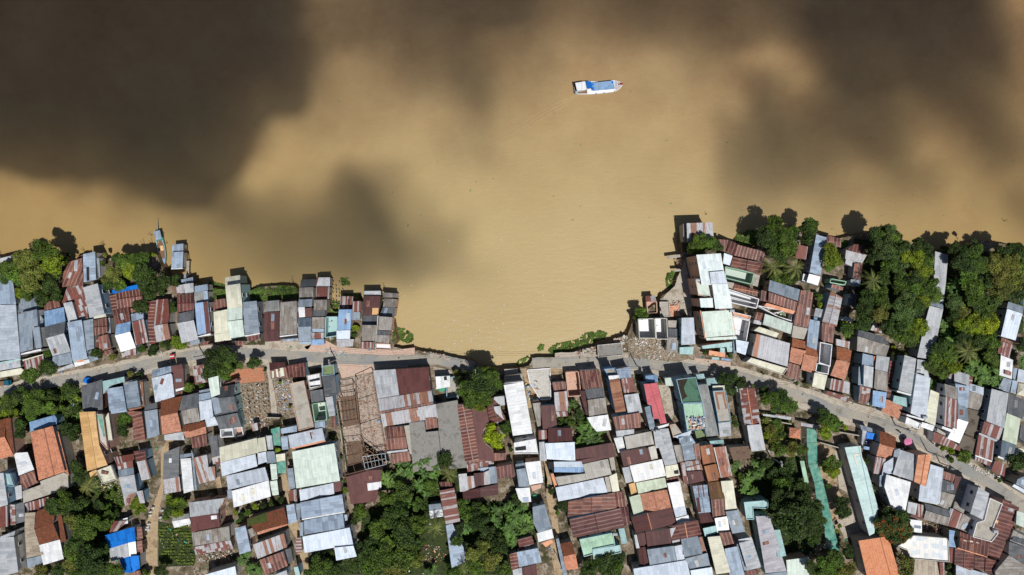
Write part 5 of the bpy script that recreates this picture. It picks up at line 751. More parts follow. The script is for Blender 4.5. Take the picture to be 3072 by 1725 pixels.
def sec_fn(q):
    la=(q.a1-q.a0)*M; lb=(q.b1-q.b0)*M; H=q.H
    ca=lambda x,y:(x-q.o[0])*q.a.x+(y-q.o[1])*q.a.y
    cb=lambda x,y:(x-q.o[0])*q.b.x+(y-q.o[1])*q.b.y
    L=max(la,.01); W=max(lb,.01); ra=min(.2*L,1.0); rb=min(.2*W,.9)
    t=q.typ; cut=[]
    if t=='s': f=lambda x,y:H+ra*(q.a1-ca(x,y))/(q.a1-q.a0)
    elif t=='n': f=lambda x,y:H+ra*1.25*(ca(x,y)-q.a0)/(q.a1-q.a0)
    elif t=='e': f=lambda x,y:H+rb*(q.b1-cb(x,y))/(q.b1-q.b0)
    elif t=='w': f=lambda x,y:H+rb*(cb(x,y)-q.b0)/(q.b1-q.b0)
    elif t=='h':
        r=q.a0+(q.a1-q.a0)*q.frac; rise=min(.16*L,1.4); cut=[(q.a,r)]
        f=lambda x,y:H+rise*min((ca(x,y)-q.a0)/(r-q.a0),(q.a1-ca(x,y))/(q.a1-r))
    elif t=='v':
        r=q.b0+(q.b1-q.b0)*q.frac; rise=min(.16*W,1.5); cut=[(q.b,r)]
        f=lambda x,y:H+rise*max(0,min((cb(x,y)-q.b0)/(r-q.b0),(q.b1-cb(x,y))/(q.b1-r)))
    elif t=='y':
        r=(q.a0+q.a1)/2; r2=(q.b0+q.b1)/2; rise=min(L,W)*.28; cut=[]
        f=lambda x,y:H+rise*max(0,1-max(abs(ca(x,y)-r)/((q.a1-q.a0)/2),abs(cb(x,y)-r2)/((q.b1-q.b0)/2)))
    else: f=lambda x,y:H
    q.f=f; q.ca=ca; q.cb=cb
    polys=[q.pts]
    if t=='y':
        c=(sum(p[0] for p in q.pts)/len(q.pts),sum(p[1] for p in q.pts)/len(q.pts)); q.apex=c
        n=len(q.pts); polys=[[q.pts[i],q.pts[(i+1)%n],c] for i in range(n)]
        g=f; q.f=lambda x,y:(H+rise if (x,y)==c else (H if (x,y) in q.pts else g(x,y)))
    for d,v in cut:
        polys=[r_ for p_ in polys for r_ in split(p_,q.o,d,v)]
    q.polys=polys; return q
def inset(pts,d):
    n=len(pts); cx=sum(p[0] for p in pts)/n; cy=sum(p[1] for p in pts)/n; out=[]
    for x,y in pts:
        l=math.hypot(x-cx,y-cy) or 1; out.append((x+(cx-x)*min(d*1.4/l,.45),y+(cy-y)*min(d*1.4/l,.45)))
    return out
def box(name,c,ax,hx,hy,z0,z1,m,parent,ctr=None):
    """upright box: centre c (x,y), unit axis ax, half sizes"""
    ay=Vector((-ax[1],ax[0])); ax=Vector(ax); c=Vector(c[:2])
    f=[(c+ax*sx*hx+ay*sy*hy) for sx,sy in((-1,-1),(1,-1),(1,1),(-1,1))]
    return prism(name,[[Vector((v.x,v.y,z1)) for v in f]],z0,m,parent)
def bar(name,p,q,r,m,parent=None,n=6,r2=None):
    p=Vector(p);q=Vector(q);d=(q-p); bm=bmesh.new()
    if d.length<1e-4: d=Vector((0,0,.01))
    u=d.normalized(); a=u.orthogonal().normalized(); b=u.cross(a); r2=r if r2 is None else r2
    A_=[bm.verts.new(p+(a*math.cos(t)+b*math.sin(t))*r) for t in [6.2832*i/n for i in range(n)]]
    B_=[bm.verts.new(q+(a*math.cos(t)+b*math.sin(t))*r2) for t in [6.2832*i/n for i in range(n)]]
    for i in range(n): bm.faces.new((A_[i],A_[(i+1)%n],B_[(i+1)%n],B_[i]))
    bm.faces.new(A_[::-1]); bm.faces.new(B_); bmesh.ops.recalc_face_normals(bm,faces=bm.faces[:])
    o=link(name,bm,m)
    if parent: under(o,parent)
    return o
HR=random.Random(77)
HOUSES=[]
def window(pos,nrm,w,h,parent):
    ax=Vector((-nrm.y,nrm.x)); z0=pos.z; c=Vector((pos.x,pos.y))+Vector((nrm.x,nrm.y))*.04
    fr=box('window',c,ax,w/2,.045,z0,z0+h,MAT['frame'],parent)
    pn=box('pane',c+Vector((nrm.x,nrm.y))*.03,ax,w/2-.12,.04,z0+.1,z0+h-.1,MAT['pane'],parent)
    pn.parent=fr; pn.matrix_parent_inverse=Matrix()
    return fr
def build_house(name,label,secs,opts):
    first=secs[0]; big=max(secs,key=lambda q:(q.a1-q.a0)*(q.b1-q.b0)*(0 if q.typ=='P' else 1))
    cx=sum(p[0] for p in big.pts)/len(big.pts); cy=sum(p[1] for p in big.pts)/len(big.pts)
    base=P(cx,cy,big.H); root=empty(name,(base.x,base.y,0))
    wallm=MAT[WALLS.get(opts.get('w'),None) or ({'PB':'PB','TQ':'PM','PG':'PM'}.get(first.mat,'WWALL') if first.typ=='r' else HR.choice(DEFW))]
    prev=None; npatch=0; longest=None
    ruin=False
    for q in secs:
        sec_fn(q)
        if q.typ=='P':
            npatch+=1; pf=prev.f; g=lambda x,y,pf=pf,o_=.05+.025*npatch:pf(x,y)+o_
            # clip patch per plane is not needed: patches are small
            top=[[P(x,y,g(x,y)) for x,y in q.pts]]
            ca,cb=q.ca,q.cb
            uv=[[(cb(x,y)*M,ca(x,y)*M) for x,y in q.pts]]
            prism('roof_patch',top,(0,.04),MAT.get(q.mat,MAT['GL']),root,uv); continue
        prev=q
        hor=q.typ in 'ewv'
        ca,cb=q.ca,q.cb
        mat=MAT[q.mat]
        ctr=P(sum(p[0] for p in q.pts)/len(q.pts),sum(p[1] for p in q.pts)/len(q.pts),q.H)
        # is it over the river?  back-project the true plan position to ground pixels
        gx=1536+ctr.x/M; gy=862.5-ctr.y/M
        wet=not inpoly(gx,gy,LAND)
        zb=.0 if not wet else -1.3
        if wet and q.H>1.6: q.H=max(q.H-2.0,1.0); sec_fn(q); ca,cb=q.ca,q.cb
        area_=(q.a1-q.a0)*(q.b1-q.b0)*M*M
        if q.typ in 'rS':
            ruin=True
            pl=[P(x,y,q.H) for x,y in q.pts]; n=len(pl)
            prism('floor',[[Vector((v.x,v.y,zb+.12)) for v in pl]],zb-.3,mat,root)
            if q.typ=='r':
                th=.11; cen=sum(pl,Vector())/n
                hts=[q.H*HR.uniform(.9,1) for _ in range(n)]
                def wseg(a,b,h,nm='wall'):
                    d=(b-a); L=d.length
                    if L<.3: return
                    d2=Vector((d.x/L,d.y/L)); c=(a+b)/2
                    box(nm,(c.x,c.y),d2,L/2-.01,th,zb+.02,h,wallm,root)
                for i in range(n): wseg(pl[i],pl[(i+1)%n],hts[i])
                if area_>20 and q.H>1.5:
                    la=(pl[3]-pl[0]).length; lb=(pl[1]-pl[0]).length; lng=la if la>lb else lb; k_=max(1,int(lng/4.6))
                    for i in range(1,k_):
                        t=i/k_
                        if la>lb: wseg(pl[0].lerp(pl[3],t),pl[1].lerp(pl[2],t),q.H*HR.uniform(.75,.95),'partition')
                        else: wseg(pl[0].lerp(pl[1],t),pl[3].lerp(pl[2],t),q.H*HR.uniform(.75,.95),'partition')
                    if area_>45:
                        a_,b_=(.5,.62)
                        if la>lb: wseg(pl[0].lerp(pl[1],.55),pl[3].lerp(pl[2],.55),q.H*.8,'partition')
                        else: wseg(pl[0].lerp(pl[3],.55),pl[1].lerp(pl[2],.55),q.H*.8,'partition')
            else:
                la=(pl[3]-pl[0]).length; lb=(pl[1]-pl[0]).length
                st=MAT['timber'] if q.mat!='DK' else MAT['steel']
                for i in range(n): bar('ring_beam',pl[i],pl[(i+1)%n],.1,st,root,4)
                ka=max(2,int(la/(1.25 if q.mat!='BF' else 4.0))); kb=max(2,int(lb/(1.0 if q.mat=='WD' or q.mat=='DK' else 3.0)))
                for i in range(1,min(kb,16)):
                    t=i/min(kb,16); dz=Vector((0,0,.06+HR.uniform(0,.05)))
                    bar('rafter',pl[0].lerp(pl[1],t)+dz,pl[3].lerp(pl[2],t)+dz,.055,st,root,4)
                for i in range(1,min(ka//4+2,8)):
                    t=i/(min(ka//4+2,8)); bar('truss',pl[0].lerp(pl[3],t)-Vector((0,0,.2)),pl[1].lerp(pl[2],t+HR.uniform(-.02,.02) if q.mat!='BF' else min(1,max(0,t+HR.uniform(-.1,.1))))-Vector((0,0,.2)),.085,st,root,4)
                for v in pl: bar('post',(v.x,v.y,zb),(v.x,v.y,q.H),.13,MAT['concrete'],root,4)
            continue
        tops=[];uvs=[]
        for pol in q.polys:
            tops.append([P(x,y,q.f(x,y)) for x,y in pol])
            uvs.append([((ca(x,y)*M,cb(x,y)*M) if hor else (cb(x,y)*M,ca(x,y)*M)) for x,y in pol])
        # slight irregular jitter keeps neighbouring sheets from sharing a plane
        dz=HR.uniform(-.03,.03)
        for f in tops:
            for v in f: v.z+=dz
        prism('roof' if q.typ!='f' else 'roof_slab',tops,(0,.07 if q.typ!='f' else .22),mat,root,uvs)
        if q.typ in 'snew' and area_>13 and q.mat[0] in 'BGRWM' and q.mat not in ('BT','BRN','WT','BF') and HR.random()<.55:
            for _ in range(HR.choice((1,1,2))):
                u0=q.b0+(q.b1-q.b0)*HR.uniform(.15,.7); v0=q.a0+(q.a1-q.a0)*HR.uniform(.12,.6); du=.9/M; dv=2.2/M*HR.uniform(.6,1)
                if q.typ in 'ew': du,dv=dv,du
                if u0+du>q.b1-3 or v0+dv>q.a1-3: continue
                th_=HR.uniform(-.05,.05); cs=[]
                for uu_,vv_ in ((0,0),(du,0),(du,dv),(0,dv)):
                    uu2=u0+uu_-vv_*th_; vv2=v0+vv_+uu_*th_; cs.append((q.o[0]+q.b.x*uu2+q.a.x*vv2,q.o[1]+q.b.y*uu2+q.a.y*vv2))
                if not all(inpoly(x,y,q.pts) for x,y in cs): continue
                npatch+=1; nm2={'R':('GL','RG','RB','RD'),'M':('RB','GM'),'B':('GL','BP','GM','RS'),'G':('BL','GL','RB','GR'),'W':('GL','BP','CR')}[q.mat[0]]
                prism('roof_patch',[[P(x,y,q.f(x,y)+dz+.03+.02*npatch) for x,y in cs]],(0,.02),MAT[HR.choice(nm2)],root,[[(cb(x,y)*M,ca(x,y)*M) for x,y in cs]])
        if q.typ in 'hv' and area_>14:
            d,vv=(q.a,q.a0+(q.a1-q.a0)*q.frac) if q.typ=='h' else (q.b,q.b0+(q.b1-q.b0)*q.frac)
            rid=[p for p in q.polys[0] if abs((p[0]-q.o[0])*d.x+(p[1]-q.o[1])*d.y-vv)<1e-3]
            if len(rid)==2:
                e0,e1=[P(x,y,q.f(x,y)+dz+.03) for x,y in rid]
                bar('ridge_cap',e0,e1,.13,MAT['OR'] if 'orange' in label and q.mat in('RB','RP','RH','GB','MD','RD') else mat,root,6)
        if q.typ=='f' and area_>9:
            n=len(tops[0])
            for i in range(n):
                a_,b_=tops[0][i],tops[0][(i+1)%n]; d=b_-a_; L=d.length
                if L<.8: continue
                cc=(a_+b_)/2; cen=ctr-cc; cen.z=0; cen.normalize(); cc=cc+cen*.1
                box('parapet',(cc.x,cc.y),(d.x/L,d.y/L),L/2-.06,.08,q.H+dz-.3,q.H+dz+HR.uniform(.3,.42),wallm,root)
        ins=inset(q.pts,2.2 if min(q.a1-q.a0,q.b1-q.b0)>12 else .8)
        if q.can:
            for x,y in ins:
                v=P(x,y,q.H); bar('post',(v.x,v.y,zb),(v.x,v.y,q.H+.02),.05,MAT['steel'],root,5)
            continue
        ip=[ins]
        if q.typ in 'hv':
            d,vv=(q.a,q.a0+(q.a1-q.a0)*q.frac) if q.typ=='h' else (q.b,q.b0+(q.b1-q.b0)*q.frac); ip=split(ins,q.o,d,vv)
        wt=[[P(x,y,q.f(x,y)+dz-.12) for x,y in pol] for pol in ip]
        if q.typ=='y': wt=[[P(x,y,q.H-.1) for x,y in ins]]
        ok=min(q.a1-q.a0,q.b1-q.b0)>6
        if ok:
            prism('wall',wt,zb,wallm,root)
        if wet:
            w0=wt[0]
            if ok and area_>8: prism('deck',[[Vector((v.x*1,v.y*1,-1.35)) for v in [P(x,y,q.H) for x,y in inset(q.pts,.8)]]],-1.6,MAT['timber'],root)
            for x,y in ins[:4]:
                v=P(x,y,q.H); bar('stilt',(v.x,v.y,-3.6),(v.x,v.y,-1.4),.11,MAT['concrete'],root,5)
        # windows on the walls that look towards the drone
        if ok and (q.H>=4.6 or opts.get('win')) and area_>14:
            pts=[P(x,y,q.f(x,y)+dz-.12) for x,y in ins]; n=len(pts); cen=sum(pts,Vector())/n
            best=[]
            for i in range(n):
                a_,b_=pts[i],pts[(i+1)%n]; d=b_-a_; d.z=0; L=d.length
                if L<2.6: continue
                nm=Vector((d.y,-d.x,0))/L
                mid=(a_+b_)/2
                if nm.dot(mid-cen)<0: nm=-nm
                look=nm.dot(Vector((-mid.x,-mid.y,0)).normalized())
                if look>.25: best.append((look,a_,b_,nm,L))
            best.sort(key=lambda t:-t[0])
            for look,a_,b_,nm,L in best[:2]:
                k_=min(4,max(1,int(L/3.3))); 
                for s_ in range(max(1,min(3,int(q.H/3.1)))):
                    for i in range(k_):
                        t=(i+.5)/k_; pz=a_.lerp(b_,t); z=q.H-1.9-3.0*s_
                        if z<.6: continue
                        window(Vector((pz.x,pz.y,z)),nm,1.15,1.15,root)
        if longest is None or area_>longest[0]: longest=(area_,q,ins,zb)
    if longest and not ruin:
        _,q,ins,zb=longest; pts=[P(x,y,q.H) for x,y in ins]; n=len(pts); cen=sum(pts,Vector())/n; c_=[]
        for i in range(n):
            a_,b_=pts[i],pts[(i+1)%n]; d=b_-a_; L=d.length
            if L<1.6: continue
            nm=Vector((d.y,-d.x,0))/L; mid=(a_+b_)/2
            if nm.dot(mid-cen)<0: nm=-nm
            c_.append((nm.dot(Vector((-mid.x,-mid.y,0)).normalized()),mid,nm,d/L))
        if c_:
            _,mid,nm,d=max(c_,key=lambda t:t[0]); box('door',(mid.x+nm.x*.03,mid.y+nm.y*.03),(d.x,d.y),.5,.05,zb+.03,zb+2.1,MAT['door'],root)
    cat={'hut':'hut','ruin':'ruin','shack':'shack','shed':'shed','warehouse':'warehouse','kiosk':'kiosk','floating_shed':'shed'}.get(name,'house')
    tag(root,label,cat,None)
    return root
RN={'GL':'light grey tin','BL':'blue grey tin','BM':'blue tin','BP':'pale tin'}
def load_houses(txt):
    tile=None; n=0
    for ln in txt.strip().splitlines():
        ln=ln.strip()
        if not ln: continue
        if ln[0]=='@': tile=ln.split()[0][1:]; continue
        nm,lab,rest=ln.split('|',1)[0],None,None
        nm,rest=ln.split('|',1); lab,rest=rest.split(';',1)
        opts={};secs=[]
        for s in rest.split(';'):
            s=s.strip()
            if not s: continue
            if s.startswith('w='): opts['w']=s[2:]; continue
            if s=='win': opts['win']=1; continue
            secs.append(parse_sec(s,tile))
        HOUSES.append((build_house({'house':'house','ruin':'roofless_house'}.get(nm,nm),lab,secs,opts),lab)); n+=1
load_houses(DATA)
# ---------------------------------------------------------------- trees
TR=random.Random(31)
def leafmesh(quads,name):
    me=bpy.data.meshes.new(name); vs=[];fs=[]
    for q in quads:
        b=len(vs); vs+=q; fs.append(tuple(range(b,b+len(q))))
    me.from_pydata([tuple(v) for v in vs],[],fs); me.update(); return me
def leaf(c,nrm,size,rng,asp=1.7):
    n=(nrm+Vector((rng.gauss(0,.45),rng.gauss(0,.45),rng.gauss(0,.45)))).normalized(); a=n.orthogonal().normalized(); a=Matrix.Rotation(rng.uniform(0,6.28),3,n)@a; b=n.cross(a)
    s=size*rng.uniform(.65,1.25); bend=n*s*.18
    return [c-a*s*asp*.5-bend,c+b*s*.42,c+a*s*asp*.5-bend,c-b*s*.42]
def crown(seed,nl,nleaf,ls,flat=.7,spread=.62,top=False):
    r=random.Random(seed); lobes=[]
    for i in range(nl):
        a=r.uniform(0,6.283); d=math.sqrt(r.random())*spread*(1.05 if i%3 else .8); z=r.uniform(-.25,.5)*flat*(1.25-d)
        lobes.append((Vector((math.cos(a)*d,math.sin(a)*d,z)),r.uniform(.13,.36)))
    lobes.append((Vector((r.uniform(-.1,.1),r.uniform(-.1,.1),.3*flat)),.42))
    qs=[]
    tot=sum(l[1]**2 for l in lobes)
    for c,R in lobes:
        for _ in range(int(nleaf*R*R/tot)):
            v=Vector((r.gauss(0,1),r.gauss(0,1),r.gauss(.35,1))).normalized()
            rr=R*(r.uniform(.72,1.08) if r.random()<.85 else r.uniform(.3,1.25))
            p=c+Vector((v.x*rr,v.y*rr,v.z*rr*.85)); qs.append(leaf(p,(v+Vector((0,0,.35))).normalized(),ls,r))
    return qs
PROTO={}
for i in range(6): PROTO['b%d'%i]=leafmesh(crown(100+i,17+i*3,2500,.11,.75,.72),'crown')
for i in range(3): PROTO['f%d'%i]=leafmesh(crown(200+i,28,4800,.078,.65,.76),'crown')
for i in range(3): PROTO['s%d'%i]=leafmesh(crown(300+i,7,650,.2,.65,.5),'crown')
def frond(a,L,rise,droop,r,w=.16,n=9,leaflets=True):
    """an arching palm leaf made of leaflets; a: heading"""
    qs=[];pts=[]
    d=Vector((math.cos(a),math.sin(a),0)); s=Vector((-d.y,d.x,0))
    for i in range(n+1):
        t=i/n; pts.append(d*L*t*(1-.12*t)+Vector((0,0,rise*t-droop*t*t)))
    for i in range(n):
        p,q=pts[i],pts[i+1]; t=(i+.5)/n; ww=w*math.sin(math.pi*min(1,t*.9+.12))*L+.015
        qs.append([p-s*.012*L,q-s*.008*L,q+s*.008*L,p+s*.012*L])
        if leaflets:
            for k in (0,.5):
                o=p.lerp(q,k); o2=p.lerp(q,k+.3)
                for sg in (-1,1):
                    tip=o+s*sg*ww+d*ww*.55+Vector((0,0,-ww*.55+r.uniform(-.02,.02)))
                    qs.append([o,o2,tip.lerp(o2,.12),tip])
        else:
            for sg in (-1,1):
                qs.append([p,q,q+s*sg*ww+Vector((0,0,-ww*.3)),p+s*sg*ww*.95+Vector((0,0,-ww*.3))])
    return qs
for i in range(3):
    r=random.Random(400+i); qs=[]
    for k in range(14): qs+=frond(k*2.399+r.uniform(-.2,.2),r.uniform(.75,1.1),r.uniform(.1,.55),r.uniform(.4,.9),r,.12,11)
    PROTO['p%d'%i]=leafmesh(qs,'crown')
for i in range(3):
    r=random.Random(500+i); qs=[]
    for c in range(7):
        ox,oy=r.uniform(-.5,.5),r.uniform(-.5,.5); oz=r.uniform(-.15,.3)
        for k in range(8):
            for q in frond(k*.785+r.uniform(-.3,.3),r.uniform(.42,.68),r.uniform(.15,.4),r.uniform(.3,.55),r,.13,5,False):
                qs.append([v+Vector((ox,oy,oz)) for v in q])
    PROTO['n%d'%i]=leafmesh(qs,'crown')
def trunkmesh(seed,kind):
    r=random.Random(seed); bm=bmesh.new()
    def tube(pts,rad,n=6):
        rings=[]
        for i,p in enumerate(pts):
            d=(pts[min(i+1,len(pts)-1)]-pts[max(i-1,0)]).normalized(); a=d.orthogonal().normalized(); b=d.cross(a)
            rings.append([bm.verts.new(p+(a*math.cos(6.2832*k/n)+b*math.sin(6.2832*k/n))*rad[i]) for k in range(n)])
        for A_,B_ in zip(rings,rings[1:]):
            for k in range(n): bm.faces.new((A_[k],A_[(k+1)%n],B_[(k+1)%n],B_[k]))
    if kind=='palm':
        c=[Vector((.05*math.sin(t*2),.04*t,t)) for t in (0,.25,.5,.75,1)]; c[-1]=Vector((0,0,1)); tube([v for v in c],[.045,.03,.027,.025,.022])
    else:
        tube([Vector((.0,0,0)),Vector((.02,.01,.3)),Vector((0,0,.62)),Vector((0,0,.95))],[.075,.055,.045,.015])
        for k in range(6):
            a=k*1.05+r.uniform(-.3,.3); z=.42+.07*k; e=Vector((math.cos(a)*r.uniform(.3,.55),math.sin(a)*r.uniform(.3,.55),z+r.uniform(.15,.3)))
            tube([Vector((0,0,z)),Vector((e.x*.5,e.y*.5,z+.1)),e],[.035,.025,.008],5)
    me=bpy.data.meshes.new('trunk'); bm.to_mesh(me); bm.free(); me.materials.append(MAT['bark']); return me
TRK={'t0':trunkmesh(1,'t'),'t1':trunkmesh(2,'t'),'p':trunkmesh(3,'palm')}
for k_,me in PROTO.items(): me.materials.append(MAT['flame' if k_[0]=='f' and k_[1]=='2' else 'leaf'])
FL=PROTO['f1'].copy(); FL.materials.clear(); FL.materials.append(MAT['flame']); PROTO['flame']=FL
TONE=dict(D=(A(66,90,34),'dark green'),M=(A(94,122,42),'mid green'),Y=(A(132,154,38),'light yellow green'),YY=(A(172,188,30),'bright lime yellow'),O=(A(122,128,56),'olive green'),G=(A(90,116,60),'blue green'),F=(A(70,104,44),'orange flowered'),P=(A(130,140,74),'palm'),N=(A(90,124,54),'banana'))
ZONES=[('in the riverside grove at the left edge',(90,850)),('behind the moored wooden boat',(420,800)),('between the first riverside houses at left',(520,930)),
('along the left stretch of road',(170,1110)),('in the garden strip below the left road',(80,1220)),('around the ochre roofed house',(230,1320)),('in the thicket at the lower left',(230,1600)),('beside the dirt lane at left',(440,1530)),('by the big road tree left of centre',(690,1080)),
('around the mossy tiled roof',(740,1510)),('in the thicket right of the L shaped white roof',(1120,1630)),('beside the maroon shack compound',(1080,1540)),('in the palm grove at bottom centre',(1290,1450)),('among the banana mass at bottom centre',(1540,1560)),('in the lower grove below the pale blue strip roof',(1440,1680)),
('beside the broken road at the middle of the bay',(1440,1150)),('around the long white slab roof',(1500,1300)),('in the yards right of the white slab roof',(1740,1290)),('along the dirt alley at bottom centre',(1690,1560)),('on top of the headland by the river',(2110,740)),('by the headland palms',(2350,740)),('in the small garden of the headland ruins',(2380,820)),('near the collapsed bank',(1920,950)),
('by the steel blue headland roof',(2490,770)),('at the river end of the big right grove',(2680,740)),('in the middle of the big right grove',(2750,870)),('at the foot of the big right grove',(2700,980)),('at the river end of the far right grove',(2930,760)),('in the middle of the far right grove',(2960,900)),('in the lower part of the far right grove',(2870,1040)),('among the banana plants at far right',(2960,1120)),
('along the road bend below the stained green terrace',(2200,1160)),('at the road corner by the gate house',(2340,1210)),('around the tiny gate house',(2380,1340)),('in the banana garden beside the scrap hut',(2240,1440)),('under the giant dark tree mass',(2390,1560)),('beside the green net walkway',(2500,1420)),('around the orange flowered tree',(2690,1580)),('at the bottom below the green net walkway',(2520,1690)),('along the right stretch of road',(2860,1380)),('at the far right road end',(3060,1390))]
TREES=[]
def load_trees(txt):
    tile=None; recs=[]
    for ln in txt.split('\n'):
        ln=ln.strip()
        if not ln: continue
        if ln[0]=='@': tile=ln.split()[0][1:]; continue
        for w in ln.split():
            x,y,r,h,k=w.split(','); tx,ty=TILE[tile]; recs.append((tx+float(x)/4,ty+float(y)/4,float(r)/4*M,float(h),k))
    byl={}
    for px,py,r,h,k in recs:
        zi=min(range(len(ZONES)),key=lambda i:(ZONES[i][1][0]-px)**2+(ZONES[i][1][1]-py)**2)
        small=r<1.75
        if k=='P': nm,cat,pr=('coconut_palm','palm','p%d'%TR.randrange(3))
        elif k=='N': nm,cat,pr=('banana_plant','banana plant','n%d'%TR.randrange(3))
        elif k=='F': nm,cat,pr=('flame_tree','tree','flame')
        elif small: nm,cat,pr=('bush','bush','s%d'%TR.randrange(3))
        else: nm,cat,pr=('tree','tree','f%d'%TR.randrange(2) if r>3 and TR.random()<.45 else 'b%d'%TR.randrange(6))
        if k in 'PN': r*=1.25
        h=max(h,r*.9); cz=h-r*.45 if not small else max(h*.6,.6)
        if k=='P': cz=h
        if k=='N': cz=h*.6
        c=P(px,py,cz); rt=empty(nm,(c.x,c.y,0)); 
        o=bpy.data.objects.new('crown',PROTO[pr]); COL.objects.link(o); o.parent=rt; o.location=(0,0,cz); rv=TR.uniform(.94,1.08)
        o.scale=(r*rv*1.05,r/rv*1.05,r*TR.uniform(.85,1.05)); o.rotation_euler=(TR.uniform(-.12,.12),TR.uniform(-.12,.12),TR.uniform(0,6.28))
        cc=TONE[k][0]; j=TR.uniform(.68,1.1); jr=TR.uniform(.92,1.1); o.color=(cc[0]*j*jr,cc[1]*j,cc[2]*j,1)
        t=bpy.data.objects.new('trunk',TRK['p'] if k in 'PN' else TRK['t%d'%TR.randrange(2)]); COL.objects.link(t); t.parent=rt; t.location=(0,0,-.3)
        hh=cz+.3; t.scale=(min(hh,r*1.3)*.9,min(hh,r*1.3)*.9,hh)
        if k=='N': t.scale=(1.6,1.6,hh)
        t.rotation_euler=(0,0,TR.uniform(0,6.28))
        size='small' if r<2.4 else ('broad' if r>3.6 else 'medium sized')
        if small: size='low'
        desc={'P':'coconut palm with spreading fronds','N':'banana clump with long leaves','F':'orange flowered tree crown'}.get(k) or ('%s %s %s'%(size,TONE[k][1],'bush' if small else 'tree'))
        byl.setdefault((desc,zi),[]).append((px,py,rt,cat,nm))
    ORD='first second third fourth fifth sixth seventh eighth ninth tenth eleventh twelfth'.split()
    for (desc,zi),l in byl.items():
        l.sort(key=lambda t:t[0])
        for i,(px,py,rt,cat,nm) in enumerate(l):
            z=ZONES[zi][0]
            if len(l)==1: lab='%s %s'%(desc,z)
            else:
                lab='%s %s %s'%(ORD[i],desc,z)
            tag(rt,lab,cat,{'palm':'coconut palms','banana plant':'banana clumps','bush':'bushes in the yards','tree':'leafy trees'}[cat]); TREES.append(rt)
load_trees(TREEDATA)
W_=-2.2
def scatter_leaves(name,tile,pts,n,size,z,tone,kind='stuff',label=None,cat=None,hmax=.5):
    tx,ty=TILE[tile]; pg=[(tx+x/4,ty+y/4) for x,y in pts]; x0=min(p[0] for p in pg);x1=max(p[0] for p in pg);y0=min(p[1] for p in pg);y1=max(p[1] for p in pg)
    r=random.Random(len(name)+int(x0)); qs=[]; k=0
    while k<n:
        x,y=r.uniform(x0,x1),r.uniform(y0,y1)
        if not inpoly(x,y,pg) or noise.noise(Vector((x*.09,y*.09,3)))<-.25: k+=.3; continue
        k+=1; zz=.02 if z==W_ and inpoly(x,y,LAND) else z; c=P(x,y,zz+r.uniform(.05,hmax)); qs.append(leaf(c,Vector((0,0,1)),size,r,1.3))
    me=leafmesh(qs,name); me.materials.append(MAT['leaf']); o=bpy.data.objects.new(name,me); COL.objects.link(o); o.color=TONE[tone][0] if isinstance(tone,str) else tone
    o['kind']=kind
    if label: o['label']=label; o['category']=cat
    return o
HY=(A(104,132,60))
W=-2.2
for t,pg,n in (('I',[(1640,250),(1620,200),(1700,130),(1900,90),(2000,60),(2060,0),(2250,-40),(2330,0),(2300,60),(2150,110),(1980,170),(1880,220),(1740,270)],2600),('I',[(1490,180),(1530,130),(1570,140),(1560,200),(1500,215)],160),('I',[(1240,370),(1260,330),(1380,275),(1400,300),(1330,350),(1260,390)],260),
  ('C',[(2320,940),(2370,890),(2470,910),(2560,980),(2560,1060),(2480,1080),(2400,1040),(2310,1060)],900),('G',[(390,800),(410,720),(470,690),(520,720),(500,800),(440,910),(400,880)],700),('G',[(1190,330),(1250,250),(1400,190),(1500,220),(1480,400),(1280,370)],1300),
  ('C',[(540,560),(560,440),(720,400),(780,450),(860,370),(1080,360),(1180,400),(1180,540),(900,560)],2600),('C',[(1690,290),(1800,300),(1800,380),(1700,390)],220),('C',[(1540,680),(1560,560),(1680,580),(1640,740)],400),('C',[(110,330),(310,380),(300,540),(160,560),(110,500)],900),('C',[(1700,480),(1940,490),(1940,570),(1840,570)],300),('M',[(380,330),(470,340),(470,430),(390,420)],300)):
    scatter_leaves('water_hyacinth',t,pg,int(n*1.6),.32,W if t!='C' or n<1000 or True else 0,HY,label='green floating water hyacinth mat against the bank',cat='water plants',hmax=.45)
for t,pg,n,tn in (('L',[(1900,50),(2460,20),(2576,700),(2576,1200),(2230,1230),(1700,560)],2600,'D'),('H',[(1540,1100),(1900,1200),(2000,1444),(1560,1444)],1400,'O'),('E',[(1900,830),(2050,830),(2290,880),(2350,1240),(2330,1330),(1900,1350)],0,'M'),
  ('J',[(600,560),(1240,560),(1500,900),(1200,1444),(500,1444)],3500,'D'),('J',[(0,0),(300,60),(320,500),(180,800),(0,900)],1500,'D'),('M',[(560,900),(1480,440),(1480,1444),(560,1444)],1500,'D'),('F',[(1950,700),(2560,300),(2560,1444),(1300,1444),(1300,1180),(1900,1160)],2500,'D'),('E',[(1100,250),(1480,350),(1500,600),(1350,850),(1200,700)],900,'M'),('E',[(820,900),(1330,1100),(1330,1444),(820,1444)],1800,'D'),('B',[(0,960),(300,840),(950,780),(980,1100),(900,1400),(200,1180)],2200,'M'),('M',[(1640,480),(2570,430),(2570,1444),(1620,1444)],1800,'D')):
    if n: scatter_leaves('undergrowth',t,pg,n,.42,0,tn,label='low leafy ground cover growing between the trees and houses',cat='ground cover',hmax=.8)
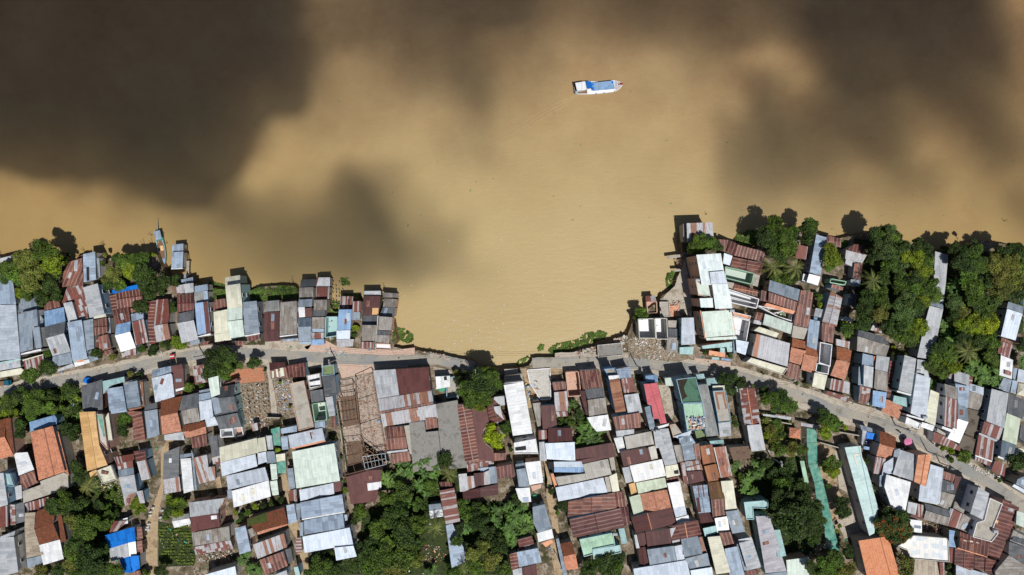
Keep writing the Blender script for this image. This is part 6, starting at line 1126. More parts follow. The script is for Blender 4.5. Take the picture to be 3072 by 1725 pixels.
# vegetable rows beside the dirt lane
r=random.Random(9); qs=[]
for row in range(13):
    y=870+row*36
    for i in range(34):
        x=1908+r.uniform(-7,7)+i*11.5+(row%2)*5+ (row*2)
        if 2030<x<2055: continue
        if r.random()<.3 or noise.noise(Vector((x*.012,y*.012,1)))<-.2: continue
        for _ in range(6):
            c=P((x+r.uniform(-8,8))/4,1364+(y+r.uniform(-9,9))/4,r.uniform(.15,.6)); qs.append(leaf(c,Vector((0,0,1)),.34,r,1.4))
me=leafmesh(qs,'vegetable_rows'); me.materials.append(MAT['leaf']); o=bpy.data.objects.new('vegetable_rows',me); COL.objects.link(o); o.color=A(112,132,50); tag(o,'rows of yellow green vegetables beside the dirt lane','vegetables',kind='stuff')
# ---------------------------------------------------------------- boats, poles, vehicles, people, rubble
PR=random.Random(8)
def T(tile,x,y): tx,ty=TILE[tile]; return (tx+x/4,ty+y/4)
def panel(name,pts,z,th,m,parent,zf=None):
    top=[[P(x,y,z if zf is None else zf(x,y)) for x,y in pts]]
    c=top[0][0]; uv=[[(v.x,v.y) for v in top[0]]]
    return prism(name,top,(0,th),m,parent,uv)
def R3(pts): return [(1690+x/12.25,215+y/12.25) for x,y in pts]
wl=-2.2
def hull(name,pts,z0,z1,m,parent,taper=.12):
    n=len(pts); cx=sum(p[0] for p in pts)/n; cy=sum(p[1] for p in pts)/n
    bm=bmesh.new(); t=[bm.verts.new(P(x,y,z1)) for x,y in pts]; b=[bm.verts.new((lambda v:(v.x,v.y,z0))(P(x+(cx-x)*taper,y+(cy-y)*taper,z1))) for x,y in pts]
    for i in range(n): bm.faces.new((t[i],b[i],b[(i+1)%n],t[(i+1)%n]))
    f=bm.faces.new(t); bm.faces.new(b[::-1]); bmesh.ops.triangulate(bm,faces=[f]); bmesh.ops.recalc_face_normals(bm,faces=bm.faces[:])
    o=link(name,bm,m); under(o,parent); return o
c=P(1795,262,wl); fb=empty('ferry_boat',(c.x,c.y,wl))
HP=R3([(375,425),(450,395),(800,345),(1020,345),(1300,365),(1830,312),(1890,318),(2020,350),(2130,385),(2185,430),(2190,480),(2150,540),(2060,640),(1930,720),(1800,748),(1400,795),(1000,828),(700,828),(470,828),(420,800),(395,600)])
hull('hull',HP,wl-.5,wl+1.0,MAT['hullwhite'],fb)
panel('gunwale',R3([(1890,330),(2020,360),(2130,395),(2175,440),(2175,485),(2130,540),(2050,620),(1935,700),(1900,560)]),wl+1.12,.1,MAT['deckgrey'],fb)
panel('side_deck',R3([(880,640),(1060,625),(1100,705),(1860,620),(1900,690),(1400,760),(900,800)]),wl+1.14,.1,MAT['hullwhite'],fb)
panel('stern_deck',R3([(385,430),(440,410),(520,700),(860,650),(880,800),(480,805),(425,780)]),wl+1.1,.08,MAT['timber'],fb)
rf=panel('cabin_roof',R3([(437,412),(800,352),(862,650),(505,702)]),wl+3.2,.12,MAT['WH'],fb)
panel('cabin_wall',R3([(480,440),(780,390),(830,635),(530,680)]),wl+3.05,1.9,MAT['hullwhite'],fb)
panel('canopy',R3([(815,362),(1015,352),(1055,608),(872,622)]),wl+3.05,.08,MAT['boatblue'],fb)
panel('wheelhouse_wall',R3([(850,390),(1000,380),(1035,580),(885,595)]),wl+2.9,1.75,MAT['hullwhite'],fb)
lr=panel('long_roof',R3([(1030,410),(1300,385),(1830,328),(1900,625),(1500,665),(1090,700)]),wl+2.5,.1,MAT['boatlt'] if 'boatlt' in MAT else MAT['BM'],fb)
panel('saloon_wall',R3([(1060,440),(1810,360),(1870,595),(1110,670)]),wl+2.38,1.3,MAT['hullwhite'],fb)
for a,b,c2,d in (((1040,425),(1110,418),(1130,510),(1060,515)),((1760,345),(1835,338),(1850,420),(1780,440)),((1050,560),(1130,550),(1150,690),(1100,695))):
    p_=panel('tarpaulin_patch',R3([a,b,c2,d]),wl+2.56,.04,MAT['BT'],lr); p_.parent=lr; p_.matrix_parent_inverse=Matrix()
for x,y in ((960,790),(1195,800),(1490,770),(1880,715)): 
    v=P(*R3([(x,y)])[0],wl+.6); o=bar('fender',(v.x,v.y-.05,wl+.3),(v.x,v.y-.05,wl+1.05),.14,MAT['black'],fb,8)
v=P(*R3([(2145,465)])[0],wl+1.2); bar('flag_pole',(v.x,v.y,wl+1.0),(v.x,v.y,wl+2.3),.04,MAT['steel'],fb,6)
v=P(*R3([(2120,440)])[0],wl+2.2); prism('flag',[[Vector((v.x,v.y-.35,wl+2.2)),Vector((v.x+.55,v.y-.3,wl+2.1)),Vector((v.x+.6,v.y+.3,wl+1.9)),Vector((v.x+.05,v.y+.3,wl+2.1))]],(0,.03),MAT['red'],fb)
v=P(*R3([(1985,490)])[0],wl+1.2); bar('bollard',(v.x,v.y,wl+1.1),(v.x,v.y,wl+1.5),.18,MAT['hullwhite'],fb,8)
v=P(*R3([(2035,465)])[0],wl+1.2); bar('anchor_winch',(v.x-.2,v.y,wl+1.25),(v.x+.2,v.y,wl+1.25),.14,MAT['black'],fb,8)
v=P(*R3([(480,770)])[0],wl+1.6); bar('water_drum',(v.x,v.y,wl+1.1),(v.x,v.y,wl+1.8),.33,MAT['TQ'],fb,12)
tag(fb,'white river ferry with blue tarpaulin roofs under way in mid river','boat')
# wake: low ripples left on the surface
def ripple(pts,w,h,name='wake_ripple'):
    pts=smooth(pts,5); bm=bmesh.new(); rows=[]
    for i,(x,y) in enumerate(pts):
        a=pts[max(i-1,0)];b=pts[min(i+1,len(pts)-1)]; d=Vector((b[0]-a[0],b[1]-a[1])).normalized(); nrm=Vector((d.y,-d.x)); t=i/(len(pts)-1); ww=w*(.35+.65*t)
        rows.append([bm.verts.new(P(x+nrm.x*ww*s,y+nrm.y*ww*s,wl+(h*(1-t*.6)*math.sin(math.pi*min(max(t,.02),.98))**.4 if s==0 else -.02))) for s in (-1,0,1)])
    for A_,B_ in zip(rows,rows[1:]):
        for k in (0,1): bm.faces.new((A_[k],A_[k+1],B_[k+1],B_[k]))
    o=link(name,bm,MAT['water']); struct(o); return o
for k in range(3):
    ripple([(1730,286+k*3),(1690,300+k*9),(1620,335+k*12),(1540,385+k*14),(1440,430+k*16)],3.2,.025); ripple([(1716,252-k*3),(1660,238-k*6),(1590,215-k*10),(1500,190-k*10),(1420,165-k*12)],3.2,.022)
# moored wooden boat
def R4(pts): return [(420+x/7.228,640+y/7.228) for x,y in pts]
c=P(*R4([(450,740)])[0],wl); mb=empty('wooden_boat',(c.x,c.y,wl))
hull('hull',R4([(310,388),(425,362),(475,450),(520,610),(555,780),(568,930),(558,1050),(530,1115),(495,1130),(460,1080),(420,980),(385,830),(355,700),(345,590),(325,500)]),wl-.4,wl+.75,MAT['hullteal'],mb)
panel('hold',R4([(362,600),(470,585),(515,690),(540,830),(545,960),(500,985),(440,960),(405,820),(378,700)]),wl+.8,.06,MAT['timber'],mb)
for s_ in ([(345,590),(362,600),(378,700),(405,820),(440,960),(425,970),(388,830),(358,700)],[(470,585),(485,575),(528,690),(552,830),(556,960),(545,960),(540,830),(515,690)]): panel('gunwale',R4(s_),wl+.95,.2,MAT['TQ'],mb)
panel('roof',R4([(298,395),(428,362),(472,545),(335,588)]),wl+2.2,.08,MAT['BL'],mb)
for x,y in ((320,410),(420,385),(455,530),(350,565)): v=P(*R4([(x,y)])[0],wl+2.1); bar('roof_post',(v.x,v.y,wl+.7),(v.x,v.y,wl+2.15),.05,MAT['timber'],mb,5)
panel('seat',R4([(428,705),(500,692),(518,795),(450,818)]),wl+1.15,.3,MAT['seatwood'],mb)
panel('bow_deck',R4([(430,985),(545,975),(550,1050),(525,1108),(492,1120),(460,1070)]),wl+.86,.1,MAT['BM'],mb)
a=P(*R4([(382,370)])[0],wl+.9); b=P(*R4([(385,110)])[0],wl+.3); bar('rudder_pole',a,b,.14,MAT['BL'],mb,6,.05)
v=P(*R4([(405,620)])[0],wl+1.1); bar('lamp',(v.x,v.y,wl+.85),(v.x,v.y,wl+1.2),.15,MAT['seatwood'],mb,8)
tag(mb,'teal wooden boat with small grey roof moored bow first at the left bank','boat')
# two narrow boats at the far right grove
for px,py,cc,lab in ((2947,733,'hullwhite','narrow white topped sampan at the foot of the far right grove'),(2963,733,'deckgrey','narrow grey sampan with ribs, right of the white topped one')):
    c=P(px,py,wl); sb=empty('sampan',(c.x,c.y,wl)); L_=[(0,-12),(3,-8),(4,0),(3.4,9),(0,14),(-3.4,9),(-4,0),(-3,-8)]
    hull('hull',[(px+x,py+y) for x,y in L_],wl-.2,wl+.45,MAT['timber'],sb); panel('inside',[(px+x*.7,py+y*.85) for x,y in L_],wl+.48,.04,MAT['black'],sb)
    if cc=='hullwhite': panel('roof',[(px-3,py-9),(px+3,py-9),(px+3.2,py+2),(px-3.2,py+2)],wl+1.2,.06,MAT['WH'],sb)
    for k in range(3): panel('seat',[(px-3.2,py-4+k*5),(px+3.2,py-4+k*5),(px+3.2,py-2.6+k*5),(px-3.2,py-2.6+k*5)],wl+.6,.05,MAT[cc],sb)
    tag(sb,lab,'boat')
# stakes standing in the river
ST=[('A',890,240,940,80),('A',905,205,915,150),('A',1260,230,1200,170),('A',1255,225,1248,150),('A',1010,290,1012,240),('A',1745,235,1725,110),('A',1835,215,1832,110),('A',1835,110,1770,65),('A',2010,205,2010,170),('A',1970,90,1950,40),('A',2275,400,2305,250),('A',12,330,12,270),('C',1135,380,1112,225),('C',1530,280,1532,225),('C',2230,430,2190,330),('G',520,75,455,40),('G',870,20,868,-25),('G',1870,150,1880,125),('M',2340,100,2300,60),('M',370,300,372,260),('M',335,280,336,245)]
for t,x0,y0,x1,y1 in ST:
    a=P(*T(t,x0,y0),wl); b=P(*T(t,x1,y1),wl); d=(b-a); L_=d.length; g=empty('river_stake',(a.x,a.y,wl)); g_=bar('pole',(a.x,a.y,wl-1),(a.x+d.x*.45,a.y+d.y*.45,wl+min(2.8,1+L_*.5)),.075,MAT['timber'],g,5,.05)
    bar('cross_piece',(a.x-.25,a.y,wl+.5),(a.x+.3,a.y+.1,wl+.8),.04,MAT['timber'],g,5)
    tag(g,'thin weathered wooden stake standing in the brown river near the bank','stake','wooden stakes in the river')
# concrete stumps of vanished stilt houses
def stump(px,py,zb,h,lab,grp):
    v=P(px,py,zb+h); g=empty('concrete_stump',(v.x,v.y,zb)); ang=PR.uniform(0,.6)
    box('stump',(v.x,v.y),(math.cos(ang),math.sin(ang)),.11,.11,zb-.6,zb+h,MAT['concrete'],g); bar('rebar',(v.x,v.y,zb+h-.05),(v.x+.05,v.y+.03,zb+h+.35),.02,MAT['rust'],g,4); tag(g,lab,'concrete post',grp)
for j in range(9):
    for i in range(4):
        if PR.random()<.12: continue
        x=1588+i*38+PR.uniform(-4,4)+j*1; y=340+j*44+i*3+PR.uniform(-5,5)
        if y>650: continue
        stump(*T('C',x,y),wl,1.2,'short pale concrete post in the water beside the riverside houses','concrete posts in the river')
for j in range(7):
    for i in range(6):
        if PR.random()<.15: continue
        x=500+i*58+j*6+PR.uniform(-6,6); y=410+j*52-i*6+PR.uniform(-6,6)
        stump(*T('D',x,y),0,.9,'short concrete stump with rebar in the cleared rubble lot','concrete stumps in the cleared lot')
# rubble
def rubble(tile,pts,n,cols,lab,z=0,smax=.35,h=.35):
    pg=[T(tile,x,y) for x,y in pts]; x0=min(p[0] for p in pg);x1=max(p[0] for p in pg);y0=min(p[1] for p in pg);y1=max(p[1] for p in pg)
    bm=bmesh.new(); k=0; mats=[MAT[c] for c in cols]
    while k<n:
        x,y=PR.uniform(x0,x1),PR.uniform(y0,y1)
        if not inpoly(x,y,pg): continue
        k+=1; s=PR.uniform(.08,smax)*PR.choice((.5,.7,1)); c=P(x,y,z); m4=Matrix.Translation((c.x,c.y,z+PR.uniform(0,h)))@Matrix.Rotation(PR.uniform(0,6.28),4,Vector((PR.gauss(0,.3),PR.gauss(0,.3),1)).normalized())@Matrix.Diagonal((s*PR.uniform(.6,2.4),s,s*PR.uniform(.2,.6),1))
        r_=bmesh.ops.create_cube(bm,size=1,matrix=m4); mi=PR.randrange(len(mats))
        for v in r_['verts']:
            for f in v.link_faces: f.material_index=mi
    o=link('rubble',bm,mats[0]); 
    for m in mats[1:]: o.data.materials.append(m)
    tag(o,lab,'rubble',kind='stuff'); return o
RUBC=['concrete','timber','whitecloth','rust','CO','black']
rubble('D',[(450,370),(790,350),(850,780),(520,880)],420,RUBC,'broken concrete and planks strewn over the cleared lot left of the path')
rubble('D',[(880,330),(1080,310),(1140,690),(930,750)],420,['whitecloth','concrete','PB','timber','BM'],'dense household rubble on the lot right of the path')
rubble('D',[(620,790),(860,800),(860,890),(620,930)],120,RUBC,'loose scrap around the rusty white hut')
rubble('D',[(1880,330),(2080,260),(2230,1200),(1960,1230)],500,['PB','concrete','brickdust','timber'],'broken bricks and mortar on the stripped factory floor')
rubble('H',[(-40,220),(230,210),(400,270),(540,420),(300,480),(-40,470)],420,['CN','concrete','PB','whitecloth'],'pale rubble below the half demolished white house')
rubble('G',[(330,1050),(560,1060),(580,1240),(320,1230)],200,['OR','PB','CN','concrete'],'orange brick rubble on the collapsed bank',h=1.2)
rubble('G',[(500,560),(590,540),(610,680),(540,700)],150,['PB','concrete','timber'],'stones and bricks slipping into the river at the headland',z=-1.5,h=1.5)
rubble('I',[(1930,230),(2200,150),(2560,20),(2560,110),(2200,200),(2000,260)],300,['CN','concrete','PB','timber'],'pale broken slabs along the collapsed bank above the road',z=-.4,h=.7,smax=.8)
rubble('I',[(0,190),(320,240),(440,300),(740,345),(640,370),(300,290)],90,['CN','concrete','pinkpave'],'broken pavement pieces along the left edge of the bay',smax=.6)
rubble('C',[(1480,1140),(1750,1160),(1760,1240),(1500,1230)],110,['whitecloth','BM','CN','green'],'light coloured litter spilled at the roadside in the left half',smax=.3)
rubble('G',[(1510,1120),(1900,1200),(1880,1270),(1560,1180)],130,['green','CN','PB','whitecloth'],'green and white rubble on the narrow terrace of the headland',z=.1,h=.3)
rubble('F',[(0,1150),(400,1110),(400,1240),(0,1290)],160,['CN','OR','whitecloth','black','timber'],'household clutter beside the low slab roof near the garden',h=.8)
rubble('O',[(640,210),(740,340),(740,470),(650,430)],70,['BM','pinkcloth','whitecloth','BT'],'colourful household clutter in the yard at the road bend',h=.8)
rubble('O',[(1360,1300),(1640,1310),(1620,1440),(1360,1440)],160,['CN','FB','black','OR','timber'],'mixed junk in the yard behind the white crazy tile slab',h=.8)
rubble('O',[(1900,600),(2130,680),(2280,760),(2220,790),(1900,650)],110,['CN','concrete','BL','whitecloth'],'white rubble and sheets along the right roadside')
rubble('H',[(650,1170),(850,1150),(865,1290),(670,1310)],150,['CN','OR','BM','whitecloth','black'],'pots and crates strewn on the pale mint terrace',z=8.0,h=.3,smax=.5)
rubble('I',[(1350,600),(1500,560),(1520,800),(1400,800)],50,['timber','whitecloth','BM','seatwood'],'toppled furniture on the open sandy floor',h=.5,smax=.6)
rubble('E',[(1080,250),(1400,330),(1450,400),(1250,420)],40,['CN','OR','whitecloth'],'pale bits on the yard below the cream patched roof')
rubble('J',[(90,1050),(330,1100),(400,1200),(250,1310),(100,1300)],170,['OC','timber','CN','RB'],'brown leaf litter and boards in the clearing of the lower grove')
# litter floating in the bay
bm=bmesh.new()
for _ in range(380):
    x,y=PR.gauss(1430,110),PR.gauss(1005,48)
    if PR.random()<.3: x,y=PR.uniform(1200,1900),PR.uniform(700,1050)
    if inpoly(x,y,LAND): continue
    c=P(x,y,wl); s=PR.uniform(.05,.16) if PR.random()<.9 else .28
    bmesh.ops.create_cube(bm,size=1,matrix=Matrix.Translation((c.x,c.y,wl))@Matrix.Rotation(PR.uniform(0,3),4,'Z')@Matrix.Diagonal((s*1.5,s,.1,1)))
o=link('floating_litter',bm,MAT['CN']); tag(o,'pale flecks of foam and litter drifting in the brown bay','litter',kind='stuff')
bm=bmesh.new()
for _ in range(60):
    x,y=PR.uniform(900,3050),PR.uniform(60,700)
    if inpoly(x,y,LAND): continue
    c=P(x,y,wl); s=PR.uniform(.08,.22)
    bmesh.ops.create_icosphere(bm,subdivisions=1,radius=1,matrix=Matrix.Translation((c.x,c.y,wl))@Matrix.Rotation(PR.uniform(0,3),4,'Z')@Matrix.Diagonal((s*1.8,s,.06,1)))
o=link('floating_weed',bm,MAT['OL']); tag(o,'scattered dark clumps of weed drifting on the open river','water plants',kind='stuff')
# utility poles and wires
def pole(tile,x,y,tx_,ty_,lab,H=8.5,arm=True,box_=False):
    b=P(*T(tile,x,y),0); g=empty('utility_pole',(b.x,b.y,0)); p_=bar('pole',(b.x,b.y,0),(b.x,b.y,H),.17,MAT['poleconc'],g,8,.11)
    d=Vector((tx_,-ty_,0)).normalized()
    for z in ((H-.3,H-1.0) if arm else ()): bar('cross_arm',(b.x-d.x*.8,b.y-d.y*.8,z),(b.x+d.x*.8,b.y+d.y*.8,z),.07,MAT['poleconc'],g,4)
    if box_: box('meter_box',(b.x+.3,b.y),(1,0),.3,.25,H-2.6,H-1.5,MAT['CN'],g)
    tag(g,lab,'utility pole'); return b,d,H
pl=[pole('B',1690,700,1,.6,'leaning pale utility pole by the driveway of the twin gabled pair'),
 pole('I',765,420,.1,1,'white utility pole standing at the end of the washed out road',9,True),
 pole('H',35,540,.2,1,'white utility pole at the roadside below the white demolished house'),
 pole('H',1130,780,.3,1,'pole rising among the trees right of the cream curved roof'),
 pole('H',1800,690,1,-.6,'grey utility pole by the silver roof with the mint terrace',8,True),
 pole('N',1030,1260,.4,1,'roadside pole with a white cabinet near the orange tiled yard',8,True,True),
 pole('O',1410,450,.5,1,'utility pole beside the weathered ridge at the right road bend'),
 pole('O',1565,590,1,-.4,'utility pole in front of the long pale blue ribbed roof',7),
 pole('C',1635,1275,.2,1,'thin pole at the broken kerb above the factory ruin',8),
 pole('L',2040,20,.1,1,'tall thin lamp pole rising in the garden beside the giant tree',9),
 pole('B',2450,420,.2,1,'slim pole by the road in front of the light grey gable',7)]
def wire(a,b,off,sag,z):
    pts=[]
    for i in range(9):
        t=i/8; p=a.lerp(b,t)+off; p.z=z-sag*4*t*(1-t); pts.append(p)
    bm=bmesh.new(); rows=[]
    d=(b-a).normalized(); s=Vector((-d.y,d.x,0))*.022
    for p in pts: rows.append([bm.verts.new(p+s),bm.verts.new(p-s+Vector((0,0,.01))),bm.verts.new(p-Vector((0,0,.04)))])
    for A_,B_ in zip(rows,rows[1:]):
        for k in range(3): bm.faces.new((A_[k],A_[(k+1)%3],B_[(k+1)%3],B_[k]))
    return link('overhead_wire',bm,MAT['wire'])
def span(i,j,lab,n=3):
    a,da,ha=pl[i]; b,db,hb=pl[j]
    g=empty('overhead_line',(a.x,a.y,0))
    for k in range(n):
        o=wire(a,b,Vector((0,(k-1)*.55,0)),.9,min(ha,hb)-.35-.02*k); o.name='wire'; under(o,g)
    tag(g,lab,'power line')
span(8,1,'sagging wires along the left quay up to the broken road end'); span(1,2,'three wires crossing the gap where the road fell into the river'); span(2,3,'wires above the road in front of the stained green terrace'); span(3,4,'wires crossing the road towards the silver roof'); span(4,5,'wires along the right road towards the orange tiled yard'); span(5,6,'wires following the road bend at the right'); span(6,7,'short wires between the two right hand poles',2); span(0,10,'wires over the left road between two poles',2)
# motorbikes and riders
def person(px,py,z,lab,cloth,ang,sit=False,hair='hair'):
    b=P(px,py,z); bm=bmesh.new()
    sk=bm.verts.layers.skin.verify()
    up=.0
    J=dict(pel=(0,0,.92),chest=(0,0,1.28),neck=(0,0,1.45),head=(0,0,1.6),top=(0,0,1.7)) if not sit else dict(pel=(0,0,.85),chest=(.05,0,1.2),neck=(.08,0,1.38),head=(.1,0,1.53),top=(.1,0,1.63))
    if sit: J.update(hl=(.05,.1,.83),kl=(.42,.16,.8),fl=(.38,.16,.38),hr=(.05,-.1,.83),kr=(.42,-.16,.8),fr=(.38,-.16,.38),sl=(.07,.19,1.32),el=(.3,.24,1.12),wl_=(.52,.22,1.1),sr=(.07,-.19,1.32),er=(.3,-.24,1.12),wr=(.52,-.22,1.1))
    else: J.update(hl=(0,.1,.88),kl=(.06,.11,.48),fl=(-.02,.11,.05),hr=(0,-.1,.88),kr=(-.02,-.11,.48),fr=(.08,-.11,.05),sl=(0,.2,1.4),el=(-.04,.25,1.12),wl_=(.08,.25,.88),sr=(0,-.2,1.4),er=(.05,-.25,1.12),wr=(.18,-.22,.95))
    R_=dict(pel=.14,chest=.15,neck=.055,head=.105,top=.06,hl=.1,hr=.1,kl=.06,kr=.06,fl=.045,fr=.045,sl=.07,sr=.07,el=.045,er=.045,wl_=.032,wr=.032)
    V={k:bm.verts.new(v) for k,v in J.items()}
    for k,v in V.items(): v[sk].radius=(R_[k],R_[k])
    V['pel'][sk].use_root=True
    for a_,c_ in (('pel','chest'),('chest','neck'),('neck','head'),('head','top'),('pel','hl'),('hl','kl'),('kl','fl'),('pel','hr'),('hr','kr'),('kr','fr'),('chest','sl'),('sl','el'),('el','wl_'),('chest','sr'),('sr','er'),('er','wr')): bm.edges.new((V[a_],V[c_]))
    g=empty('person',(b.x,b.y,z)); g.rotation_euler=(0,0,ang)
    o=link('body',bm,MAT[cloth]); o.parent=g; o.modifiers.new('skin','SKIN'); s=o.modifiers.new('sub','SUBSURF'); s.levels=s.render_levels=1
    hb=bmesh.new(); hx=J['head']; bmesh.ops.create_icosphere(hb,subdivisions=2,radius=.125,matrix=Matrix.Translation((hx[0]-.015,0,hx[2]+.05))); ho=link('hair' if hair=='hair' else 'helmet',hb,MAT[hair]); ho.parent=g
    tag(g,lab,'person'); return g
def motorbike(px,py,ang,lab,colr):
    b=P(px,py,0); g=empty('motorbike',(b.x,b.y,.07)); g.rotation_euler=(0,0,ang)
    for x in (-.62,.62):
        bm=bmesh.new(); bmesh.ops.create_cone(bm,cap_ends=True,segments=16,radius1=.29,radius2=.29,depth=.1,matrix=Matrix.Translation((x,0,.29))@Matrix.Rotation(math.pi/2,4,'X')); w=link('wheel',bm,MAT['black']); w.parent=g
        bm=bmesh.new(); bmesh.ops.create_cone(bm,cap_ends=True,segments=12,radius1=.17,radius2=.17,depth=.12,matrix=Matrix.Translation((x,0,.29))@Matrix.Rotation(math.pi/2,4,'X')); h=link('rim',bm,MAT['steel']); h.parent=w
    def bx(n,c,s,m):
        bm=bmesh.new(); bmesh.ops.create_cube(bm,size=1,matrix=Matrix.Translation(c)@Matrix.Diagonal((*s,1))); bmesh.ops.bevel(bm,geom=bm.edges[:],offset=min(s)*.3,segments=2,affect='EDGES'); o=link(n,bm,MAT[m]); o.parent=g
    bx('body',(0,0,.52),(.95,.24,.28),colr); bx('seat',(-.28,0,.75),(.68,.26,.12),'black'); bx('front_shield',(.45,0,.72),(.14,.36,.5),colr); bx('headlight',(.52,0,.98),(.12,.16,.12),'frame')
    o=bar('handlebar',(.42,-.33,1.02),(.42,.33,1.02),.025,MAT['steel']); o.parent=g; o=bar('fork',(.45,0,.95),(.62,0,.3),.04,MAT['steel']); o.parent=g
    tag(g,lab,'motorbike'); return g
x,y=T('B',2055,505); motorbike(x,y,.25,'dark motorbike ridden along the left road by the small red and white cart','black'); person(x-.5,y,.0,'rider in a pale shirt on the dark motorbike on the left road','whitecloth',.25,True,'black')
x,y=T('O',1065,215); motorbike(x,y,-.5,'blue motorbike on the road bend beside the pole with white cabinet','bluecloth'); person(x-.5,y+.3,.0,'rider in blue clothes on the road bend beside the terracotta roof','bluecloth',-.5,True,'frame')
x,y=T('O',1125,305); motorbike(x,y,-.6,'black motorbike parked under the awning next to the pink parasol','black')
x,y=T('O',1150,330); person(x-6,y-6,.0,'person in white standing beside the parked black motorbike','whitecloth',1.0)
x,y=T('N',1245,1300); person(x,y,.0,'person in white walking before the white railing house','whitecloth',.2)
x,y=T('O',1470,340); motorbike(x-4,y,-.7,'dark motorbike in the shade of the rusty porch at the right road','black')
# pink parasol
x,y=T('O',1190,345); b=P(x,y,2.2); g=empty('parasol',(b.x,b.y,0)); bm=bmesh.new(); bmesh.ops.create_cone(bm,cap_ends=False,segments=10,radius1=1.15,radius2=.03,depth=.5,matrix=Matrix.Translation((b.x,b.y,2.3))); o=link('canopy',bm,MAT['pinkcloth']); under(o,g); bar('pole',(b.x,b.y,0),(b.x,b.y,2.5),.03,MAT['steel'],g); tag(g,'pink parasol opened over the roadside stall at the right road bend','parasol')
# small vehicles and loose things
def vehicle(name,tile,quad,h,colr,lab,cat,parts):
    c=P(*T(tile,sum(p[0] for p in quad)/4,sum(p[1] for p in quad)/4),0); g=empty(name,(c.x,c.y,0)); q=[T(tile,*p) for p in quad]
    def sub(a0,a1,b0,b1):
        L=lambda a,b: tuple((q[0][k]*(1-a)+q[1][k]*a)*(1-b)+(q[3][k]*(1-a)+q[2][k]*a)*b for k in (0,1))
        return [L(a0,b0),L(a1,b0),L(a1,b1),L(a0,b1)]
    for n,a0,a1,b0,b1,z,th,m in parts: panel(n,sub(a0,a1,b0,b1),z,th,MAT[m],g)
    for a_ in (.18,.82):
        for b_ in (.06,.94):
            x,y=sub(a_,a_,b_,b_)[0]; v=P(x,y,.35); o=bar('wheel',(v.x,v.y-.1,.37),(v.x,v.y+.1,.37),.33,MAT['black'],g,12)
    tag(g,lab,cat)
vehicle('pickup_truck','B',[(-60,745),(125,715),(135,780),(-60,800)],1.8,'truckteal','teal pickup truck parked at the left end of the road','truck',
 [('chassis',.02,.98,.03,.97,.75,.35,'truckteal'),('cargo_bed',.03,.55,.05,.95,1.0,.25,'timber'),('cab',.58,.85,.04,.96,1.85,1.05,'truckteal'),('windscreen',.85,.89,.08,.92,1.6,.55,'pane'),('bonnet',.88,1.0,.06,.94,1.15,.4,'truckteal')])
vehicle('handcart','B',[(2042,415),(2090,408),(2092,460),(2045,468)],1.2,'red','small red and white striped cart on the left road','cart',
 [('tray',0,1,0,1,.9,.4,'PB'),('awning',0,1,0,.3,1.5,.05,'red'),('cover',0,1,.35,.6,1.5,.05,'whitecloth'),('awning_stripe',0,1,.65,1,1.5,.05,'red')])
def lump(name,tile,x,y,r,h,m,lab,cat,z=0,grp=None,par=('cover',)):
    v=P(*T(tile,x,y),z+h*.6); g=empty(name,(v.x,v.y,z)); rm=r/4*M; bm=bmesh.new()
    bmesh.ops.create_uvsphere(bm,u_segments=16,v_segments=10,radius=1,matrix=Matrix.Translation((v.x,v.y,z+h*.45))@Matrix.Diagonal((rm,rm*.8,h*.55,1)))
    for w_ in bm.verts:
        k_=1+.12*noise.noise(w_.co*1.7); w_.co=Vector((v.x,v.y,z+h*.45)).lerp(w_.co,k_)
    for f in bm.faces: f.smooth=True
    o=link(par[0],bm,MAT[m]); under(o,g)
    if len(par)>1:
        bm=bmesh.new(); bmesh.ops.create_cone(bm,cap_ends=True,segments=16,radius1=rm*.5,radius2=rm*.45,depth=.12,matrix=Matrix.Translation((v.x,v.y,z+h*.98))); o=link(par[1],bm,MAT['CN']); under(o,g)
    tag(g,lab,cat,grp)
lump('covered_cart','B',1048,725,52,1.5,'BT','load covered by a bright blue tarpaulin standing on the left road','cart')
lump('water_barrel','B',1752,985,24,1.2,'barrelblue','blue water barrel beside the driveway below the left road','barrel',par=('barrel','lid'))
lump('water_barrel','B',1495,655,16,1.1,'barrelblue','small blue barrel at the corner of the turquoise roof','barrel',par=('barrel','lid'))
lump('water_barrel','B',1812,297,18,1.1,'barrelblue','blue barrel among the roadside bushes left of the bright bush','barrel',par=('barrel','lid'))
lump('water_tank','I',1378,640,28,1.3,'BM','blue tank on the ground beside the long white slab roof','water tank',par=('tank','lid'))
lump('tarpaulin','D',2150,815,24,.6,'BM','crumpled sky blue tarpaulin at the edge of the silver factory roof','tarpaulin')
lump('tarpaulin','J',1460,500,32,.5,'green','green tarpaulin heap below the pink slab beside the dirt alley','tarpaulin')
lump('tarpaulin','I',340,665,46,.5,'green','green tarpaulin in the yard between factory and big tree','tarpaulin')
for i,(x,y) in enumerate([(1833,637),(1803,686),(1800,726),(1945,668),(1920,752),(1783,833),(1770,868),(1738,896),(1775,898)]):
    lump('water_jar','E',x,y,19,1.1,'hullwhite','big round white water jar standing beside the dirt lane','jar',grp='white water jars along the dirt lane',par=('jar','lid'))
v=P(*T('J',1125,630),2.2); g=empty('water_basin',(v.x,v.y,0)); bm=bmesh.new(); bmesh.ops.create_cone(bm,cap_ends=False,segments=24,radius1=.95,radius2=1.0,depth=1.0,matrix=Matrix.Translation((v.x,v.y,1.7))); o=link('rim',bm,MAT['CO']); under(o,g)
bm=bmesh.new(); bmesh.ops.create_cone(bm,cap_ends=True,segments=24,radius1=.9,radius2=.9,depth=1.9,matrix=Matrix.Translation((v.x,v.y,.95))); o=link('water_surface',bm,MAT['OL']); under(o,g); tag(g,'round concrete basin with green water among the banana mass','basin')
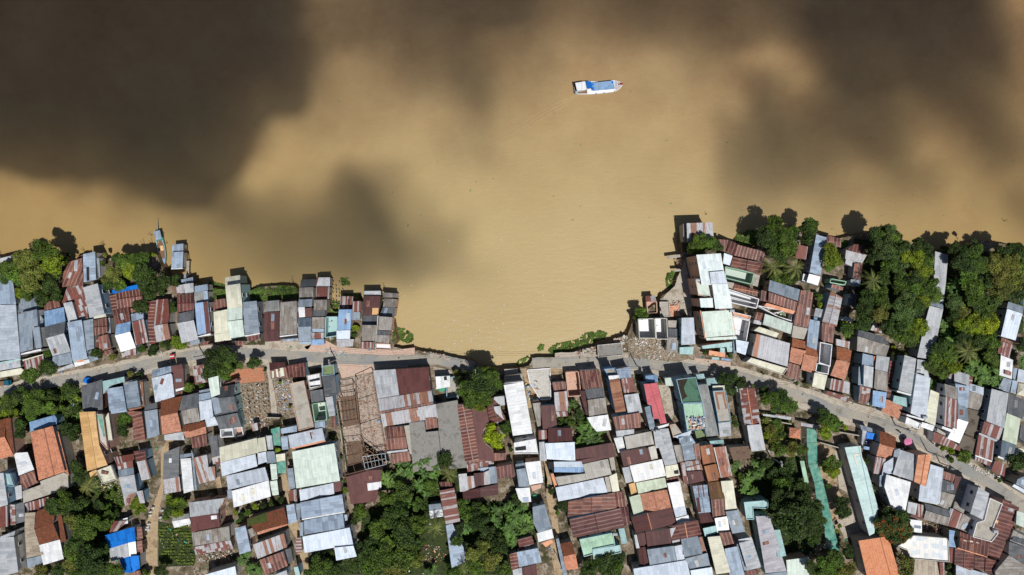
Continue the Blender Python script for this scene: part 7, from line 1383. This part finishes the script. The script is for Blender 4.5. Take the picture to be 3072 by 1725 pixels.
# rooftop water tanks, each lying on its cradle
for t,x,y,z,lab in (('G',1180,1168,9.6,'small steel water tank at the roof corner of the big pale green roof'),('N',1300,612,6.2,'little brown water tank on the long silver tail roof'),('O',2225,1410,6.9,'steel water tank at the end of the tall white walled house'),('J',2420,950,6.1,'steel tank on the white strip beside the pale green slab roof'),('H',290,1330,5.6,'small steel tank on the grey roof below the pink hipped roof'),('N',1380,1165,6.4,'dark steel tank at the lip of the lavender grey roof'),('G',770,800,9.7,'steel tank on the green terrace of the tallest building')):
    v=P(*T(t,x,y),z+.5); g=empty('water_tank',(v.x,v.y,z)); bm=bmesh.new(); bmesh.ops.create_cone(bm,cap_ends=True,segments=16,radius1=.45,radius2=.45,depth=1.2,matrix=Matrix.Translation((v.x,v.y,z+.62))@Matrix.Rotation(math.pi/2,4,'Y')); o=link('tank',bm,MAT['steel']); under(o,g)
    for dx in (-.4,.4): box('cradle',(v.x+dx,v.y),(0,1),.4,.05,z-.3,z+.3,MAT['rust'],g)
    tag(g,lab,'water tank')
# shade net over the long walkway
net=[[(-30,180),(88,190),(90,345),(-30,350)],[(-30,355),(90,350),(102,600),(-10,610)],[(-10,615),(102,605),(160,800),(60,830)],[(60,835),(160,805),(215,1030),(90,1050)],[(90,1055),(215,1035),(262,1230),(160,1260)],[(160,1265),(262,1235),(330,1510),(200,1540)],[(200,1545),(330,1515),(372,1655),(215,1620)]]
g=empty('shade_net_walkway',(P(*T('O',100,600),0)))
for q in net:
    panel('net',[T('O',*p) for p in q],2.5,.02,MAT['GN'],g)
    for x,y in q: v=P(*T('O',x,y),2.45); bar('post',(v.x,v.y,0),(v.x,v.y,2.5),.04,MAT['steel'],g,5)
tag(g,'long teal shade net stretched over a walkway beside the giant dark tree','shade net')
g=empty('slat_roof',(P(*T('K',2450,700),0))); panel('roof',[T('K',*p) for p in ((2400,572),(2450,570),(2505,835),(2455,842))],2.4,.06,MAT['PM'],g)
for p in ((2405,580),(2445,578),(2498,830),(2460,834)): v=P(*T('K',*p),2.3); bar('post',(v.x,v.y,0),(v.x,v.y,2.35),.05,MAT['steel'],g,5)
tag(g,'narrow pale green strip roof beside the teal net walkway','canopy')
# garden walls
def wall(tile,a,b,h,lab,m='CN',w=.09):
    A_=P(*T(tile,*a),h); B_=P(*T(tile,*b),h); d=B_-A_; L=d.length; g=empty('garden_wall',((A_.x+B_.x)/2,(A_.y+B_.y)/2,0)); c=(A_+B_)/2
    box('wall',(c.x,c.y),(d.x/L,d.y/L),L/2,w,0,h,MAT[m],g); box('coping',(c.x,c.y),(d.x/L,d.y/L),L/2+.02,w+.05,h+.001,h+.07,MAT['concrete'],g); tag(g,lab,'wall')
wall('H',(1585,1195),(1900,1250),2.2,'long cream garden wall near the tiny gate house'); wall('O',(360,225),(610,270),1.8,'cream yard wall at the road bend by the blue tarpaulin'); wall('O',(125,350),(380,420),1.6,'white yard wall beside the teal net walkway'); wall('D',(1105,330),(1350,880),1.0,'low wall along the long weathered cream slab roof','CO'); wall('J',(1700,1180),(1810,1444),1.6,'grey wall along the lower dirt alley','GM'); wall('D',(1640,620),(1760,1440),2.2,'mossy brick wall along the left side of the stripped factory','OL'); wall('H',(2240,1320),(2400,1380),1.6,'low wall by the trees at the far end of the net walkway','CN')
wall('G',(420,530),(590,505),-1.0+1.6,'broken pink wall jutting from the collapsed bank over the water','PB',.35); wall('G',(490,685),(570,680),.6,'short pink wall stub at the collapsed bank','PB',.3)
wall('D',(790,770),(960,775),2.0,'dark wall at the end of the path by the cleared lot','CD'); wall('I',(500,520),(540,780),2.0,'white post wall of the yard between factory and big tree','CN',.07)
g=empty('slat_gate_roof',(P(*T('H',1700,1160),0))); panel('roof',[T('H',*p) for p in ((1550,1125),(1900,1165),(1890,1200),(1560,1150))],2.3,.06,MAT['GL'],g)
for p in ((1560,1130),(1890,1170),(1880,1195)): v=P(*T('H',*p),2.2); bar('post',(v.x,v.y,0),(v.x,v.y,2.3),.05,MAT['steel'],g,5)
tag(g,'thin grey strip canopy above the cream wall near the gate house','canopy')
g=empty('gate_canopy',(P(*T('O',30,140),0))); panel('roof',[T('O',*p) for p in ((-100,110),(125,150),(115,185),(-100,150))],2.8,.08,MAT['GV'],g)
for p in ((-95,115),(115,155),(110,180)): v=P(*T('O',*p),2.7); bar('post',(v.x,v.y,0),(v.x,v.y,2.75),.05,MAT['steel'],g,5)
tag(g,'lavender grey canopy across the upper end of the net walkway','canopy')
# plank path over the weeds and little jetties
for t,q,lab in (('C',[(728,430),(755,430),(755,590),(728,590)],'grey plank path between weeds behind the deep maroon house'),('A',[(2238,410),(2272,410),(2268,560),(2240,560)],'narrow plank jetty beside the lone blue river shed')):
    c=P(*T(t,q[0][0],q[0][1]),-.5); g=empty('jetty',(c.x,c.y,-1)); panel('deck',[T(t,*p) for p in q],-.6,.1,MAT['CO'],g)
    for p in q: v=P(*T(t,*p),-.7); bar('pile',(v.x,v.y,-4),(v.x,v.y,-.65),.08,MAT['timber'],g,5)
    tag(g,lab,'jetty')

# small household things lying in the alleys and yards
bm=bmesh.new(); mats=[MAT[c] for c in ('concrete','timber','whitecloth','rust','CO','black','BM','PB','green','CN')]
k=0
while k<3600:
    x,y=PR.uniform(-20,3090),PR.uniform(860,1740)
    if not inpoly(x,y,LAND) or noise.noise(Vector((x*.02,y*.02,5)))<-.12: continue
    k+=1; s_=PR.uniform(.08,.3)*PR.choice((.6,.8,1,1.5)); c=P(x,y,0)
    near=min(abs(y-ry)+max(0,abs(x-rx)-60)*.5 for rx,ry in ROAD+ROAD2)
    if near<22 and PR.random()<.75: continue
    r_=bmesh.ops.create_cube(bm,size=1,matrix=Matrix.Translation((c.x,c.y,.05+s_*.3))@Matrix.Rotation(PR.uniform(0,6.28),4,Vector((PR.gauss(0,.25),PR.gauss(0,.25),1)).normalized())@Matrix.Diagonal((s_*PR.uniform(.8,3),s_,s_*PR.uniform(.3,1),1))); mi=PR.randrange(len(mats))
    for v in r_['verts']:
        for f in v.link_faces: f.material_index=mi
o=link('household_clutter',bm,mats[0])
for m in mats[1:]: o.data.materials.append(m)
tag(o,'small odds and ends lying in the alleys and yards','clutter',kind='stuff')
# ---------------------------------------------------------------- light
w=bpy.data.worlds.new('World'); scene.world=w; w.use_nodes=True
nt=w.node_tree; bg=nt.nodes['Background']; sky=nt.nodes.new('ShaderNodeTexSky'); sky.sky_type='NISHITA'; sky.sun_disc=False
el=math.asin(SUN.z); sky.dust_density=1.3; sky.sun_elevation=el; sky.sun_rotation=math.atan2(SUN.x,SUN.y)
nt.links.new(sky.outputs[0],bg.inputs[0]); bg.inputs[1].default_value=.055
s=bpy.data.lights.new('sun','SUN'); s.energy=4.8; s.angle=math.radians(.5); s.color=(1,.965,.9)
so=bpy.data.objects.new('sun',s); COL.objects.link(so); so.rotation_euler=(-SUN).to_track_quat('-Z','Y').to_euler(); so.location=SUN*300
scene.view_settings.view_transform='Standard'; scene.view_settings.look='None'; scene.view_settings.exposure=0; scene.view_settings.gamma=1
